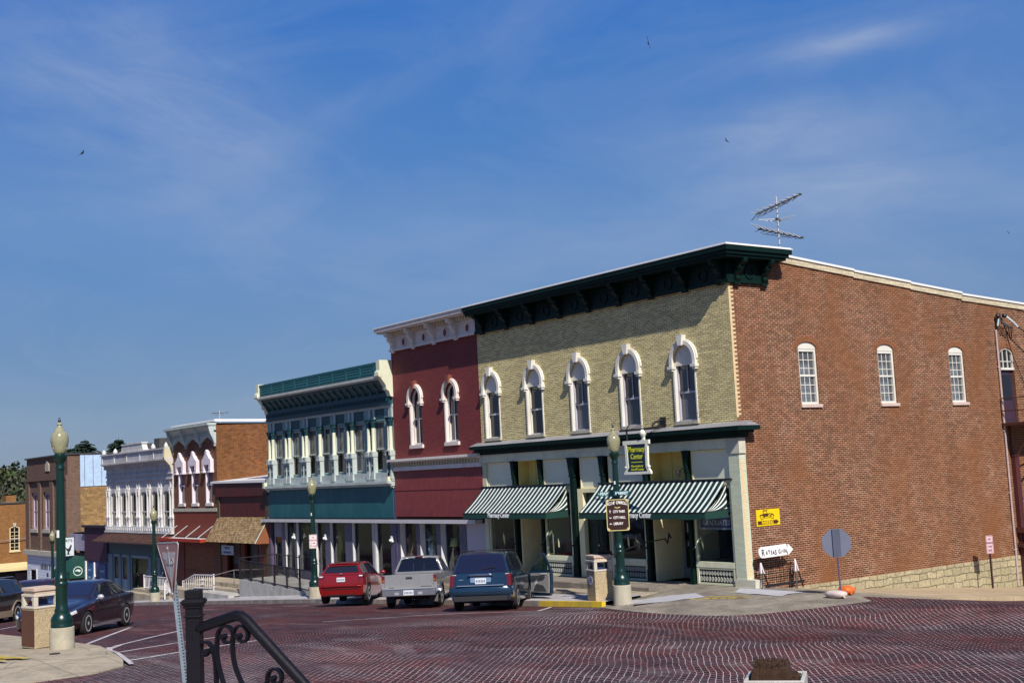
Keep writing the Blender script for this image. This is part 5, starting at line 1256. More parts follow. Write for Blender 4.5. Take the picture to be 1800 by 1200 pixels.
    for k, (w, kind) in enumerate([(.9, 'p'), (1.2, 'd'), (.45, 'p'), (1.2, 'd'), (.5, 'p'), (3.4, 'g'), (.5, 'p'), (1.1, 'd'), (.5, 'p'), (2.2, 'g')]):
        if kind == 'p': MB().box(x, x+w, -.06, .12, -3.5, -.45).build('pilaster', SLATE, B)
        else:
            zb = -2.6 if kind == 'd' else -2.5
            mb = MB(); mb.box(x, x+.12, .02, .1, -3.5, -.45); mb.box(x+w-.12, x+w, .02, .1, -3.5, -.45); mb.box(x+.12, x+w-.12, .02, .1, -3.5, zb+.6 if kind == 'd' else zb); mb.box(x+.12, x+w-.12, .02, .1, -.6, -.45)
            d = mb.build('shop_door' if kind == 'd' else 'display_window', mat('light_slate_paint', (.17, .25, .32), .55), B); MB().box(x+.12, x+w-.12, .06, .066, zb+.6 if kind == 'd' else zb, -.6).build('glass', G_DARK if kind == 'd' else G_SHOP, d)
        x += w
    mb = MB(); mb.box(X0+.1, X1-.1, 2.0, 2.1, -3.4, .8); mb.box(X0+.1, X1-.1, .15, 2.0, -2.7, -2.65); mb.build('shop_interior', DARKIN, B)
    mb = MB(); mb.lathe([(.55, -.0), (.3, .5), (.03, 1.1)], (-51.3, .7, -1.7), 8); mb.cyl((-51.3, .7, -2.6), (-51.3, .7, -1.6), .03); mb.build('folded_parasol', mat('parasol_cream', (.42, .36, .30), .8), B)
    return B
WHT = build_white()
# ================================================================== low purple shop
PURP = stripes('purple_board', (.050, .018, .040), (.038, .013, .032), .2, .8, 1, .7)
def build_purple():
    B = thing('purple_shop_building', 'low purple boarded shop squeezed between white store and brown brick hall', 'building', (-66, 0, -3.9))
    X0, X1 = -66.5, -57.62
    mb = MB(); mb.box(-62.5, X1, -.1, .1, -1.0, 1.25); mb.m = 1; mb.box(-62.7, X1, -.25, .2, 1.25, 1.4); mb.build('fascia_panel', [PURP, mat('dark_violet_edge', (.015, .008, .025), .6)], B)
    mb = MB(); mb.box(X0, -62.52, .05, .15, -.4, .75); mb.build('upper_wall', mat('lavender_board', (.30, .27, .36), .7, .15, 1), B)
    mb = MB(); mb.quad((X0, .3, .9), (X1, .3, 1.1), (X1, 12, 1.4), (X0, 12, 1.2)); mb.build('roof', ROOFM, B)
    mb = MB(); mb.box(-62.5, X1, -.06, .1, -4.2, -1.0); mb.build('shopfront', mat('navy_violet_board', (.028, .03, .12), .6), B)
    BL = mat('shop_blue_panel', (.02, .07, .19), .5)
    for x0, x1 in ((-62.0, -60.9), (-59.3, -58.0)):
        mb = MB(); mb.box(x0, x1, -.1, -.06, -3.6, -1.2); p = mb.build('door_panel', BL, B)
        mb = MB()
        for z in (-1.7, -2.2, -2.7, -3.2): mb.box(x0+.2, x1-.25, -.106, -.101, z, z+.12)
        mb.each('sign_strip', mat('pale_blue_strip', (.2, .32, .45), .6), p)
    mb = MB(); mb.box(-62.35, -62.15, -.14, -.0, -4.1, -1.05); mb.prism([(-60.7, -2.3), (-60.1, -2.3), (-60.3, -1.9), (-60.33, -1.1), (-60.47, -1.1), (-60.5, -1.9)], -.13, -.061, FX); mb.build('white_trim', FLASH, B)
    mb = MB(); mb.box(-60.65, -60.15, -.12, -.062, -3.9, -2.35); mb.build('shop_door', mat('dark_green_door', (.008, .03, .02), .5), B)
    # green awning with emblem
    AW = mat('awning_plain_green', (.003, .048, .032), .7, .15, 1)
    a = awning_sheet(B, AW, X0, -62.55, -.75, -1.75, -.02, -1.1, .0, 'awning')
    mb = MB(); mb.add([(-62.55, -.02, -.76), (-62.55, -.02, -2.2), (-62.55, -1.1, -2.2), (-62.55, -1.1, -1.75)], [(0, 1, 2, 3)]); mb.box(X0, -62.551, -1.115, -1.095, -2.25, -1.75); s = mb.build('valance', AW, a)
    A = arc(.56, -1.72, .27, .27, 0, 2*pi, 20)[:-1]; Q = arc(.56, -1.72, .32, .32, 0, 2*pi, 20)[:-1]
    fe = lambda u, v, d: (-62.545+d, -u, v)
    LW = mat('awning_white_print', (.55, .62, .6), .7)
    mb = MB(); mb.band(A, Q, 0, .006, fe, True); mb.prism([(.36, -1.72), (.45, -1.62), (.6, -1.6), (.72, -1.66), (.76, -1.74), (.66, -1.72), (.55, -1.74), (.45, -1.80)], 0, .006, fe); mb.build('emblem', LW, a)
    text('ark & hall', .33, LW, a, (-64.2, -1.12, -2.16), (1, 0, 0), (0, 0, 1), bold=.006, sx=.9) if False else None
    mb = MB(); mb.box(X0, -62.5, .3, .4, -4.2, -.6); mb.build('entry_wall', DARKIN, B)
    return B
PUR = build_purple()
t = thing('rooster_sign', 'white projecting board with a rooster picture above the green awning', 'sign', (-65.2, -.4, -.1))
fe = lambda u, v, d: (-65.2+d, u, v)
mb = MB(); mb.prism([(-.78, -.76), (-.04, -.76), (-.04, .52), (-.78, .52)], -.04, .04, fe); mb.build('sign_board', mat('sign_white', (.55, .60, .62)), t)
P = [(-.62, -.66), (-.52, -.62), (-.47, -.46), (-.58, -.34), (-.62, -.12), (-.53, -.22), (-.43, -.26), (-.34, -.14), (-.26, .02), (-.17, -.04), (-.24, -.24), (-.28, -.4), (-.37, -.48), (-.37, -.62), (-.24, -.66)]
mb = MB(); mb.prism(P, .041, .046, fe); mb.build('rooster_emblem', mat('sign_black', (.02, .02, .025), .6), t)
text("RT'S", .26, mat('sign_black', (.02, .02, .025), .6), t, (-65.155, -.38, .22), (0, 1, 0), (0, 0, 1), bold=.004)
mb = MB(); mb.tube([(-65.2, -.8, .56), (-65.2, .3, .56)], .025, 6); mb.tube([(-65.2, -.8, .56), (-65.2, -.8, .5)], .02, 6); mb.build('sign_arm', BLACKM, t)
# ================================================================== brown brick hall
BB = brick('brown_hall_brick', (.15, .085, .058), (.11, .065, .047), (.20, .15, .11), ms=.009, rowshade=.5, stain=((.16, .075, .065), .45))
TB = brick('tan_side_brick', (.34, .20, .075), (.26, .15, .06), (.30, .22, .12), c3=(.16, .08, .035), bw=.3, rh=.16, ms=.013, rowshade=.8, stain=((.22, .13, .06), .5))
RIB = stripes('pale_blue_metal', (.42, .55, .72), (.13, .19, .28), .62, .93, 0, .4, bump=.3)
def build_hall():
    B = thing('brown_brick_hall', 'brown brick two storey hall with pilasters and pale blue metal upper side wall', 'building', (-77.6, 0, -4.9))
    X0, X1 = -77.6, -66.6
    W = [(-76.3, -74.5), (-73.0, -71.25), (-69.6, -67.9)]
    mb = MB(); wall_face(mb, X0, X1, -.7, 6.45, FX, [(a, b, 1.0, 3.8, 0) for a, b in W], .3); mb.build('front_wall', BB, B)
    mb = MB(); mb.quad((X1, 0, -4.5), (X1, .9, -4.5), (X1, .9, 6.45), (X1, 0, 6.45)); mb.m = 1; mb.quad((X1, .9, -4.5), (X1, 14, -4.5), (X1, 14, 4.1), (X1, .9, 4.1)); mb.build('side_wall', [BB, TB], B)
    mb = MB(); mb.prism([(.9, 4.1), (14, 4.1), (14, 6.3), (.9, 6.42)], -.05, .1, SX2(X1)); mb.build('metal_cladding', RIB, B)
    mb = MB(); mb.quad((X0, 0, -5), (X0, 14, -5), (X0, 14, 6.2), (X0, 0, 6.45)); mb.quad((X0, 14, -5), (X1, 14, -5), (X1, 14, 6.2), (X0, 14, 6.2)); mb.build('rear_wall', BB, B)
    mb = MB(); mb.prism([(-.15, 6.45), (14, 6.32), (14, 6.42), (-.15, 6.56)], X0-.1, X1+.1, lambda u, v, t: (t, u, v)); mb.build('coping', mat('dark_coping', (.05, .045, .045), .6), B)
    mb = MB()
    for x0, x1 in ((X0, X0+1.0), (-74.1, -73.4), (-70.9, -70.0), (-67.6, X1)): mb.box(x0, x1, -.12, .0, -.6, 4.7)
    mb.box(X0, X1, -.16, 0, 4.7, 5.0); mb.each('pilaster', BB, B)
    for a, b in W: sash_window(B, FX, a, b, 1.0, 3.8, 0, .2, mat('lilac_frame', (.50, .42, .52), .6), (mat('plum_pane', (.05, .02, .05), .2), mat('plum_pane', (.05, .02, .05), .2)), mullion='full', fw=.16, sill=STONE, sill_h=.25, meet=.5)
    mb = MB(); mb.prism([(-72.2, 5.4), (-71.2, 5.4), (-71.2, 5.9), (-71.7, 6.2), (-72.2, 5.9)], -.06, 0, FX); mb.build('date_stone', STONE, B)
    mb = MB(); mb.box(X0-.1, X1, -.3, .05, -.95, -.6); mb.box(X0-.15, X1, -.36, .05, -.7, -.601) if False else None; mb.build('ledge', STONE, B)
    mb = MB(); mb.box(X0+.1, X1-.1, -.05, .1, -5.2, -.95); p = mb.build('siding', stripes('white_clapboard', (.56, .60, .70), (.30, .32, .42), .22, .86, 1, .6, bump=.3), B)
    for x0, x1, z0, z1_ in ((-76.4, -74.6, -3.6, -2.0), (-72.6, -71.0, -4.9, -2.9)):
        mb = MB(); mb.band([(x0+.12, z0), (x1-.12, z0), (x1-.12, z1_-.12), (x0+.12, z1_-.12)], [(x0, z0-.05), (x1, z0-.05), (x1, z1_), (x0, z1_)], -.12, -.04, FX, True)
        w = mb.build('window' if z0 > -4 else 'door', mat('pale_frame', (.5, .5, .52)), B); MB().box(x0+.12, x1-.12, -.08, -.06, z0, z1_-.12).build('glass', G_DARK if z0 > -4 else G_GREY, w)
    BL = mat('sign_black', (.02, .02, .025), .6)
    mb = MB()
    for k, x in enumerate((-73.6, -73.2, -72.8, -72.4, -72.0, -71.3)): mb.box(x, x+.22, -.07, -.05, -2.0, -1.68+.08*(k % 2))
    mb.box(-72.0, -71.6, -.07, -.05, -2.5, -2.25); mb.build('house_number', BL, B)
    return B
HALL = build_hall()
# ================================================================== far orange brick building across the next street
OB = brick('orange_brick', (.27, .115, .030), (.20, .085, .025), (.26, .15, .07), ms=.010, rowshade=.5, stain=((.17, .07, .025), .5))
def build_far():
    XW = -93.0
    B = thing('orange_brick_building', 'orange brick building at far left with one many paned window and cream canopy', 'building', (XW, -6, -6))
    f = SX2(XW)
    sc = 1.07
    mb = MB(); wall_face(mb, -9, 14, -6.5, 2.95, f, [(2.45, 3.33, -1.28, .74, .16)], .15); mb.build('side_wall', OB, B)
    mb = MB(); mb.box(XW-18, XW, -9, 14, 2.9, 2.96); mb.build('roof', ROOFM, B)
    mb = MB(); mb.box(XW-.3, XW+.08, -9, 14, 2.96, 3.12); mb.build('coping', mat('dark_coping', (.05, .045, .045), .6), B)
    w = sash_window(B, f, 2.45, 3.33, -1.28, .74, .16, .06, mat('cream_frame', (.60, .50, .30), .6), (G_DARK, G_DARK), mullion='full', bars=0, fw=.09, sill=mat('cream_frame', (.60, .50, .30)), sill_h=.12, ext=.06)
    mb = MB()
    for k in (1, 2, 4, 5): z = -1.28+2.02*k/6; mb.prism([(2.53, z-.02), (3.25, z-.02), (3.25, z+.02), (2.53, z+.02)], .03, .07, f)
    mb.build('glazing_bar', mat('cream_frame', (.60, .50, .30)), w)
    mb = MB(); mb.prism([(2.79, .88), (2.99, .88), (3.04, 1.22), (2.74, 1.22)], -.08, .0, f); mb.build('keystone', STONE, w)
    mb = MB(); mb.add([(XW, -9, -2.35), (XW, 14, -2.35), (XW+1.3, 14, -2.75), (XW+1.3, -9, -2.75), (XW+1.3, 14, -3.0), (XW+1.3, -9, -3.0)], [(0, 1, 2, 3), (3, 2, 4, 5)]); mb.build('canopy', mat('cream_canopy', (.62, .50, .26), .7, .12, 1), B)
    mb = MB(); mb.box(XW-.1, XW+.02, -9, 14, -6.5, -3.0); mb.build('ground_floor_front', DARKIN, B)
    mb = MB(); mb.box(XW+.02, XW+.06, 2.9, 6, -4.4, -3.3); mb.build('notice_board', mat('dull_mauve_board', (.16, .12, .14), .8), B)
    mb = MB(); mb.box(XW-3, XW-1.4, 2.5, 3.4, 2.9, 3.72); mb.m = 1; mb.box(XW-3.05, XW-1.35, 2.45, 3.7, 2.95, 3.12); c = mb.build('chimney', [OB, FLASH], B)
    mb = MB(); mb.tube([(XW+.3, -9, -.55), (XW+.25, -2, -.50), (XW+.2, 6, -.1)], .03, 5); mb.build('cable', mat('grey_cable', (.22, .2, .24), .6), B)
    return B
FARB = build_far()
# ================================================================== street lamps
LGREEN = mat('lamp_green_paint', (.0016, .021, .016), .3, .2, 3, spec=.6)
LCONC = mat('lamp_concrete', (.42, .38, .29), .9, .2, 5, bump=.3, dirt=((.27, .24, .17), .6))
def globe_mat():
    m, t, b = _new('lamp_globe'); setp(b, .18, 0, .5)
    b.inputs['Base Color'].default_value = (.62, .55, .27, 1); b.inputs['Transmission Weight'].default_value = .35; b.inputs['Subsurface Weight'].default_value = .3
    b.inputs['Subsurface Radius'].default_value = (.2, .2, .1)
    g = t.node('ShaderNodeNewGeometry').outputs['Position']
    c = t.ramp(t.noise(g, 3, 3), [(.3, (.34, .33, .19)), (.7, (.47, .45, .29))]); t.link(c, b.inputs['Base Color'])
    return m
GLOBE = globe_mat()
def make_lamp():
    t = thing('street_lamp', 'tall green street lamp with acorn globe on a concrete drum', 'street lamp', (0, 0, 0), 0, 'green acorn street lamps')
    mb = MB(); mb.lathe([(.26, -.25), (.262, .45), (.25, .46), (0.02, .46)], (0, 0, 0), 28); mb.build('pedestal', LCONC, t, smooth=True)
    Z = .46
    mb = MB(); mb.lathe([(.235, 0), (.235, .05), (.225, .07), (.232, .12), (.225, .20), (.17, .29), (.150, .31), (.155, .36), (.130, .42), (.122, .52), (.120, .86), (.124, .88), (.145, .90), (.145, .94), (.128, .96), (.125, 1.00), (.135, 1.02), (.135, 1.06), (.112, 1.09), (.105, 1.2)], (0, 0, Z), 26)
    for k in range(8):
        a = 2*pi*k/8; mb.lathe([(.012, .45), (.012, .84)], (.118*cos(a), .118*sin(a), Z), 5)
    mb.build('base', LGREEN, t, smooth=True)
    mb = MB(); n = 16; V = []; prof = [(.100, 1.2), (.098, 2.0), (.088, 2.9), (.080, 3.42)]
    for r, z in prof:
        for k in range(2*n): q = r*(1.0 if k % 2 else .93); a = pi*k/n; V.append((q*cos(a), q*sin(a), Z+z))
    mb.add(V, [(i*2*n+k, i*2*n+(k+1) % (2*n), (i+1)*2*n+(k+1) % (2*n), (i+1)*2*n+k) for i in range(3) for k in range(2*n)]); mb.build('pole', LGREEN, t, smooth=True)
    mb = MB(); mb.lathe([(.078, 3.40), (.10, 3.42), (.10, 3.46), (.085, 3.5), (.09, 3.56), (.135, 3.64), (.15, 3.69), (.15, 3.72), (.12, 3.74), (.11, 3.76)], (0, 0, Z), 22); mb.build('collar', LGREEN, t, smooth=True)
    mb = MB(); mb.lathe([(.105, 3.75), (.13, 3.80), (.17, 3.92), (.192, 4.04), (.190, 4.12), (.165, 4.20), (.12, 4.255)], (0, 0, Z), 24); mb.build('globe', GLOBE, t, smooth='all')
    mb = MB(); mb.lathe([(.122, 4.25), (.10, 4.29), (.082, 4.32), (.05, 4.36), (.045, 4.38), (.062, 4.40), (.05, 4.43), (.02, 4.45), (.03, 4.475), (.022, 4.50), (.008, 4.53)], (0, 0, Z), 18); mb.build('finial_cap', [GLOBE], t, smooth=True)
    mb = MB(); mb.lathe([(.035, 4.40), (.04, 4.43), (.018, 4.45), (.032, 4.47), (.03, 4.5), (.006, 4.56)], (0, 0, Z), 12); mb.build('finial', LGREEN, t, smooth='all')
    return t
LAMP = make_lamp()
spots = [((-2.45, -18.80, .33), 'nearest green street lamp, on the near pavement beside left bin'), ((-1.55, -3.5, -.15), 'green street lamp carrying the direction board outside the corner store'),
         ((-20.98, -3.36, -1.10), 'green street lamp carrying a no parking plate beside the red car'), ((-39.2, -3.52, -2.21), 'green street lamp before the white iron store and white railings'),
         ((-60.6, -2.8, -3.68), 'farthest green street lamp, before the brown brick hall')]
for i, (p, lab) in enumerate(spots):
    o = LAMP if i == 0 else copy_tree(LAMP); o.location = p; o['label'] = lab; o.rotation_euler = (0, 0, .4*i)
# white stickers on two poles
STK = mat('white_sticker', (.7, .7, .7), .5)
def sticker(x, y, z, w, h, label):
    mb = MB(); n = 6; V = []
    for i in range(n+1):
        a = radians(-75)+w*i/n/.1; V += [(x+.101*cos(a), y+.101*sin(a), z), (x+.101*cos(a), y+.101*sin(a), z+h)]
    mb.add(V, [(2*i, 2*i+2, 2*i+3, 2*i+1) for i in range(n)])
    tag(mb.build('sticker', STK), label, 'sticker')
sticker(-2.45, -18.8, 2.72, .07, .16, 'small white sticker halfway up the nearest lamp pole')
sticker(-1.55, -3.5, 3.15, .05, .09, 'small white sticker on the lamp pole above street name plates')
sticker(-20.98, -3.36, 2.25, .05, .12, 'small white sticker high on the lamp pole beside red car')

def frame_at(P, face):
    """local axes for a flat sign at P whose face looks along 'face' (horizontal angle)"""
    n = Vector((cos(face), sin(face), 0)); ux = Vector((-n.y, n.x, 0))     # reading direction when seen from the front
    P = Vector(P)
    return lambda u, v, d: tuple(P + ux*u + Vector((0, 0, v)) - n*d), ux
# ---- direction board
FACE = radians(-40)
P0 = Vector((-1.55, -3.5, 0)) + Vector((cos(FACE), sin(FACE), 0))*.13
t = thing('direction_sign', 'brown Mount Carroll direction board with gold border strapped to the lamp', 'sign', (P0.x, P0.y, 2.1))
f, ux = frame_at(P0, FACE)
def rrect(w, h, r, n=4):
    P = []
    for cx, cz, a in ((w-r, h-r, 0), (-w+r, h-r, pi/2), (-w+r, -h+r, pi), (w-r, -h+r, 1.5*pi)):
        P += [(cx+r*cos(a+pi/2*i/n), cz+r*sin(a+pi/2*i/n)) for i in range(n+1)]
    return P
zc = 2.28
sh = lambda P: [(u, v+zc) for u, v in P]
GOLD = mat('gold_paint', (.60, .52, .22), .5, .1, 5); BRN = mat('sign_brown', (.028, .008, .006), .5, .15, 3)
WL2 = mat('sign_white_lettering', (.72, .68, .64), .6)
mb = MB(); mb.prism(sh(rrect(.315, .44, .05)), 0, .03, f); mb.build('sign_board', BRN, t)
mb = MB(); mb.band(sh(rrect(.30, .425, .05)), sh(rrect(.32, .445, .055)), -.008, .0, f, True)
for sx_ in (-1, 1):
    for sz in (-1, 1): mb.prism([(sx_*.29, zc+sz*.415), (sx_*.22, zc+sz*.415), (sx_*.29, zc+sz*.345)], -.007, 0, f)
mb.build('border', GOLD, t)
mb = MB(); mb.prism(sh([(-.09, .235), (-.05, .225), (0, .21), (.05, .225), (.09, .235), (.06, .20), (0, .19), (-.06, .20)]), -.007, 0, f); mb.build('flourish', GOLD, t)
def tx(s, u, v, size, al='CENTER', sx=1, m=WL2, bold=.003): text(s, size, m, t, f(u, v, -.006), ux, (0, 0, 1), al, bold=bold, sx=sx)
for i, ch in enumerate('MOUNT CARROLL'):
    u = -.262+.524*i/12; tx(ch, u, zc+.275+.035*(1-(u/.27)**2), .118, sx=.74, bold=.0045)
tx('CITY PARK', -.13, zc+.065, .10, 'LEFT', .70); tx('CITY HALL', -.13, zc-.105, .10, 'LEFT', .72); tx('LIBRARY', -.13, zc-.275, .10, 'LEFT', .72)
mb = MB()
mb.prism([(-.225, zc+.065), (-.205, zc+.065), (-.205, zc+.115), (-.19, zc+.115), (-.215, zc+.15), (-.24, zc+.115), (-.225, zc+.115)], -.007, 0, f)
for z in (zc-.075, zc-.245): mb.prism([(-.25, z), (-.215, z+.022), (-.215, z+.008), (-.175, z+.008), (-.175, z-.008), (-.215, z-.008), (-.215, z-.022)], -.007, 0, f)
mb.build('arrow', WL2, t)
mb = MB(); mb.lathe([(.112, 0), (.112, .05)], (-1.55, -3.5, 2.05), 14); mb.lathe([(.112, 0), (.112, .05)], (-1.55, -3.5, 2.5), 14); mb.build('strap', LGREEN, t)
# ---- street name plates
SGN = mat('street_sign_green', (.008, .115, .105), .4, .1, 3)
SGB = mat('street_sign_blue_green', (.006, .060, .085), .4, .1, 3)
WSL = mat('street_sign_lettering', (.62, .75, .75), .5)
def nameplate(pos, ang, w, h, s, small, pre, lab, m, size, off):
    t = thing('street_name_sign', lab, 'sign', (pos[0], pos[1], pos[2]))
    f, ux = frame_at(pos, ang)
    mb = MB(); mb.prism(rrect(w, h, .015, 2), -.004+off, .004+off, f) if False else mb.prism([(u, v+0) for u, v in rrect(w, h, .015, 2)], -.004, .004, f); mb.build('sign_board', m, t)
    text(s, size, WSL, t, f(0.0, -h*.52, -.006), ux, (0, 0, 1), bold=.004, sx=.9)
    if small: text(small, size*.5, WSL, t, f(w-.06, -h*.1, -.006), ux, (0, 0, 1), bold=.001)
    if pre: text(pre, size*.5, WSL, t, f(-w+.05, -h*.3, -.006), ux, (0, 0, 1), bold=.001)
    return t
nameplate((-1.83, -3.70, 2.885), radians(-60), .225, .068, 'MAIN', 'ST', 'N', 'green MAIN street name plate on the left of the lamp pole', SGN, .125, 0)
nameplate((-1.30, -3.52, 2.895), radians(-38), .225, .068, 'MARKET', 'ST', '', 'dark MARKET street name plate on the right of the lamp pole', SGB, .105, 0)
t = thing('sign_clamp', 'square green clamp holding the street name plates to the lamp', 'clamp', (-1.55, -3.62, 2.8)); mb = MB(); mb.box(-1.63, -1.47, -3.68, -3.52, 2.80, 2.99); mb.box(-1.64, -1.46, -3.69, -3.6, 2.97, 3.0); mb.build('clamp_body', LGREEN, t)
mb = MB(); mb.box(-1.75, -1.35, -3.64, -3.6, 2.86, 2.9); mb.build('clamp_arm', LGREEN, t)
# ---- no parking plates
def plate(pos, ang, w, h, lines, lab, m, lm, size, pole=None, band=None):
    t = thing('no_parking_sign', lab, 'sign', pos); f, ux = frame_at(pos, ang)
    mb = MB(); mb.prism(rrect(w/2, h/2, .03, 3), -.004, .004, f); mb.build('sign_board', m, t)
    mb = MB(); mb.band(rrect(w/2-.03, h/2-.03, .02, 3), rrect(w/2-.018, h/2-.018, .025, 3), -.006, -.003, f, True); mb.build('border', lm, t)
    n = len(lines)
    for i, s in enumerate(lines): text(s, size, lm, t, f(0, h/2-.06-(h-.1)*(i+.72)/n, -.006), ux, (0, 0, 1), bold=.002, sx=.85)
    if pole is not None:
        mb = MB(); x, y = pos[0]-cos(ang)*.03, pos[1]-sin(ang)*.03; mb.box(x-.028, x+.028, y-.02, y+.02, pole, pos[2]+h/2-.03); mb.build('post', mat('brown_sign_post', (.045, .018, .018), .6, .2, 3), t)
    return t
RDL = mat('red_sign_lettering', (.40, .05, .06), .6)
SW = mat('plate_white', (.66, .64, .64), .5, .06, 4)
plate((-20.98+.1*cos(radians(-35)), -3.36+.1*sin(radians(-35)), 1.2), radians(-35), .32, .56, ['NO', 'PARKING', '2 AM', 'TO 6 AM'], 'white no parking plate on the lamp beside the red car', SW, RDL, .085)
PKP = mat('plate_faded_pink', (.62, .42, .46), .6, .1, 5)
plate((.75, 10.95, .40), radians(-15), .30, .60, ['NO', 'PARKING', 'THIS', 'SIDE'], 'faded pink no parking this side sign by stone wall base', PKP, mat('faded_sign_lettering', (.12, .05, .09), .6), .095, pole=-1.35)
# ---- wall signs on the brick side
YEL = mat('sign_yellow', (.75, .52, .004), .45, .06, 3)
BRL = mat('sign_dark_brown', (.06, .022, .005), .6)
t = thing('parking_sign', 'yellow PARKING sign with old car drawing on the brick side wall', 'sign', (.04, 1.0, 1.9)); f = SX
mb = MB(); mb.prism([(.5, 1.69), (1.5, 1.69), (1.5, 2.17), (.5, 2.17)], -.03, -.006, f); mb.build('sign_board', YEL, t)
mb = MB(); mb.prism([(.54, 1.73), (1.32, 1.73), (1.32, 1.71), (1.45, 1.785), (1.32, 1.86), (1.32, 1.84), (.54, 1.84)], -.034, -.0301, f); mb.build('arrow', BRL, t)
text('PARKING', .125, YEL, t, (.037, .955, 1.74), (0, 1, 0), (0, 0, 1), bold=.004, sx=.95)
mb = MB(); d0, d1 = -.034, -.0301
for cx in (.73, 1.18): mb.band(arc(cx, 1.945, .052, .055, 0, 2*pi, 18)[:-1], arc(cx, 1.945, .07, .075, 0, 2*pi, 18)[:-1], d0, d1, f, True); mb.prism(arc(cx, 1.945, .015, .016, 0, 2*pi, 8)[:-1], d0, d1, f)
mb.prism([(.60, 1.96), (.66, 2.02), (.78, 2.04), (.84, 1.98), (.86, 1.93), (1.06, 1.93), (1.10, 2.01), (1.2, 2.035), (1.27, 1.98), (1.25, 1.98), (1.18, 2.02), (1.10, 1.96), (1.09, 1.915), (.83, 1.915), (.79, 2.0), (.7, 2.03), (.62, 1.97)], d0, d1, f)
mb.prism([(.80, 2.0), (.83, 1.96), (1.0, 1.96), (1.02, 2.05), (.80, 2.05)], d0-.001, d1, f); mb.prism([(.78, 2.15), (.98, 2.15), (.98, 2.135), (.955, 2.12), (.965, 2.05), (.945, 2.05), (.935, 2.12), (.81, 2.12), (.81, 2.05), (.785, 2.05)], d0, d1, f)
mb.prism([(1.03, 1.96), (1.03, 2.05), (1.16, 2.045), (1.16, 2.03), (1.05, 2.03), (1.05, 1.96)], d0, d1, f); mb.build('car_emblem', BRL, t)
t = thing('arrow_sign', 'white rounded RAVENS GRIN arrow sign beside the brick corner', 'sign', (.38, .8, .9)); f = lambda u, v, d: (.40-d, u, v)
out = [(.27, .80), (1.28, .80+.02)] + [(1.30, .93), (1.34, .93), (1.34, .80), (1.57, .96), (1.36, 1.14), (1.34, 1.02), (1.30, 1.02), (1.28, 1.14)] + [(.27, 1.12)] + [(.27+.165*cos(a), .96+.16*sin(a)) for a in np.linspace(pi/2, 1.5*pi, 10)][1:-1]
mb = MB(); mb.prism(out, 0, .035, f); mb.build('sign_board', mat('sign_gloss_white', (.78, .76, .77), .4, .04, 4), t)
BK = mat('sign_black', (.02, .02, .025), .6)
for s, u, sz, up in (('R', .27, .27, .865), ('a', .43, .19, .90), ('Y', .53, .18, .895), ('E', .63, .15, .89), ('A', .72, .16, .875), ('S', .81, .20, .86), ('G', .97, .17, .885), ('r', 1.08, .17, .885), ('i', 1.15, .17, .885), ('N', 1.23, .16, .885)):
    text(s, sz, BK, t, (.404, u, up), (0, 1, 0), (0, 0, 1), bold=.0035, sx=.8)
# sawhorse rack below it
t = thing('wire_rack', 'low black wire sign rack on splayed legs with white tops', 'rack', (.45, 1.2, -.15))
m_ = MB()
gz0 = lambda x, y: corner_z(x, y)
for y in (.42, 1.78):
    m_.tube([(.12, y+.02, .34), (.12, y, gz0(.12, y))], .02, 6)
m_.tube([(.12, .3, .62), (.12, 1.9, .62)], .014, 6); m_.tube([(.14, .3, .3), (.14, 1.9, .3)], .014, 6)
m_.box(.08, .46, .28, 1.95, -.02-.08, .02-.08) if False else None
m_.box(.42, .46, .25, 1.9, -.03, .04)
for k in range(9): y = .42+1.3*k/8; m_.tube([(.12, y, .62), (.12, y, .0)], .008, 4)
m_.build('rack_frame', BLACKM, t)
for y in (.25, 1.72):
    ap = (.30, y, .66)
    for dx, dy in ((.20, -.16), (.05, .18), (-.18, .0)):
        bx, by = ap[0]+dx*1.0, ap[1]+dy*1.3; zg = gz0(bx, by)
        mid = Vector(ap).lerp(Vector((bx, by, zg)), .42)
        mb = MB(); mb.tube([tuple(mid), (bx, by, zg)], .022, 6); l = mb.build('leg', BLACKM, t)
        mb = MB(); mb.tube([ap, tuple(mid)], .024, 6); mb.build('white_leg_top', mat('rack_white', (.68, .60, .63), .5), l)
# ---- hanging pharmacy sign on a bracket
t = thing('shop_sign', 'hanging green and cream Pharmacy Center sign on an iron bracket', 'sign', (-3.3, -1.2, 4.7))
f = lambda u, v, d: (-3.16+u, -1.2+d, v)
BORD = mat('sign_cream_border', (.74, .74, .62), .5, .05, 4); SNAV = mat('sign_dark_green', (.008, .026, .045), .5, .15, 2); GT = mat('gold_green_lettering', (.58, .62, .03), .5)
out = [(-.60, 4.42), (.60, 4.42), (.60, 4.30), (.53, 4.28), (.50, 3.62), (.53, 3.55), (.62, 3.45), (.62, 3.38), (-.60, 3.38), (-.60, 3.44), (-.48, 3.55), (-.50, 3.62), (-.52, 4.28), (-.60, 4.30)]
inn = [(-.42, 4.30), (.43, 4.30), (.43, 4.26), (.42, 4.22), (.40, 3.66), (.42, 3.55), (.47, 3.48), (.47, 3.46), (-.46, 3.46), (-.45, 3.49), (-.38, 3.58), (-.39, 3.66), (-.41, 4.22), (-.42, 4.26)]
mb = MB(); mb.prism(inn, -.018, .018, f); mb.build('sign_board', SNAV, t)
mb = MB(); mb.band(inn, out, -.035, .035, f, True); mb.lathe([(.02, 0), (.07, .03), (.11, .10), (.11, .16), (.06, .23), (.01, .25)], (-2.82, -1.2, 4.50), 14); mb.box(-2.87, -2.77, -1.23, -1.17, 4.415, 4.52)
mb.ball((-3.68, -1.2, 3.6), .055, 6); mb.ball((-2.64, -1.2, 3.6), .055, 6); mb.build('sign_border', BORD, t)
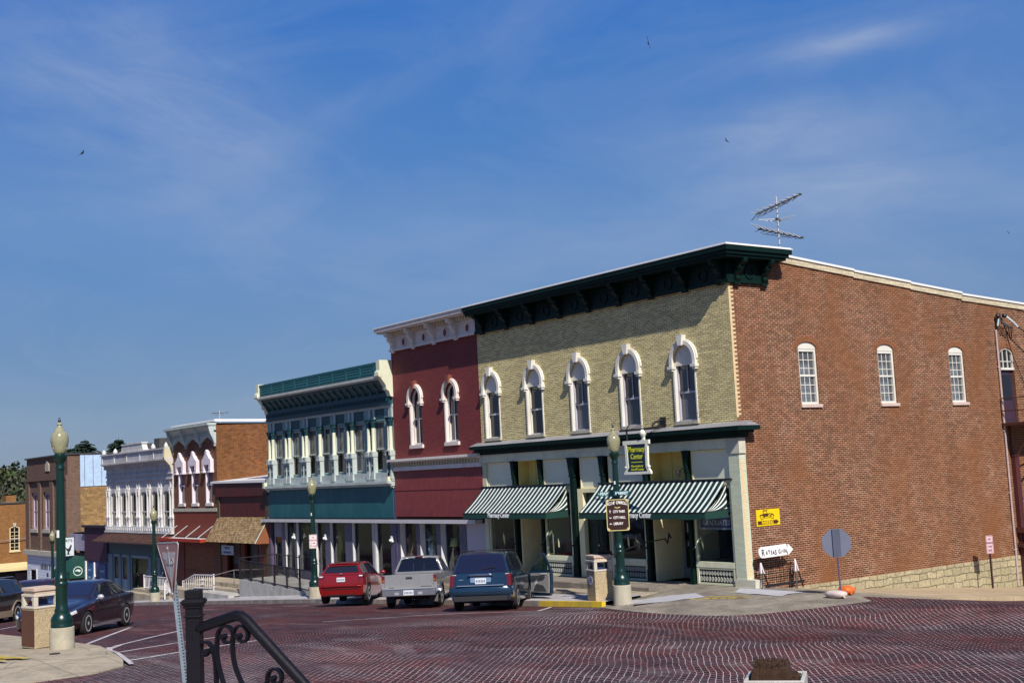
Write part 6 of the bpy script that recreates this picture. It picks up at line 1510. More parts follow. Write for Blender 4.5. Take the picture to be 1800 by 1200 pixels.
for s, v, z in (('Pharmacy', 4.07, .235), ('Center', 3.85, .235), ('Pharmacists to', 3.60, .098), ('Carroll County', 3.50, .098)):
    text(s, z, GT, t, f(0, v, -.022), (1, 0, 0), (0, 0, 1), bold=.004 if z > .2 else .001, sx=.82 if z > .2 else .95)
mb = MB(); mb.box(-3.42, -2.9, -1.221, -1.2185, 3.74, 3.765); mb.build('divider', GT, t)
mb = MB(); mb.tube([(-3.16, .0, 4.86), (-3.16, -.6, 4.80), (-3.16, -1.2, 4.74)], .03, 7); mb.tube([(-3.9, -1.2, 4.74), (-2.1, -1.2, 4.74)], .028, 7)
mb.tube([(-3.75, -1.2, 4.74), (-3.85, -1.2, 4.85), (-3.88, -1.2, 5.02)], .014, 5); mb.tube([(-3.62, -1.2, 4.74), (-3.50, -1.2, 4.85), (-3.42, -1.2, 4.92)], .014, 5)
mb.tube([(-3.58, -1.2, 4.74), (-3.56, -1.2, 4.35)], .03, 6); mb.tube([(-2.78-.1, -1.2, 4.74), (-2.88, -1.2, 4.40)], .03, 6)
mb.tube([(-3.5, -1.2, 4.76), (-3.0, -.6, 4.95), (-2.6, -.0, 5.1)], .008, 4); mb.box(-3.28, -3.04, -.05, .0, 4.82, 5.12); mb.tube([(-3.16, -.03, 5.05), (-3.16, -.35, 4.97), (-3.16, -.5, 4.86)], .03, 6)
mb.tube([(-2.3, -1.2, 4.74), (-1.9, -.7, 4.86), (-1.35, 0, 5.22)], .007, 4)
mb.build('bracket_arm', BLACKM, t)
# ---- litter bins
BIN = speckle('pebble_concrete', (.50, .40, .25), (.30, .225, .135), 55); BINC = mat('bin_cap_concrete', (.50, .45, .37), .85, .12, 4); BROWNP = mat('bin_brown_panel', (.10, .04, .022), .6, .2, 3)
def make_bin(lab, loc, rz, s=1, front=False):
    t = thing('litter_bin', lab, 'litter bin', loc, rz, 'pebble concrete litter bins')
    w = .29*s
    mb = MB(); mb.box(-w, w, -w, w, 0, .86); b = mb.build('body', BIN, t, bevel=.015, local=True)
    mb = MB(); mb.box(-w+.0, w-.0, -w-.006, -w-.0005, .04, .83) if front else mb.box(-w-.006, -w-.0005, -w+.03, w-.03, .04, .83); mb.build('side_panel', BROWNP, t, local=True)
    mb = MB(); mb.box(-w-.012, w+.012, -w-.012, w+.012, .86, .91)
    for sx_ in (-1, 1):
        for sy in (-1, 1): mb.box(sx_*w-.05*sx_-.05, sx_*w-.05*sx_+.05, sy*w-.05*sy-.05, sy*w-.05*sy+.05, .91, 1.12)
    mb.box(-w-.005, w+.005, -w-.005, w+.005, 1.12, 1.18); mb.build('hood', BINC, t, bevel=.012, local=True)
    mb = MB(); mb.box(-w+.03, w-.03, -w+.03, w-.03, 1.18, 1.24); mb.box(-w, w, -w, w, 1.24, 1.32); mb.build('cap', mat('bin_cap_pink', (.50, .38, .30), .85, .15, 4), t, bevel=.012, local=True)
    mb = MB(); mb.box(-w+.06, w-.06, -w+.06, w-.06, .90, .93); mb.box(-.10, .12, -.12, .1, .93, 1.05); mb.build('liner', mat('bin_liner_blue', (.02, .03, .10), .5), t, local=True)
    return t
make_bin('pebble concrete litter bin left of the nearest lamp, brown side panel', (-3.55, -18.95, .30), radians(12), 1.02, True)
b2 = make_bin('pebble concrete litter bin with round white sticker by corner lamp', (-2.62, -3.42, -.20), radians(-14), .98)
mb = MB(); mb.lathe([(.13, 0), (.13, .004)], (0.0, -.292, .60), 24, 'y'); s_ = mb.build('round_sticker', mat('sticker_white', (.62, .62, .66), .5), b2, local=True)
mb = MB()
for k, (z, w) in enumerate(((.67, .06), (.64, .08), (.61, .085), (.58, .085), (.55, .075))): mb.box(-w, w, -.2925, -.2912, z-.008, z+.008)
mb.build('sticker_print', mat('sticker_blue', (.08, .09, .28), .6), s_, local=True)
mb = MB(); r = random.Random(2); mb.box(-.16, .16, -.14, .12, 1.30, 1.36)
for k in range(26): mb.ball((r.uniform(-.16, .16), r.uniform(-.14, .12), 1.36+r.uniform(0, .06)), r.uniform(.03, .05), 4)
SOIL = mat('dry_brown_soil', (.042, .020, .010), 1, .7, 10, bump=.8, bscale=60)
tag(mb.build('soil_clump', SOIL, None), 'brown soil clump lying on top of the bin by the corner lamp', 'soil'); bpy.data.objects['soil_clump'].location = (-2.55, -3.2, -.22)
# ---- stop sign from behind with sand bags
zs = corner_z(3.55, -.25)
t = thing('stop_sign', 'octagonal road sign seen from its grey back on a thin post', 'sign', (3.55, -.25, zs), radians(0))
GRB = mat('bare_aluminium', (.135, .145, .205), .55, .1, 3, metal=.0)
Pv = Vector((3.55, -.25, 0)); ang = atan2((CAM_P-Pv).y, (CAM_P-Pv).x)+radians(8)
f, ux = frame_at((3.55, -.25, 1.33), ang)
oc = [(.405*cos(pi/8+pi/4*k), .405*sin(pi/8+pi/4*k)) for k in range(8)]
mb = MB(); mb.prism(oc, .02, .03, f); mb.m = 1; mb.prism(oc, .031, .034, f); mb.build('sign_board', [GRB, mat('stop_red', (.35, .01, .012), .5)], t)
mb = MB(); mb.prism([(-.10, -.37), (.10, -.37), (.10, .37), (-.10, .37)], -.02, .019, f); mb.build('back_plate', mat('slate_grey_board', (.075, .09, .13), .6), t)
mb = MB(); mb.tube([f(0, -.37, 0), f(0.012, -1.33+zs-.0, 0)], .024, 8); mb.build('post', mat('violet_grey_post', (.10, .075, .12), .5), t)
def bag(name, lab, c, rx, ry, rz_, m, seed):
    mb = MB(); r = random.Random(seed); V = []; n, k = 8, 16
    for i in range(n+1):
        for j in range(k):
            th = pi*i/n; ph = 2*pi*j/k; e = .6
            sx_ = abs(sin(th))**e; x = rx*sx_*(abs(cos(ph))**.7)*(1 if cos(ph) > 0 else -1); y = ry*sx_*(abs(sin(ph))**.7)*(1 if sin(ph) > 0 else -1); z = rz_*(-cos(th))
            q = 1+r.uniform(-.07, .07); V.append((c[0]+x*q, c[1]+y*q, c[2]+rz_+z*q*.98))
    mb.add(V, [(i*k+j, i*k+(j+1) % k, (i+1)*k+(j+1) % k, (i+1)*k+j) for i in range(n) for j in range(k)])
    mb.tube([(c[0]+rx*.9, c[1]-ry*.2, c[2]+rz_*.6), (c[0]+rx*1.15, c[1]-ry*.45, c[2]+.03)], .03, 5)
    return tag(mb.build(name, m, smooth='all'), lab, 'sand bag')
bag('sand_bag', 'dusty pink white sand bag at foot of the stop sign', (3.72, -.62, zs-.01), .30, .20, .10, mat('bag_white', (.55, .44, .40), .8, .15, 8, bump=.4, bscale=25), 1)
bag('sand_bag', 'orange plastic sand bag behind foot of the stop sign', (3.45, .12, zs-.01), .21, .21, .12, mat('bag_orange', (.62, .13, .02), .5, .2, 8, bump=.4, bscale=18), 2)
# ---- fire escape on the side wall
RUST = mat('rust_brown_iron', (.07, .020, .014), .7, .3, 4)
t = thing('fire_escape', 'rust brown iron fire escape landing and stair frame on brick side wall', 'fire escape', (0.6, 15, 3))
mb = MB(); mb.box(.02, 1.15, 13.45, 18.5, 4.40, 4.47)
for y in np.arange(13.45, 18.6, .16): mb.box(.02, 1.15, y, y+.03, 4.471, 4.50)
mb.build('landing', RUST, t)
mb = MB()
for z in (4.93, 5.38): mb.tube([(.05, 13.48, z), (1.12, 13.48, z), (1.12, 18.5, z)], .022, 6)
for x, y in ((.05, 13.48), (.6, 13.48), (1.12, 13.48), (1.12, 14.6), (1.12, 15.8), (1.12, 17), (1.12, 18.4)): mb.tube([(x, y, 4.4), (x, y, 5.38)], .02, 6)
mb.build('railing', RUST, t)
mb = MB()
for y in (13.9, 15.6, 17.5): mb.tube([(.02, y, 3.1), (1.05, y, 4.4)], .035, 6); mb.tube([(.03, y, 3.1), (.03, y, 4.4)], .03, 6)
mb.build('strut', RUST, t)
mb = MB(); mb.box(.02, 1.1, 13.75, 18, .60, .78); mb.box(.02, 1.1, 13.75, 18, .08, .2)
for k in range(12): mb.box(1.0, 1.06, 13.8+.35*k, 13.86+.35*k, .2, .6)
mb.build('lower_landing', RUST, t)
mb = MB(); mb.tube([(.4, 14.1, 3.3), (.4, 14.1, 1.3), (.5, 13.75, .7)], .03, 6); mb.tube([(.4, 14.1, 3.3), (.4, 14.6, 3.4)], .03, 6); mb.tube([(.5, 14.1, 2.8), (.5, 18, 5.2)], .04, 6); mb.tube([(.9, 14.3, .8), (.9, 17.5, 3.6)], .04, 6); mb.build('stair_rail', RUST, t)
t = tag(MB().tube([(.4, 14.4, 7.95), (.5, 15.2, 7.55), (.6, 17, 7.3), (.6, 24, 7.2)], .022, 5).build('power_cable', BLACKM), 'black cable sagging from the service head along the side wall', 'cable')
tag(MB().tube([(.15, 14.0, 7.9), (.08, 14.4, 7.0), (.06, 14.9, 6.2), (.06, 15.3, 5.4)], .014, 5).build('drop_wire', BLACKM), 'thin wire dropping from the service head past the fanlight', 'wire')
# ---- roof aerials
ALU = mat('aerial_aluminium', (.55, .55, .56), .35, .1, 4, metal=.3); ALD = mat('aerial_dark', (.05, .05, .055), .5)
def aerial(lab, base, top, heads, group='rooftop aerials'):
    t = thing('tv_aerial', lab, 'aerial', base, 0, group)
    mb = MB(); mb.tube([base, (base[0], base[1], top)], .028, 6); mb.build('mast', ALU, t)
    for z, ang, L, tilt, els, span in heads:
        d = Vector((cos(ang)*cos(tilt), sin(ang)*cos(tilt), sin(tilt))); s = Vector((-sin(ang), cos(ang), 0)); c = Vector((base[0], base[1], z))
        mb = MB(); mb.tube([tuple(c-d*L*.45), tuple(c+d*L*.55)], .022, 5); mb.tube([tuple(c-d*L*.40-Vector((0, 0, .14))), tuple(c+d*L*.3-Vector((0, 0, .07)))], .012, 4)
        for k in range(els): p = c+d*L*(-.45+k/(els-1)); mb.box(p.x-.06, p.x+.06, p.y-.06, p.y+.06, p.z-.02, p.z+.03)
        h = mb.build('boom', ALD, t)
        mb = MB()
        for k in range(els):
            p = c+d*L*(-.45+k/(els-1)); w = span*(1-.35*k/(els-1)); sw = .10*(-1)**k
            mb.tube([tuple(p-s*w-d*.25), tuple(p), tuple(p+s*w-d*.25)], .017, 4)
        mb.build('element', ALU, h)
    return t
aerial('double television aerial on a mast above the corner store roof', (-1.4, 4.0, 9.0), 12.2, [(11.92, radians(42), 1.45, radians(20), 8, .72), (11.42, radians(125), .35, 0, 2, .62), (10.98, radians(38), 1.35, radians(-18), 8, .78)])
aerial('thin television aerial on the white iron store roof', (-48.0, 4, 5.3), 8.35, [(8.2, radians(60), .8, 0, 2, .7), (7.2, radians(-30), 2.6, 0, 6, .8)])
# ---- ramp, steps and railings before the middle stores
RCON = mat('ramp_concrete', (.40, .385, .36), .9, .15, 2, bump=.2, dirt=((.22, .2, .16), .7))
kz = lambda x: G(x, KERB)+.16
mb = MB(); YR = -2.35
for a, b, za, zb in ((-30.95, -23.4, -.84, -1.13),):
    mb.add([(a, YR, kz(a)-.4), (b, YR, kz(b)-.4), (b, YR, zb), (a, YR, za), (a, -.1, kz(a)-.4), (b, -.1, kz(b)-.4), (b, -.1, zb), (a, -.1, za)], [(0, 1, 2, 3), (7, 6, 5, 4), (3, 2, 6, 7), (0, 3, 7, 4), (1, 5, 6, 2)])
tag(mb.build('ramp', RCON), kind='structure')
t = thing('black_railing', 'long black railing along the concrete ramp by the teal store', 'railing', (-27, YR, -1))
mb = MB()
X = lambda q: -30.95+7.7*q; Zr = lambda q: -.84-.29*q
for dz in (.10, .92): mb.tube([(X(0), YR+.05, Zr(0)+dz), (X(1), YR+.05, Zr(1)+dz)], .026, 6)
mb.tube([(X(1), YR+.05, Zr(1)+.92), (X(1)+.12, YR+.05, Zr(1)+.90), (X(1)+.14, YR+.05, Zr(1)-.02)], .03, 6); mb.build('rail', BLACKM, t)
for k in range(7):
    q = k/6; MB().box(X(q)-.035, X(q)+.035, YR+.015, YR+.085, Zr(q), Zr(q)+.95).build('post', BLACKM, t)
mb = MB()
for k in range(72):
    q = (k+.5)/72; mb.box(X(q)-.008, X(q)+.008, YR+.042, YR+.058, Zr(q)+.1, Zr(q)+.92)
mb.each('baluster', BLACKM, t)
t = thing('black_railing', 'short black railing across the shop entrance behind the ramp railing', 'railing', (-30, -.5, -1)); mb = MB()
for dz in (.2, 1.0): mb.tube([(-31.0, -.35, -.8+dz), (-28.5, -.35, -.9+dz)], .024, 6)
mb.tube([(-31.0, -2.3, .16), (-31.0, -.35, .2)], .024, 6)
mb.build('rail', BLACKM, t)
for x in (-31.0, -29.7, -28.5): MB().box(x-.03, x+.03, -.38, -.32, -.9, .22).build('post', BLACKM, t)
mb = MB(); 
for i, (x0, x1, y0) in enumerate(((-39.3, -31.0, -2.6), (-39.0, -31.0, -2.1), (-38.6, -31.0, -1.6))): mb.box(x0, x1, y0, .1+.001*i, -2.6, -1.62+.20*i)
mb.m = 1; mb.box(-35.2, -31.0, -2.9, .102, -2.6, -1.55)
mb.build('entrance_step', [CONC_TAN, RCON]); tag(bpy.data.objects['entrance_step'], kind='structure')
mb = MB(); mb.box(-46.0, -39.4, -2.35, .1, -3.4, -1.95); mb.box(-46.6, -39.2, -2.75, .101, -3.4, -2.12); tag(mb.build('entrance_terrace', CONC_TAN), kind='structure')
t = thing('handrail', 'thin grey handrail by the visitor shop steps', 'handrail', (-35, -2.2, -1.4)); MB().tube([(-34.4, -2.5, -1.5), (-34.4, -2.5, -.85), (-33.3, -1.6, -.55), (-31.4, -.8, -.5)], .022, 6).build('rail', mat('grey_rail', (.16, .14, .14), .5), t)
MB().tube([(-33.3, -1.6, -.55), (-33.3, -1.6, -1.2)], .018, 6).build('post', mat('grey_rail', (.16, .14, .14)), t)
WRL = mat('white_railing_paint', (.66, .64, .66), .5, .05, 4)
def railing(lab, pts, n):
    t = thing('white_railing', lab, 'railing', pts[0], 0, 'white iron railings')
    mb = MB()
    for dz in (.08, .74): mb.tube([(x, y, z+dz) for x, y, z in pts], .026, 6)
    mb.build('rail', WRL, t); mb = MB()
    seg = [(Vector(a), Vector(b)) for a, b in zip(pts[:-1], pts[1:])]; L = sum((b-a).length for a, b in seg)
    for k in range(n+1):
        d = L*k/n
        for a, b in seg:
            l = (b-a).length
            if d <= l+1e-6: p = a.lerp(b, min(1, d/l)); break
            d -= l
        mb.tube([(p.x, p.y, p.z+.08), (p.x, p.y, p.z+.74)], .016, 4)
    mb.each('baluster', WRL, t)
    for p in (pts[0], pts[-1]): MB().box(p[0]-.03, p[0]+.03, p[1]-.03, p[1]+.03, p[2]-.05, p[2]+.80).build('post', WRL, t)
    a, b = seg[-1]; p = a.lerp(b, .45); mb = MB()
    for k in range(4): mb.band([(u*.6, v*.6) for u, v in arc(0, 0, .09, .09, 0, 2*pi, 10)[:-1]], arc(0, 0, .09, .09, 0, 2*pi, 10)[:-1], -.01, .01, lambda u, v, d: (p.x+.11*(-1 if k % 2 else 1)+u, p.y-.02+d, p.z+.30+.22*(k//2)+v), True)
    mb.build('scroll', WRL, t)
railing('white iron railing sloping up to the visitor shop', [(-38.9, -2.1, -2.05), (-37.3, -2.1, -1.63), (-34.7, -2.1, -1.55)], 16)
railing('white iron railing on the terrace before the brick zigzag store', [(-44.6, -2.2, -1.95), (-40.6, -2.2, -1.92)], 18)
railing('short white iron railing descending left of the yield sign post', [(-40.4, -2.3, -1.95), (-39.6, -2.8, -2.0), (-39.2, -3.0, -2.12)], 5)
# ---- cafe style iron ornament and handrail on the corner terrace
t = thing('ornate_handrail', 'black ornate iron handrail by the corner store entry', 'handrail', (-4.6, -1.4, 0))
mb = MB(); mb.tube([(-4.75, -1.5, -.02), (-4.75, -1.5, .95)], .025, 6); mb.tube([(-5.6, -1.5, .62), (-4.75, -1.5, .80), (-3.6, -.7, 1.25), (-3.1, -.3, 1.35)], .02, 6); mb.tube([(-5.6, -1.5, .5), (-4.75, -1.5, .68)], .012, 6)
for k in range(4): mb.lathe([(.06, -.01), (.075, 0), (.06, .01)], (-5.5+.2*k, -1.5, .60+.04*k), 8, 'y')
mb.tube([(-3.1, -.3, 1.35), (-3.1, -.2, 1.2), (-3.12, -.1, 1.5), (-3.1, -.05, 1.35)], .03, 6); mb.build('rail', BLACKM, t)
# ---- big concrete planter near the viewer
PC = speckle('planter_concrete', (.52, .50, .46), (.40, .385, .35), 90)
pc = Vector((14.86, -15.18, 0)); zt = 1.02; rz = radians(38)
t = thing('planter', 'square pale concrete planter filled with brown soil, cut by lower frame', 'planter', (pc.x, pc.y, G(pc.x, pc.y)-.05), rz)
h = zt-t.location.z; w = .36
mb = MB(); mb.band([(-w+.05, -w+.05), (w-.05, -w+.05), (w-.05, w-.05), (-w+.05, w-.05)], [(-w, -w), (w, -w), (w, w), (-w, w)], 0, h, ZX, True); mb.build('box', PC, t, local=True, bevel=.012)
MB().box(-w+.05, w-.05, -w+.05, w-.05, h-.10, h-.05).build('lip', mat('moss_green', (.012, .06, .02), .9), t, local=True)
mb = MB(); r = random.Random(9); nx = 22; V = []
for i in range(nx+1):
    for j in range(nx+1):
        u, v = i/nx*2-1, j/nx*2-1; e = max(abs(u), abs(v)); z = .23*(1-max(0, (e-.80)/.2)**1.5)+r.uniform(-.022, .022) if u < .55 else .05+r.uniform(-.03, .04)
        V.append((u*(w-.06)*.97, v*(w-.06)*.97, h-.07+max(z, 0)))
mb.add(V, [(i*(nx+1)+j, (i+1)*(nx+1)+j, (i+1)*(nx+1)+j+1, i*(nx+1)+j+1) for i in range(nx) for j in range(nx)])
for k in range(420):
    u, v = r.uniform(-.9, .5), r.uniform(-.9, .9); s_ = r.uniform(.006, .018)
    x, y, z = u*(w-.06), v*(w-.06), h+.16+r.uniform(-.02, .02)
    mb.quad((x, y, z), (x+s_, y+r.uniform(-s_, s_), z+s_*.6), (x+s_*.5, y+s_, z+s_), (x-s_*.4, y+s_*.7, z+s_*.3))
mb.build('soil', SOIL, t, local=True)
# ---- near iron stair rail
IRN = mat('satin_black_iron', (.006, .005, .008), .5, .25, 6, spec=.22, bump=.08, bscale=30)
def stair_rail():
    P = Vector((20.53, -24.80, 0)); zt = 3.25
    t = thing('stair_handrail', 'black wrought iron stair handrail with scrolls and square newel post, foreground', 'handrail', (P.x, P.y, 2.0))
    ax = Vector((.90, .44, 0)).normalized()
    cr_ = Vector((-ax.y, ax.x, 0)); ang = atan2(.72, -.70)
    rot = lambda u, v: (P.x+u*cos(.9)-v*sin(.9), P.y+u*sin(.9)+v*cos(.9))
    def sq(mb, w, z0, z1): c = [rot(-w, -w), rot(w, -w), rot(w, w), rot(-w, w)]; mb.add([(x, y, z0) for x, y in c]+[(x, y, z1) for x, y in c], [(0, 3, 2, 1), (4, 5, 6, 7), (0, 1, 5, 4), (1, 2, 6, 5), (2, 3, 7, 6), (3, 0, 4, 7)])
    mb = MB(); sq(mb, .030, 2.0, 3.222); n = mb.build('newel_post', IRN, t, bevel=.004)
    mb = MB(); sq(mb, .031, 3.213, 3.25); sq(mb, .041, 3.188, 3.2125); sq(mb, .045, 3.196, 3.206); sq(mb, .036, 3.176, 3.1875); sq(mb, .036, 3.137, 3.146); mb.build('post_cap', IRN, n, bevel=.003)
    A = lambda s, z: tuple(P + ax*s + Vector((0, 0, z)))
    s1, z0_, z1_ = .235, 3.085, 3.148
    slope = -.86
    rail = [(0.02, z0_)] + [(s1*k/6, z0_+(z1_-z0_)*k/6) for k in range(1, 6)] + [(s1-.01, z1_-.003), (s1+.02, z1_-.006), (s1+.045, z1_-.022)] + [(s1+.045+.1*k, z1_-.022+slope*.1*k) for k in range(1, 13)]
    mb = MB(); mb.tube([A(s, z) for s, z in rail], .0225, 10); mb.build('top_rail', IRN, t, smooth='all')
    def flat(mb, pts, wd=.011, th=.0045):
        """flat bar bent in the plane of the rail"""
        pts = [Vector(A(s, z)) for s, z in pts]; V = []; nn = len(pts)
        for i, p in enumerate(pts):
            d = (pts[min(i+1, nn-1)]-pts[max(i-1, 0)]).normalized(); q = cr_; m_ = d.cross(q).normalized()
            V += [p+q*wd+m_*th, p-q*wd+m_*th, p-q*wd-m_*th, p+q*wd-m_*th]
        F = []
        for i in range(nn-1):
            for k in range(4): F.append((4*i+k, 4*i+(k+1) % 4, 4*i+4+(k+1) % 4, 4*i+4+k))
        F += [(0, 3, 2, 1), tuple(range(4*nn-4, 4*nn))]; mb.add(V, F)
    def spiral(c, r0, a0, turns, n=26, sgn=1): return [(c[0]+r0*(1-.62*k/n)*cos(a0+sgn*2*pi*turns*k/n), c[1]+r0*(1-.62*k/n)*sin(a0+sgn*2*pi*turns*k/n)) for k in range(n+1)]
    def bez(p, n=14):
        o = []
        for k in range(n+1):
            q = k/n; o.append(tuple((1-q)**3*p[0][i]+3*(1-q)**2*q*p[1][i]+3*(1-q)*q*q*p[2][i]+q**3*p[3][i] for i in (0, 1)))
        return o
    def scroll(a, ctrl, c, r0, a0, sgn, turns=1.05):
        mb = MB(); sp = spiral(c, r0, a0, turns, sgn=sgn); flat(mb, bez([a, ctrl[0], ctrl[1], sp[0]])[:-1] + sp)
        e = sp[-1]; p = A(*e); mb.cyl(Vector(p)-cr_*.014, Vector(p)+cr_*.014, .012, n=10); mb.build('scroll', IRN, t, smooth=30)
    # S beside the post
    scroll((.075, 2.55), [(.115, 2.75), (.125, 2.95)], (.055, 3.0), .042, .1, 1, .95)
    # pair under the rail peak
    scroll((.26, 2.62), [(.21, 2.78), (.09, 2.92)], (.175, 3.06), .050, pi*1.02, -1, 1.0)
    scroll((.44, 2.70), [(.30, 2.80), (.18, 2.90)], (.255, 3.065), .048, pi*1.05, -1, 1.0)
    for k in range(1, 6):
        s = .22+.145*k; z = 3.055-slope*0 + slope*.145*k*1.0
        scroll((s+.21, z-.40), [(s+.06, z-.33), (s-.05, z-.2)], (s+.06, z-.03), .044, pi*1.05, -1, 1.0)
    mb = MB(); flat(mb, [(.02, 2.35), (.25, 2.38), (.30, 2.34)] + [(.30+.1*k, 2.34+slope*.1*k) for k in range(1, 12)], .012, .008); mb.build('bottom_rail', IRN, t)
    return t
stair_rail()
# terrace the rail and the viewer stand on
mb = MB(); mb.box(18.0, 34, -34, -24.4, .2, 2.0); mb.box(17.2, 18.0, -34, -24.4, .2, 1.55)
for k in range(5): mb.box(21.2+.3*k, 21.5+.3*k, -24.4, -23.2, .3, 2.0-.17*(k+1))
tag(mb.build('stone_terrace', RCON), kind='structure')
# ---- faded yield sign on a perforated post
def yield_sign():
    P = Vector((9.86, -20.9, 0)); zb, zt = 2.27, 2.985; zg = G(P.x, P.y)
    t = thing('yield_sign', 'faded red and white yield sign on a perforated steel post', 'sign', (P.x, P.y, zg))
    toc = atan2((CAM_P-P).y, (CAM_P-P).x); ang = toc - radians(70)
    f, ux = frame_at(P + Vector((cos(toc-pi/2), sin(toc-pi/2), 0))*0, ang)
    # rotated slightly out of plumb as in the picture
    def tri(w, z0, z1, r):
        c = [Vector((-w, z1)), Vector((w, z1)), Vector((0, z0))]; P_ = []
        for i in range(3):
            a, b, d = c[i-1], c[i], c[(i+1) % 3]; u = (a-b).normalized(); v = (d-b).normalized(); L = r*1.7
            for k in range(5):
                q = k/4; P_.append(tuple((b+u*L)*(1-q)**2 + b*2*q*(1-q) + (b+v*L)*q*q))
        return P_
    def fade(name, top, bot):
        m, tt, b = _new(name); setp(b, .5, 0, .35); g = tt.node('ShaderNodeNewGeometry').outputs['Position']; sp = tt.node('ShaderNodeSeparateXYZ'); tt.link(g, sp.inputs[0])
        k = tt.math('ADD', tt.math('MULTIPLY', tt.math('SUBTRACT', sp.outputs[2], zb), 1/(zt-zb)), tt.math('MULTIPLY', tt.math('SUBTRACT', tt.noise(g, 6, 5), .5), .35))
        tt.link(tt.ramp(k, [(.18, bot), (.62, top)]), b.inputs['Base Color']); return m
    W_ = .41
    mb = MB(); mb.prism(tri(W_, zb-.06, zt, .05), 0, .006, f); b_ = mb.build('sign_board', fade('weathered_red_sign', (.40, .21, .205), (.20, .035, .02)), t)
    MB().prism(tri(W_*.60, zb+.13, zt-.13, .02), -.003, -.0005, f).build('white_triangle', fade('weathered_white_sign', (.56, .50, .50), (.48, .34, .33)), t)
    mb = MB(); A_ = tri(W_-.018, zb-.02, zt-.014, .045); B_ = tri(W_+.002, zb-.062, zt+.002, .05); mb.band(A_, B_, -.003, .007, f, True); mb.build('edge', mat('pale_sign_edge', (.5, .44, .44), .5), t)
    text('YIELD', .125, mat('faded_grey_lettering', (.30, .27, .28), .6), t, f(0, zt-.29, -.005), ux, (0, 0, 1), bold=.003, sx=1.0)
    mb = MB(); c = f(0, zt-.075, -.004); mb.ball(c, .014, 5); c2 = f(0, zb+.05, -.004); mb.ball(c2, .014, 5); mb.build('bolt', FLASH, t)
    # U-channel post with a row of holes
    PG = mat('galvanised_post', (.20, .25, .30), .5, .15, 8, metal=.2)
    q = Vector((cos(toc), sin(toc), 0)); s = Vector((-q.y, q.x, 0))
    mb = MB(); fp = lambda u, v, d: tuple(P - Vector((cos(ang), sin(ang), 0))*.03 + s*u + Vector((0, 0, v)) - q*d)
    mb.prism([(-.035, zg-.1), (.035, zg-.1), (.035, zt-.05), (-.035, zt-.05)], .0, .01, fp); mb.prism([(-.035, zg-.1), (-.027, zg-.1), (-.027, zt-.05), (-.035, zt-.05)], -.03, 0, fp); mb.prism([(.027, zg-.1), (.035, zg-.1), (.035, zt-.05), (.027, zt-.05)], -.03, 0, fp)
    p = mb.build('post', PG, t)
    mb = MB(); z = zg+.1
    while z < zt-.1: mb.prism([(u, v+z) for u, v in arc(.012, 0, .0095, .0095, 0, 2*pi, 8)[:-1]], -.003, -.0005, fp); z += .0254*1.6
    mb.build('post_hole', mat('hole_dark', (.012, .014, .02), .9), p)
    # the post leans a little
    bpy.context.view_layer.update(); pv = Vector((P.x, P.y, 2.35)); R_ = Matrix.Translation(pv) @ Matrix.Rotation(radians(5.2), 4, q) @ Matrix.Translation(-pv)
    M = R_ @ Matrix.Translation(t.location); t.location = M.translation; t.rotation_euler = M.to_euler()
yield_sign()
tag(MB().lathe([(.11, -.02), (.11, .003)], (-1.4, -19.25, SWZ(-1.4, -19.25)+.005), 16).build('drain_cover', BLACKM), 'small dark drain cover in the near pavement by the lamp', 'drain cover')
# ---- birds
def bird(lab, c, span, roll, head):
    mb = MB(); d = Vector((cos(head), sin(head), 0)); s = Vector((-sin(head)*cos(roll), cos(head)*cos(roll), sin(roll))); up = d.cross(s)
    c = Vector(c); L = span*.38
    pr = [(-.5, .02), (-.3, .09), (0, .14), (.25, .12), (.42, .05), (.5, .01)]; n = 8; V = []
    for x, r_ in pr:
        for k in range(n): a = 2*pi*k/n; V.append(c+d*L*x+(s*cos(a)+up*sin(a))*L*r_)
    mb.add(V, [(i*n+k, i*n+(k+1) % n, (i+1)*n+(k+1) % n, (i+1)*n+k) for i in range(len(pr)-1) for k in range(n)])
    for sg in (-1, 1):
        W = [(0, .16, -.14), (.25, .16, -.10), (.55, .05, -.10), (.8, -.12, -.2), (1.0, -.36, -.36)]; V = []
        for q, lead, trail in W:
            b = c+s*sg*span/2*q+up*span*.06*sin(q*2.2); V += [b+d*L*lead*2.0+up*.006, b+d*L*trail*2.0+up*.006, b+d*L*lead*2.0-up*.006, b+d*L*trail*2.0-up*.006]
        F = []
        for i in range(len(W)-1): o = 4*i; F += [(o, o+1, o+5, o+4), (o+2, o+6, o+7, o+3), (o, o+4, o+6, o+2), (o+1, o+3, o+7, o+5)]
        mb.add(V, F)
    mb.add([c-d*L*.45, c-d*L*.85+s*L*.14, c-d*L*.75, c-d*L*.85-s*L*.14], [(0, 1, 2, 3)])
    return tag(mb.build('bird', mat('bird_dark', (.012, .010, .016), .8), smooth='all'), lab, 'bird', 'swifts in the sky')
bird('largest dark swift banking high above the corner store', (-6.39, 3.42, 18.87), .52, radians(78), radians(128))
bird('small dark swift above the television aerial', (-8.54, 9.42, 16.51), .28, radians(50), radians(160))
bird('small dark swift alone in the sky at far left', (-33.74, -8.65, 20.03), .42, radians(-35), radians(110))
bird('tiny dark swift over the sloping side parapet at right', (-13.43, 36.95, 15.66), .26, radians(50), radians(80))
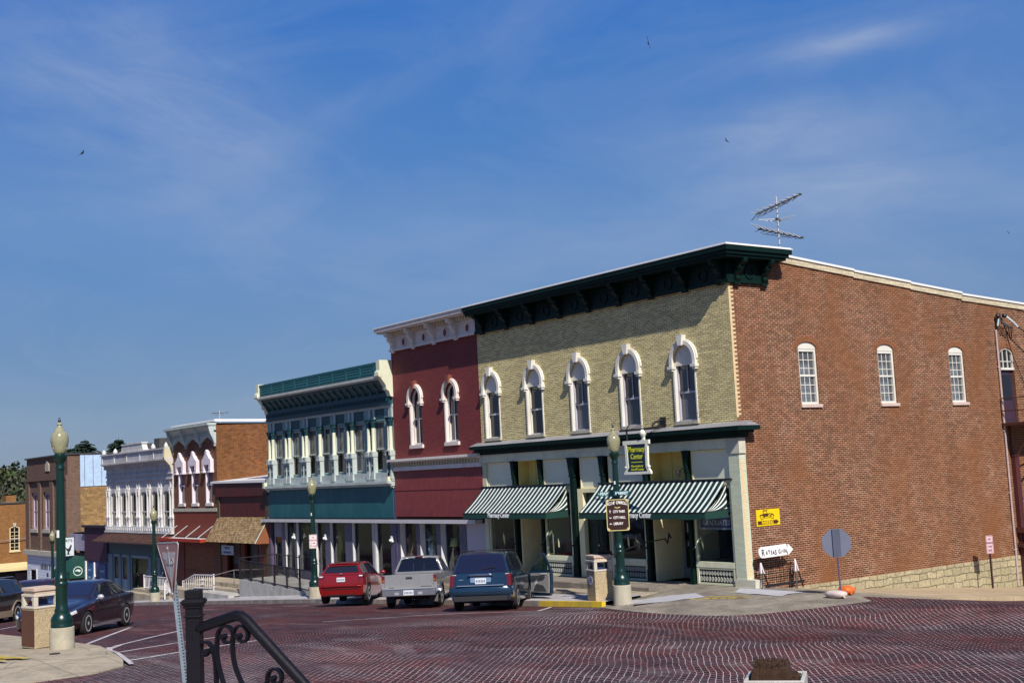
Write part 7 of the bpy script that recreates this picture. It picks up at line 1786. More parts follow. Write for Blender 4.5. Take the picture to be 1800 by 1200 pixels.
# ================================================================== vehicles
def paint(name, col, rough=.25, metal=.3, coat=.8):
    m, t, b = _new(name); setp(b, rough, metal, .5); b.inputs['Coat Weight'].default_value = coat; b.inputs['Coat Roughness'].default_value = .05
    g = t.node('ShaderNodeNewGeometry').outputs['Position']
    n = t.noise(g, 2.5, 6, .6); c = t.ramp(n, [(.3, tuple(x*.96 for x in col)), (.7, tuple(x*1.04 for x in col))]); t.link(c, b.inputs['Base Color'])
    t.link(t.ramp(t.noise(g, 9, 4), [(.3, (rough*.92,)*3), (.7, (rough*1.1,)*3)]), b.inputs['Roughness'])
    return m
TYRE = mat('tyre_rubber', (.016, .015, .016), .85, .2, 6); CHROME = mat('chrome', (.60, .60, .62), .12, .04, 4, metal=1); ALLOY = mat('alloy_wheel', (.62, .62, .66), .3, .1, 6, metal=.35)
UNDER = mat('car_underside', (.010, .009, .011), .9); CGLASS = glass('car_glass', (.012, .014, .022), rough=.03); TRIM = mat('black_plastic_trim', (.018, .017, .020), .6)
TAIL = mat('tail_light_red', (.11, .006, .008), .15, .1, 8, coat=.8); CLEARL = mat('lamp_clear', (.60, .56, .56), .12, .1, 20, coat=.8); PLATE = mat('number_plate', (.60, .62, .62), .5, .06, 10); PLINK = mat('plate_blue_marks', (.10, .12, .26), .6)
AMBER = mat('amber_lamp', (.30, .09, .02), .2)
class Body:
    """lofted car shell: stations from front (+x) to rear; each = list of (x, y, z) half-profile points bottom->top"""
    def __init__(s, st, sub=4): s.st = [[Vector(p) for p in a] for a in st]; s.sub = sub; s.N = len(st); s.K = len(st[0])
    def P(s, u, v, side=1):
        def cr(a, b, c, d, q): return b + (c-a)*(.5*q*.8) + ((a-b)*1.0*.8 + 0*b)*0 if False else _cat(a, b, c, d, q)
        i = min(int(u), s.N-2); q = u-i; j = min(int(v), s.K-2); w = v-j
        def row(jj): g = lambda k: s.st[max(0, min(s.N-1, k))][jj]; return _cat(g(i-1), g(i), g(i+1), g(i+2), q)
        g = lambda k: row(max(0, min(s.K-1, k)))
        p = _cat(g(j-1), g(j), g(j+1), g(j+2), w, .35)
        return Vector((p.x, abs(p.y)*side if True else 0, p.z))
    def mesh(s, mb):
        nu, nv = (s.N-1)*s.sub, (s.K-1)*3
        V = []; idx = {}
        for i in range(nu+1):
            u = i/s.sub; ring = []
            for j in range(nv+1): ring.append(s.P(u, j/3, -1))
            for j in range(nv-1, 0, -1): ring.append(s.P(u, j/3, 1))
            V += ring
        R = 2*nv
        F = [(i*R+k, i*R+(k+1) % R, (i+1)*R+(k+1) % R, (i+1)*R+k) for i in range(nu) for k in range(R)]
        for e in (0, nu):                                     # end caps as strips left-right
            for j in range(nv):
                a, b = e*R+j, e*R+j+1; c, d = e*R+(R-j-1) % R, e*R+(R-j) % R
                if j == 0: F.append((a, b, c))
                elif j == nv-1: F.append((a, b, d))
                else: F.append((a, b, c, d))
        mb.add(V, F)
    def patch(s, mb, u0, u1, v0, v1, side, off=.006, nu=8, nv=4, fn=None):
        """skin patch lifted off the shell; fn(a, b) may bend the (u, v) rectangle"""
        V = []
        for i in range(nu+1):
            for j in range(nv+1):
                a, b = i/nu, j/nv
                u, v = fn(a, b) if fn else (u0+(u1-u0)*a, v0+(v1-v0)*b)
                p = s.P(u, v, side); e = .02
                du = s.P(min(u+e, s.N-1), v, side)-s.P(max(u-e, 0), v, side); dv = s.P(u, min(v+e, s.K-1), side)-s.P(u, max(v-e, 0), side)
                n = du.cross(dv)
                if n.length > 1e-9: n.normalize()
                if n.dot(p-Vector((p.x*.9, 0, .7))) < 0: n = -n
                V.append(p+n*off)
        mb.add(V, [(i*(nv+1)+j, (i+1)*(nv+1)+j, (i+1)*(nv+1)+j+1, i*(nv+1)+j+1) for i in range(nu) for j in range(nv)])
    def rear(s, mb, y0, y1, v0, v1, off=.006, n=8, end=None):
        """patch on the rear (or front) end cap: y as a fraction of the local half width"""
        u = s.N-1 if end is None else end; V = []; sg = -1 if end is None else 1
        for i in range(n+1):
            for j in range(5):
                v = v0+(v1-v0)*j/4; p = s.P(u, v, 1); y = y0+(y1-y0)*i/n; V.append((p.x+sg*off, p.y*y, p.z))
        mb.add(V, [(i*5+j, (i+1)*5+j, (i+1)*5+j+1, i*5+j+1) for i in range(n) for j in range(4)])
def _cat(a, b, c, d, q, k=.42):
    m0, m1 = (c-a)*k, (d-b)*k; q2, q3 = q*q, q*q*q
    return b*(2*q3-3*q2+1) + m0*(q3-2*q2+q) + c*(-2*q3+3*q2) + m1*(q3-q2)
def wheel(t, x, y, r, w, side, rim=ALLOY, spokes=5):
    mb = MB(); mb.lathe([(r*.62, -w/2), (r*.9, -w/2), (r*.985, -w*.40), (r, -w*.2), (r, w*.2), (r*.985, w*.40), (r*.9, w/2), (r*.62, w/2)], (x, y, r), 26, 'y'); wh = mb.build('wheel', TYRE, t, smooth=True, local=True)
    yo = y+side*(w/2-.01); mb = MB()
    n = 24
    I = arc(0, 0, r*.56, r*.56, 0, 2*pi, n)[:-1]; O = arc(0, 0, r*.66, r*.66, 0, 2*pi, n)[:-1]; fn = lambda u, v, d: (x+u, yo+side*d, r+v)
    mb.band(I, O, -.02, .012, fn, True); mb.prism(arc(0, 0, r*.15, r*.15, 0, 2*pi, 12)[:-1], -.02, .012, fn)
    for k in range(spokes):
        a = 2*pi*k/spokes+.3; c, s_ = cos(a), sin(a); q = .095*r/.33
        mb.prism([(r*.10*c-q*s_, r*.10*s_+q*c), (r*.58*c-q*1.3*s_, r*.58*s_+q*1.3*c), (r*.58*c+q*1.3*s_, r*.58*s_-q*1.3*c), (r*.10*c+q*s_, r*.10*s_-q*c)], -.02, .006, fn)
    mb.build('rim', rim, wh, local=True)
    mb = MB(); mb.prism(arc(0, 0, r*.6, r*.6, 0, 2*pi, 20)[:-1], -.05, -.03, fn); mb.build('hub_shadow', UNDER, wh, local=True)
def cut_wheels(o, cents, r, yo):
    """cut the wheel arches out of the shell"""
    for x in cents:
        for sg in (-1, 1):
            mb = MB(); mb.m = 1; mb.cyl((x, sg*(yo-.30), r*.96), (x, sg*(yo+.3), r*.96), r*1.14, n=28); c = mb.build('cutter', [UNDER, UNDER], None)
            md = o.modifiers.new('b', 'BOOLEAN'); md.operation = 'DIFFERENCE'; md.solver = 'EXACT'; md.object = c
            c.matrix_world = o.matrix_world
            dg = bpy.context.evaluated_depsgraph_get(); me = bpy.data.meshes.new_from_object(o.evaluated_get(dg))
            o.modifiers.clear(); bpy.data.objects.remove(c)
            if len(me.polygons) > 50: me.name = o.name; o.data = me
    o.data.polygons.foreach_set('use_smooth', [True]*len(o.data.polygons)); o.data.set_sharp_from_angle(angle=radians(42))
def place(t, x, y, z, heading, pitch=0, roll=0, s=1.0):
    t.location = (x, y, z); t.rotation_euler = (roll, -pitch, heading); t.scale = (s, s, s)
def plate_rear(t, x, z, w=.31, h=.155, tilt=0, y=0, seed=1):
    mb = MB(); mb.box(x-.012, x-.002, y-w/2, y+w/2, z-h/2, z+h/2); p = mb.build('number_plate', PLATE, t, local=True, bevel=.004)
    mb = MB(); r = random.Random(seed)
    for k in range(6): yy = y-w*.36+k*w*.145; mb.box(x-.0145, x-.0122, yy-w*.045, yy+w*.045, z-h*.26, z+h*.22)
    mb.m = 0; mb.build('plate_marks', PLINK, p, local=True)
def mirror(t, x, y, z, sg, m, w=.2):
    mb = MB(); mb.ball((0, 0, 0), .5, 6); mb.v = [(x+a*.14, y+sg*.10+b*w, z+c*.15) for a, b, c in mb.v]; mb.box(x-.02, x+.03, y-.02*sg, y+.05*sg, z-.06, z-.03); mb.build('side_mirror', m, t, smooth='all', local=True)
def sect(x, zb, w, zmid, zbelt, wr, zr, dx=None, wb=None):
    """standard half profile of 9 points; dx = per-point x offsets"""
    P = [(x, 0, zb), (x, w*.72, zb), (x, w*.93, zb+.05), (x, w*1.0, zmid), (x, w*.985, zbelt-.04), (x, w*.93 if wb is None else wb, zbelt+.01), (x, wr*1.0, zr-.055), (x, wr*.80, zr), (x, 0, zr+.018)]
    if dx: P = [(p[0]+d, p[1], p[2]) for p, d in zip(P, dx)]
    return P
# ------------------------------------------------------------- dark saloon
def saloon():
    t = thing('parked_car', 'dark plum four door saloon parked behind the nearest lamp, chrome alloy wheels', 'car')
    B = Body([sect(2.40, .30, .60, .50, .62, .45, .66, [-.06, -.04, -.02, .02, .03, .02, -.02, -.04, -.06]), sect(2.22, .22, .80, .50, .70, .62, .755), sect(1.65, .19, .88, .55, .80, .72, .87), sect(1.05, .18, .90, .56, .88, .74, .955), sect(.80, .18, .90, .56, .905, .70, 1.04),
              sect(.02, .18, .90, .57, .93, .585, 1.385), sect(-.55, .18, .90, .57, .945, .60, 1.435), sect(-1.10, .18, .90, .58, .955, .585, 1.38), sect(-1.72, .2, .885, .6, .965, .64, 1.13), sect(-2.02, .22, .87, .6, .97, .68, 1.03), sect(-2.32, .28, .80, .6, .93, .66, .985), sect(-2.43, .34, .72, .62, .86, .55, .93)])
    mb = MB(); B.mesh(mb); m = paint('plum_black_paint', (.020, .012, .022), .22)
    b = mb.build('body', [m, UNDER], t, local=True); cut_wheels(b, (1.43, -1.42), .335, .84)
    mb = MB(); B.patch(mb, 4.10, 4.93, 6.7, 8, 1, .005, 8, 6); B.patch(mb, 4.10, 4.93, 6.7, 8, -1, .005, 8, 6); mb.build('windscreen', glass('blue_windscreen', (.012, .016, .045), rough=.05), t, smooth='all', local=True)
    mb = MB(); B.patch(mb, 7.25, 8.75, 6.8, 8, 1, .005, 8, 6); B.patch(mb, 7.25, 8.75, 6.8, 8, -1, .005, 8, 6); mb.build('rear_window', CGLASS, t, smooth='all', local=True)
    for sg in (-1, 1):
        for u0, u1 in ((4.35, 5.55), (5.62, 6.7), (6.76, 7.6)):
            mb = MB(); B.patch(mb, u0, u1, 5.18, 5.92, sg, .005); mb.build('side_window', CGLASS, t, smooth='all', local=True)
        mb = MB()
        for v in (5.02, 5.98): mb.tube([tuple(B.P(u, v, sg)+Vector((0, .008*sg, 0))) for u in np.linspace(4.15, 7.9, 14)], .009, 5)
        mb.build('chrome_trim', CHROME, t, smooth='all', local=True)
        for u in (5.35, 6.6): p = B.P(u, 4.55, sg); mb = MB(); mb.ball((0, 0, 0), 1, 5); mb.v = [(p.x+a*.09, p.y+sg*.012+bb*.018, p.z+c*.02) for a, bb, c in mb.v]; mb.build('door_handle', CHROME, t, smooth='all', local=True)
        mb = MB(); B.patch(mb, .35, 1.35, 3.75, 4.7, sg, .008); mb.build('headlight', CLEARL, t, smooth='all', local=True)
        mb = MB(); B.patch(mb, 10.2, 10.95, 3.4, 4.7, sg, .008); mb.build('tail_light', TAIL, t, smooth='all', local=True)
        mb = MB(); mb.box(-1.0, 1.0, sg*.87-.02, sg*.87+.02, .20, .26); mb.build('sill_strip', CHROME if False else mat('sill_grey', (.16, .14, .15), .4), t, local=True)
        mirror(t, .72, sg*.86, 1.0, sg, mat('silver_mirror', (.45, .44, .48), .3, .1, 5, metal=.3))
        wheel(t, 1.43, sg*.79, .335, .22, sg); wheel(t, -1.42, sg*.79, .335, .22, sg)
    mb = MB(); B.rear(mb, -.7, .7, 2.4, 3.3, .01, 8, 0); mb.build('grille', TRIM, t, local=True); mb = MB(); mb.box(2.40, 2.45, -.55, .55, .56, .59); mb.build('grille_bar', CHROME, t, local=True)
    mb = MB()
    for u, sg in ((5.58, 1), (6.72, 1), (4.3, 1), (5.58, -1), (6.72, -1)): mb.tube([tuple(B.P(u, v, sg)+Vector((0, .002*sg, 0))) for v in np.linspace(2.3, 4.95, 7)], .004, 4)
    mb.build('door_seam', UNDER, t, local=True)
    return t
# ------------------------------------------------------------- red hatchback
def hatch(name, lab, m, tail=TAIL, wagon=False, plate=True):
    t = thing(name, lab, 'car')
    L = .18 if wagon else 0
    rear_dx = [-.02, -.02, -.04, -.10, -.08, -.02, .22, .30, .32]
    B = Body([sect(2.14, .32, .62, .55, .74, .5, .80, [-.06, -.04, -.02, .02, .03, .02, -.02, -.04, -.06]), sect(1.95, .24, .82, .55, .84, .64, .90), sect(1.4, .21, .875, .58, .92, .72, .99), sect(.98, .21, .88, .58, .97, .70, 1.09), sect(.25, .21, .88, .6, 1.0, .60, 1.46), sect(-.35, .21, .88, .6, 1.01, .615, 1.51), sect(-1.2-L, .22, .88, .62, 1.03, .605, 1.49), sect(-1.68-L, .24, .875, .62, 1.04, .60, 1.45), sect(-1.98-L, .28, .84, .64, 1.03, .60, 1.40, rear_dx), ])
    mb = MB(); B.mesh(mb); b = mb.build('body', [m, UNDER], t, local=True); cut_wheels(b, (1.30, -1.32), .345, .82)
    mb = MB(); B.patch(mb, 3.15, 3.9, 6.7, 8, 1); B.patch(mb, 3.15, 3.9, 6.7, 8, -1); mb.build('windscreen', CGLASS, t, smooth='all', local=True)
    mb = MB(); B.rear(mb, -.90, .90, 5.3, 6.2, .012); mb.build('rear_window', CGLASS, t, smooth='all', local=True)
    mb = MB(); e = B.P(8, 7, 1); mb.add([(e.x+.10, -e.y*1.02, e.z+.03), (e.x+.10, e.y*1.02, e.z+.03), (e.x-.12, e.y*.98, e.z-.005), (e.x-.12, -e.y*.98, e.z-.005), (e.x+.10, -e.y*1.02, e.z-.02), (e.x+.10, e.y*1.02, e.z-.02), (e.x-.12, e.y*.98, e.z-.035), (e.x-.12, -e.y*.98, e.z-.035)], [(0, 1, 2, 3), (4, 7, 6, 5), (3, 2, 6, 7), (0, 3, 7, 4), (1, 5, 6, 2)]); mb.build('roof_spoiler', m, t, local=True)
    for sg in (-1, 1):
        for u0, u1 in ((3.45, 4.75), (4.85, 5.75), (5.85, 6.8), (6.9, 7.6)):
            mb = MB(); B.patch(mb, u0, u1, 5.15, 5.92, sg); mb.build('side_window', CGLASS if u0 < 5.8 or wagon else glass('bright_side_glass', (.10, .10, .11)), t, smooth='all', local=True)
        mb = MB(); B.rear(mb, sg*.80, sg*1.0, 3.7, 5.0, .014, 4); B.patch(mb, 7.75, 8, 3.7, 4.95, sg, .012, 4); tl = mb.build('tail_light', tail, t, smooth='all', local=True)
        mb = MB(); B.rear(mb, sg*.82, sg*.98, 3.9, 4.25, .018, 4); mb.build('reverse_lamp', CLEARL, tl, local=True)
        for u in (4.75, 5.75): p = B.P(u, 4.5, sg); mb = MB(); mb.box(p.x-.08, p.x+.08, p.y-.01, p.y+.018*sg, p.z-.015, p.z+.015); mb.build('door_handle', m, t, local=True)
        mirror(t, .85, sg*.85, 1.08, sg, m); wheel(t, 1.30, sg*.77, .345, .21, sg); wheel(t, -1.32, sg*.77, .345, .21, sg)
    mb = MB(); B.rear(mb, -.80, .80, 2.62, 2.70, .011)
    for sg in (-1, 1): B.rear(mb, sg*.785, sg*.80, 2.62, 5.2, .011, 1)
    B.rear(mb, -.80, .80, 5.02, 5.07, .011); mb.build('tailgate_seam', UNDER, t, local=True)
    p = B.P(8, 3.0, 1)
    mb = MB(); mb.tube([(p.x-.015, yy, p.z-.0-.02*abs(yy)) for yy in np.linspace(-.74, .74, 12)], .03, 6); mb.build('bumper_edge', m, t, smooth='all', local=True)
    mb = MB(); B.rear(mb, -.75, .75, .9, 2.0, .01); mb.build('lower_valance', TRIM, t, local=True)
    q = B.P(8, 3.55, 1)
    plate_rear(t, q.x-.012, q.z+.02, seed=3)
    mb = MB(); mb.box(q.x+.02, q.x-.025, -.045, .045, q.z+.20, q.z+.25); mb.build('tailgate_emblem', CHROME, t, local=True, bevel=.01)
    return t
RED = paint('candy_red_paint', (.24, .008, .010), .2, .3)
car = hatch('parked_car', 'red five door hatchback parked nose in at the teal store', RED)
place(car, -14.6+cos(radians(138))*1.36, -5.37+sin(radians(138))*1.36, -.84, radians(138), radians(-4), 0, .97)
s = saloon(); place(s, -11.16, -15.87, -.30, atan2(-.63, .77), radians(2.0), 0, 1.0)
WAG = paint('black_brown_paint', (.016, .012, .014), .25)
w = hatch('parked_car', 'dark estate car with chrome roof rail cut by left picture edge', WAG, wagon=True)
place(w, -23.06, -16.06, -1.0, atan2(-.63, .77), radians(2.5), 0, 1.10)
mb = MB()
for sg in (-1, 1): mb.tube([(.6, sg*.60, 1.48), (.45, sg*.60, 1.55), (-1.5, sg*.60, 1.56), (-1.7, sg*.60, 1.49)], .022, 6)
mb.build('roof_rail', CHROME, w, local=True)
mb = MB()
for sg in (-1, 1):
    mb.box(-.9, .9, sg*.875-.02, sg*.875+.025, .26, .46)
    for x in (1.30, -1.32): mb.band(arc(x, .345, .385, .385, 0, pi, 14), arc(x, .345, .44, .44, 0, pi, 14), sg*.84, sg*.905, lambda u, v, d: (u, d, v))
mb.build('lower_cladding', mat('tan_cladding', (.26, .20, .14), .6), w, local=True)
MARO = paint('maroon_paint', (.06, .008, .012), .25)
w2 = hatch('parked_car', 'maroon car half hidden behind the left litter bin and saloon', MARO); place(w2, -22.0, -12.6+.3, -1.0, atan2(-.63, .77)+.0, radians(2), 0, 1.02)
w2.location = (-26.8, -13.0, -1.28)
# ------------------------------------------------------------- blue people carrier, driver-side door open
def minivan():
    t = thing('minivan', 'blue people carrier parked nose in with its front door open', 'minivan')
    rdx = [-.02, -.03, -.05, -.10, -.06, .0, .20, .28, .30]
    B = Body([sect(2.45, .32, .66, .55, .76, .5, .82, [-.06, -.04, -.02, .02, .03, .02, -.02, -.04, -.06]), sect(2.25, .24, .86, .58, .88, .66, .95), sect(1.75, .2, .955, .6, .98, .78, 1.07), sect(1.45, .2, .965, .62, 1.03, .78, 1.17), sect(.55, .2, .97, .64, 1.06, .70, 1.66), sect(-.1, .2, .975, .64, 1.07, .725, 1.73), sect(-1.2, .2, .975, .66, 1.08, .725, 1.73), sect(-1.9, .22, .97, .66, 1.08, .72, 1.70), sect(-2.38, .27, .93, .68, 1.07, .70, 1.655, rdx)])
    m = paint('blue_van_paint', (.014, .040, .078), .2, .4)
    mb = MB(); B.mesh(mb); b = mb.build('body', [m, UNDER], t, local=True); cut_wheels(b, (1.58, -1.45), .345, .90)
    mb = MB(); B.patch(mb, 3.1, 3.92, 6.7, 8, 1); B.patch(mb, 3.1, 3.92, 6.7, 8, -1); mb.build('windscreen', CGLASS, t, smooth='all', local=True)
    mb = MB(); B.rear(mb, -.93, .93, 5.12, 6.45, .012); rw = mb.build('rear_window', glass('van_rear_glass', (.010, .012, .035), rough=.05), t, smooth='all', local=True)
    a = B.P(8, 5.35, 1); mb = MB(); mb.tube([(a.x-.04, -.05, a.z-.02), (a.x-.03, -.45, a.z+.03)], .012, 5); mb.build('wiper', TRIM, rw, local=True)
    mb = MB(); e = B.P(8, 7, 1); mb.box(e.x-.03, e.x+.02, -.22, .22, e.z-.03, e.z+.005); mb.build('brake_lamp', mat('dark_brake_lamp', (.05, .005, .008), .3), t, local=True)
    for sg in (-1, 1):
        for u0, u1 in ((3.55, 4.9), (5.0, 6.1), (6.2, 7.5)):
            if sg == -1 and u0 < 4: continue
            mb = MB(); B.patch(mb, u0, u1, 5.15, 5.92, sg); mb.build('side_window', CGLASS, t, smooth='all', local=True)
        mb = MB(); B.rear(mb, sg*.86, sg*1.0, 3.15, 4.9, .014, 4); B.patch(mb, 7.72, 8, 3.15, 4.85, sg, .012, 4); tl = mb.build('tail_light', TAIL, t, smooth='all', local=True)
        mb = MB(); B.rear(mb, sg*.85, sg*.99, 4.72, 4.95, .018, 4); mb.build('reverse_lamp', CLEARL, tl, local=True)
        mb = MB(); mb.box(-1.9, .3, sg*.66-.02, sg*.66+.02, 1.755, 1.785); mb.build('roof_rail', TRIM, t, local=True, bevel=.01)
        wheel(t, 1.58, sg*.86, .345, .22, sg); wheel(t, -1.45, sg*.86, .345, .22, sg)
    mb = MB()
    for x in (-1.5, -.3): mb.box(x-.03, x+.03, -.66, .66, 1.77, 1.79)
    mb.build('roof_bar', TRIM, t, local=True)
    mirror(t, 1.35, .92, 1.14, 1, TRIM)
    mb = MB(); B.rear(mb, -.83, .83, 2.95, 3.02, .009)
    for sg in (-1, 1): B.rear(mb, sg*.815, sg*.83, 2.95, 5.1, .009, 1)
    mb.build('tailgate_seam', UNDER, t, local=True)
    # tailgate furniture
    q = B.P(8, 3.55, 1); p = B.P(8, 2.9, 1)
    mb = MB(); mb.tube([(q.x-.05, yy, q.z+.16+.012*cos(yy*4)) for yy in np.linspace(-.36, .36, 10)], .034, 8); mb.build('chrome_handle', CHROME, t, smooth='all', local=True)
    mb = MB(); mb.box(q.x-.006, q.x+.05, -.32, .32, q.z-.16, q.z+.11); mb.build('plate_recess', mat('pale_blue_recess', (.15, .22, .33), .4), t, local=True, bevel=.02); plate_rear(t, q.x-.008, q.z-.02, .33, .165, seed=5)
    mb = MB()
    for y0, y1 in ((.48, .70), (-.62, -.44)): mb.box(q.x-.005, q.x+.04, y0, y1, q.z-.12, q.z-.095)
    mb.box(q.x-.005, q.x+.04, .52, .66, q.z+.02, q.z+.04); mb.build('badge', mat('dull_badge', (.16, .2, .26), .4), t, local=True)
    mb = MB(); N = 16; prof = [(-.02, .44), (-.10, .46), (-.13, .52), (-.13, .63), (-.10, .70), (-.02, .74)]; V = []
    for i in range(N+1):
        yy = -1+2*i/N; ax = p.x+.04+(.13*abs(yy)**3.5)
        for dx, z in prof: V.append((ax+dx, yy*.965, z))
    k = len(prof); mb.add(V, [(i*k+j, (i+1)*k+j, (i+1)*k+j+1, i*k+j+1) for i in range(N) for j in range(k-1)]); bu = mb.build('bumper', m, t, smooth=True, local=True)
    mb = MB(); mb.box(p.x-.10, p.x-.02, -.70, .70, .735, .752); mb.build('step_pad', mat('bumper_pad', (.20, .24, .36), .5), bu, local=True); mb = MB(); mb.box(p.x-.085, p.x+.1, -.80, .80, .30, .44); mb.build('lower_valance', TRIM, bu, local=True)
    # open front door on the right-hand side (hinged at its front edge)
    hx, hy = 1.42, -.955
    A = radians(46); ca, sa = cos(A), sin(A)
    def D(l, z, d): # l along the door from the hinge, d outward thickness
        x, y = -l, -d
        return (hx + x*ca + y*sa*-1*-1, hy + x*sa*1.0*1 + y*ca, z) if False else (hx - l*ca - d*sa, hy - l*sa + d*ca*1.0, z)
    L = 1.10
    out = [(0.02, .34), (.15, .27), (.98, .27), (1.08, .36), (1.10, .62), (1.10, 1.05), (1.05, 1.18), (.80, 1.60), (.72, 1.645), (.48, 1.62), (.10, 1.16), (0, 1.02)]
    mb = MB(); win = [(.16, 1.12), (.50, 1.55), (.70, 1.575), (.76, 1.54), (.98, 1.14)]
    body_ = [(0.02, .34), (.15, .27), (.98, .27), (1.08, .36), (1.10, .62), (1.10, 1.05), (1.06, 1.10), (0.06, 1.10), (0, 1.02)]
    fn = lambda u, v, d: D(u, v, d)
    mb.prism(body_, -.10, 0, fn)
    fr = [(1.06, 1.10), (1.05, 1.18), (.80, 1.60), (.72, 1.645), (.48, 1.62), (.10, 1.16), (.06, 1.10)]; fi = [(.99, 1.10), (.98, 1.16), (.755, 1.545), (.70, 1.58), (.50, 1.56), (.16, 1.16), (.12, 1.10)]
    mb.band(fi, fr, -.06, -.01, fn); d = mb.build('open_door', m, t, local=True)
    mb = MB(); mb.prism([(.14, 1.11), (.16, 1.16), (.50, 1.56), (.70, 1.58), (.755, 1.545), (.98, 1.16), (.98, 1.11)], -.035, -.03, fn); mb.build('door_window', glass('door_glass', (.03, .05, .03), clear=.75), d, local=True)
    mb = MB(); mb.prism([(.10, .40), (1.0, .36), (1.03, .62), (1.03, 1.0), (.10, 1.0)], .001, .03, fn); dp = mb.build('door_lining', mat('grey_door_lining', (.26, .255, .25), .7, .1, 4), d, local=True)
    mb = MB(); mb.prism([(.15, .80), (.85, .86), (.85, .92), (.15, .92)], .03, .08, fn); mb.prism([(.25, .45), (.9, .43), (.75, .60), (.4, .66)], .03, .05, fn); mb.build('armrest', mat('dark_door_trim', (.05, .05, .055), .6), dp, local=True)
    mb = MB(); mb.prism([(.62, .95), (.95, .95), (.9, .99), (.65, .99)], .03, .045, fn); mb.prism([(.3, .62), (.42, .92), (.5, .92), (.4, .6)], .03, .04, fn); mb.build('door_pull', mat('pale_door_pull', (.55, .55, .55), .3), dp, local=True)
    c = Vector(D(.16, 1.14, -.14)); mb = MB(); mb.ball((0, 0, 0), 1, 6); mb.v = [(c.x+a*.07, c.y+bb*.12, c.z+cc*.08) for a, bb, cc in mb.v]; mb.build('side_mirror', TRIM, d, smooth='all', local=True)
    mb = MB(); B.patch(mb, 3.6, 4.75, 2.6, 5.9, -1, .004); mb.build('door_opening', mat('dim_cabin', (.02, .018, .018), .9), t, smooth='all', local=True)
    return t
v = minivan(); HD = atan2(.82, -.57)
HV = radians(136); place(v, -4.78+cos(HV)*1.45, -5.97+sin(HV)*1.45, -.42, HV, radians(-4), 0, .965)
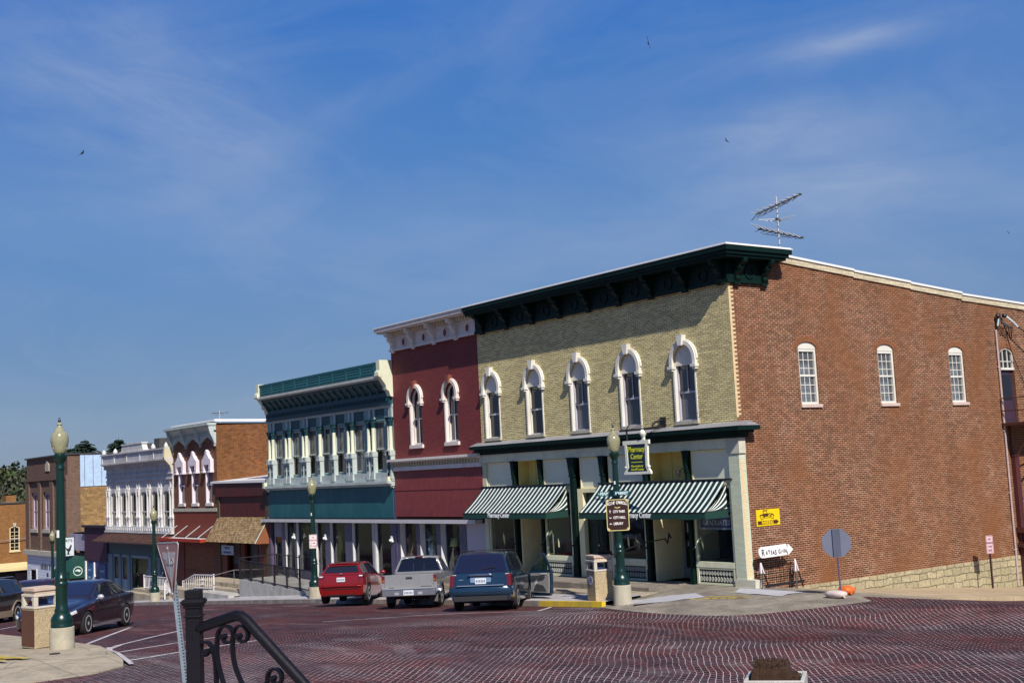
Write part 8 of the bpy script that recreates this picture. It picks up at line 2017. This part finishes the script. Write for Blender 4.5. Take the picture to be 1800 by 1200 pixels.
# ------------------------------------------------------------- silver pickup
def pickup():
    t = thing('pickup_truck', 'silver pickup truck with closed tailgate parked between red car and blue van', 'pickup')
    m = paint('silver_pickup_paint', (.36, .345, .335), .28, .55)
    B = Body([sect(2.45, .38, .62, .62, .84, .5, .90, [-.05, -.04, -.02, .02, .03, .02, -.02, -.04, -.05]), sect(2.25, .32, .80, .62, .92, .66, .98), sect(1.5, .30, .84, .64, .97, .74, 1.05), sect(1.15, .30, .845, .64, 1.0, .72, 1.12), sect(.45, .30, .85, .64, 1.02, .60, 1.53), sect(.0, .30, .85, .64, 1.02, .62, 1.57), sect(-.42, .30, .85, .64, 1.02, .625, 1.55), sect(-.58, .32, .845, .66, 1.02, .60, 1.50, [0, 0, 0, 0, 0, -.03, .06, .10, .12])])
    mb = MB(); B.mesh(mb); b = mb.build('cab', [m, UNDER], t, local=True); cut_wheels(b, (1.50,), .34, .80)
    mb = MB(); B.patch(mb, 3.1, 3.9, 6.7, 8, 1); B.patch(mb, 3.1, 3.9, 6.7, 8, -1); mb.build('windscreen', CGLASS, t, smooth='all', local=True)
    mb = MB(); B.rear(mb, -.93, .93, 5.2, 6.6, .01); rw = mb.build('rear_window', glass('pickup_rear_glass', (.006, .007, .014), rough=.04), t, smooth='all', local=True)
    a0, a1 = B.P(7, 5.2, 1), B.P(7, 6.6, 1); mb = MB()
    for yy in (-.17, .17): mb.tube([(a0.x-.016, yy, a0.z), (a1.x-.016, yy, a1.z)], .008, 4)
    mb.build('slider_frame', TRIM, rw, local=True)
    e = B.P(7, 7.3, 1); mb = MB(); mb.box(e.x-.05, e.x+.05, -.12, .12, e.z-.0, e.z+.05); mb.build('brake_lamp', mat('dark_brake_lamp', (.05, .005, .008), .3), t, local=True)
    mb = MB(); n = 12; V = []
    for i in range(n+1):
        v = 5.05+(6.95-5.05)*i/n
        for sg in (-1, 1):
            pass
    for sg in (-1, 1): mb.tube([tuple(B.P(7, v, sg)+Vector((-.012, 0, 0))) for v in np.linspace(5.0, 7.4, 10)], .022, 6)
    mb.tube([tuple(B.P(7, 7.4, 1)+Vector((-.012, 0, 0))), tuple(B.P(7, 7.4, -1)+Vector((-.012, 0, 0)))], .02, 6); mb.build('cab_rear_frame', m, t, smooth='all', local=True)
    # bed: side walls with curved flanks, floor, front wall, tailgate
    x0, x1 = -2.44, -.60
    prof = [(.80, .42), (.835, .50), (.86, .68), (.86, .80), (.845, .96), (.82, 1.00), (.76, 1.0), (.76, .55)]
    mb = MB(); N = 14
    for sg in (-1, 1):
        V = [];
        for i in range(N+1):
            x = x0+(x1-x0)*i/N
            for y, z in prof: V.append((x, sg*y, z))
        k = len(prof); mb.add(V, [(i*k+j, (i+1)*k+j, (i+1)*k+(j+1) % k, i*k+(j+1) % k) for i in range(N) for j in range(k)] + [tuple(range(k)), tuple(N*k+j for j in range(k))])
    bd = mb.build('bed', [m, UNDER], t, local=True); cut_wheels(bd, (-1.45,), .34, .80)
    mb = MB(); mb.box(x0+.05, x1, -.759, .759, .55, .58); mb.box(x1-.03, x1+.015, -.759, .759, .58, .99); mb.box(x0+.1, x1, -.55, .55, .34, .549); mb.build('bed_floor', mat('bed_liner', (.05, .05, .05), .8), t, local=True)
    mb = MB(); mb.box(x0-.03, x0+.03, -.755, .755, .56, 1.005); tg = mb.build('tailgate', m, t, local=True, bevel=.012)
    mb = MB(); mb.box(x0-.036, x0-.02, -.10, .10, .86, .93); mb.build('handle', TRIM, tg, local=True, bevel=.006)
    mb = MB(); mb.box(x0-.035, x0-.025, -.70, -.36, .62, .645); mb.box(x0-.035, x0-.025, .46, .62, .61, .63); mb.build('badge', mat('dark_badge', (.05, .05, .05)), tg, local=True)
    for sg in (-1, 1):
        mb = MB(); mb.box(x0-.02, x0+.06, sg*.78-.035, sg*.78+.07, .78, .98) if sg > 0 else mb.box(x0-.02, x0+.06, sg*.78-.07, sg*.78+.035, .78, .98); tl = mb.build('tail_light', TAIL, t, local=True, bevel=.01)
        mb = MB(); mb.box(x0-.022, x0+.02, sg*.79-.03, sg*.79+.04, .80, .86); mb.build('reverse_lamp', AMBER, tl, local=True)
        for u0, u1 in ((3.45, 4.6), (4.75, 6.1)): mb = MB(); B.patch(mb, u0, u1, 5.15, 5.92, sg); mb.build('side_window', CGLASS, t, smooth='all', local=True)
        mirror(t, 1.0, sg*.86, 1.12, sg, TRIM); wheel(t, 1.50, sg*.75, .34, .21, sg); wheel(t, -1.45, sg*.75, .34, .21, sg)
        mb = MB(); mb.box(-1.94, -1.92, sg*.66-.14, sg*.66+.14, .16, .40); mb.build('mud_flap', mat('mud_flap', (.10, .10, .10), .7) if sg < 0 else TRIM, t, local=True)
        mb = MB(); mb.band(arc(-1.45, .34, .385, .385, 0, pi, 16), arc(-1.45, .34, .43, .43, 0, pi, 16), sg*.84, sg*.885, lambda u, v, d: (u, d, v)); mb.band(arc(1.5, .34, .385, .385, 0, pi, 16), arc(1.5, .34, .43, .43, 0, pi, 16), sg*.83, sg*.87, lambda u, v, d: (u, d, v)); mb.each('wheel_arch', CHROME, t, smooth=True, local=True)
    mb = MB(); mb.box(x0-.16, x0+.02, -.82, .82, .36, .545); bu = mb.build('bumper', mat('grey_bumper', (.16, .16, .19), .35, .12, 4, metal=.4), t, local=True, bevel=.02)
    mb = MB(); mb.box(x0-.17, x0+.0, -.83, .83, .546, .575); mb.build('bumper_top', CHROME, bu, local=True, bevel=.008); plate_rear(bu, x0-.158, .46, .31, .15, seed=7)
    mb = MB()
    for sg in (-1, 1): mb.box(x0-.165, x0-.158, sg*.36-.07, sg*.36+.07, .40, .48)
    mb.build('step_light', mat('pale_step_mark', (.30, .30, .36), .3), bu, local=True)
    mb = MB(); mb.box(-2.2, 1.2, -.5, .5, .26, .36); mb.cyl((-1.45, -.7, .34), (-1.45, .7, .34), .07); mb.build('chassis', UNDER, t, local=True)
    return t
pk = pickup(); HP = radians(139); place(pk, -9.45+cos(HP)*1.5, -5.58+sin(HP)*1.5, -.66, HP, radians(-4.2), 0, 1.04)
# ================================================================== trees
LEAF_D = mat('conifer_needles', (.012, .030, .018), .9, .45, 2.5)
LEAFS = [mat('spring_leaf_light', (.085, .110, .040), .9, .3, .3), mat('spring_leaf_mid', (.055, .078, .034), .9, .3, .3), mat('budding_twig', (.085, .080, .052), .9, .3, .3), mat('dark_leaf', (.034, .052, .028), .9, .3, .3)]
BARK = mat('tree_bark', (.055, .045, .036), .95, .3, 6)
def leaf_cloud(mb, c, r, n, s, rnd, mats):
    for k in range(n):
        while True:
            p = Vector((rnd.uniform(-1, 1), rnd.uniform(-1, 1), rnd.uniform(-1, 1)))
            if p.length < 1: break
        p = Vector((c[0]+p.x*r[0], c[1]+p.y*r[1], c[2]+p.z*r[2])); a = Vector((rnd.uniform(-1, 1), rnd.uniform(-1, 1), rnd.uniform(-1, 1))).normalized(); b = a.orthogonal().normalized(); q = s*rnd.uniform(.5, 1.4)
        mb.m = mats[rnd.randrange(len(mats))]
        mb.quad(p-a*q, p+b*q*.7, p+a*q, p-b*q*.7)
def conifer(lab, x, y, z0, h, w, seed, group=None):
    t = thing('conifer', lab, 'tree', (x, y, z0), 0, group); r = random.Random(seed)
    MB().tube([(x, y, z0), (x, y, z0+h*.95)], .2, 7, rr=[.28, .04]).build('trunk', BARK, t)
    mb = MB(); n = 30
    for k in range(n):
        q = k/(n-1); z = z0+h*(.30+.70*q); L = w*(1-q)**.62*r.uniform(.75, 1.15)+.15
        for j in range(12):
            a = 2*pi*j/12+k*.7+r.uniform(-.2, .2); z = z0+h*(.30+.70*q)+r.uniform(-.45, .45)*(1-q*.8); d = Vector((cos(a), sin(a), 0)); e = Vector((-sin(a), cos(a), 0)); Lj = L*r.uniform(.6, 1.15)
            for i in range(9):
                s = (i+.5)/9; p = Vector((x, y, z))+d*Lj*s+Vector((0, 0, -.28*Lj*s*s+.10*Lj*s)); ww = .42*(1-s*.55)
                for sg in (-1, 1): mb.quad(p, p+e*sg*ww+d*.12-Vector((0, 0, .10)), p+e*sg*ww*.8+d*.34-Vector((0, 0, .16)), p+d*.26)
        mb.quad(Vector((x-.05, y, z)), Vector((x+.05, y, z)), Vector((x+.03, y, z+.3)), Vector((x-.03, y, z+.3)))
    mb.build('crown', LEAF_D, t)
conifer('dark conifer tip rising behind the brown brick hall', -106.2, 13.3, -3.0, 12.0, 4.6, 1, 'dark conifers behind the roofs'); conifer('small dark conifer tip left of a taller one behind brown brick hall', -107.4, 12.2, -3.0, 11.2, 4.0, 5, 'dark conifers behind the roofs')
conifer('dark pointed conifer between the blue metal wall and white store roof', -84.2, 9.6, -2.5, 10.6, 3.6, 2, 'dark conifers behind the roofs')
def broad(lab, x, y, z0, h, w, seed, n=1500, bare=.4, group=None):
    t = thing('tree', lab, 'tree', (x, y, z0), 0, group); r = random.Random(seed); mb = MB()
    mb.tube([(x, y, z0), (x+.1, y, z0+h*.35), (x, y+.1, z0+h*.6)], .2, 7, rr=[.34, .24, .14]); tips = []
    for k in range(22):
        a = r.uniform(0, 2*pi); q = r.uniform(.3, .62); p = Vector((x, y, z0+h*q)); e = p+Vector((cos(a)*w*r.uniform(.4, .95), sin(a)*w*r.uniform(.4, .95), h*r.uniform(.12, .38))); m_ = p.lerp(e, .5)+Vector((0, 0, h*.04))
        mb.tube([p, m_, e], .06, 5, rr=[.09, .06, .02]); tips += [e, m_.lerp(e, .5)]
        for i in range(4): f = e+Vector((r.uniform(-1, 1), r.uniform(-1, 1), r.uniform(0, 1)))*w*.3; mb.tube([m_.lerp(e, .6), f], .03, 4, rr=[.035, .012]); tips.append(f)
    mb.build('trunk', BARK, t); mb = MB()
    for e in tips: leaf_cloud(mb, e, (w*.26, w*.26, w*.22), max(4, int(n/len(tips))), .16, r, [0, 1, 2, 2, 3] if bare > .3 else [0, 1, 3])
    mb.build('crown', LEAFS, t)
broad('bare budding tree top behind the zigzag cornice store', -78, 15.5, -2.5, 10.6, 3.6, 4, 1500, .5, 'budding trees behind the roofs'); broad('low budding tree top right of the white store pediment', -84, 18.5, -2.5, 10.2, 3.4, 8, 1300, .5, 'budding trees behind the roofs')
broad('budding tree top close behind the thin television aerial', -72, 13.0, -2.5, 9.8, 2.6, 6, 900, .5, 'budding trees behind the roofs')
# wooded rise beyond the town: one mass of crowns
r = random.Random(21); mb = MB()
for k in range(900):
    x = -r.uniform(150, 330); y = r.uniform(-60, 130); z = gz(x, y); h = r.uniform(6, 10); rr_ = r.uniform(2.0, 3.6)
    if r.random() < .35: mb.m = 4; mb.tube([(x, y, z), (x+r.uniform(-.5, .5), y, z+h*.8)], .2, 4, rr=[.25, .08])
    sh = [0, 1, 1] if k % 3 == 0 else ([1, 2, 3] if k % 3 == 1 else [2, 2, 3])
    for j in range(5): leaf_cloud(mb, (x+r.uniform(-1, 1)*rr_*.7, y+r.uniform(-1, 1)*rr_*.7, z+h*.62+r.uniform(-.4, .5)*rr_), (rr_*.62, rr_*.62, rr_*.55), 34, .46, r, sh)
tag(mb.build('hillside_wood', LEAFS + [BARK], recalc=False), 'spring wood covering the hillside beyond the orange brick building', 'wood', kind='stuff')
# no haze is drawn; bring the scene up to date
bpy.context.view_layer.update()
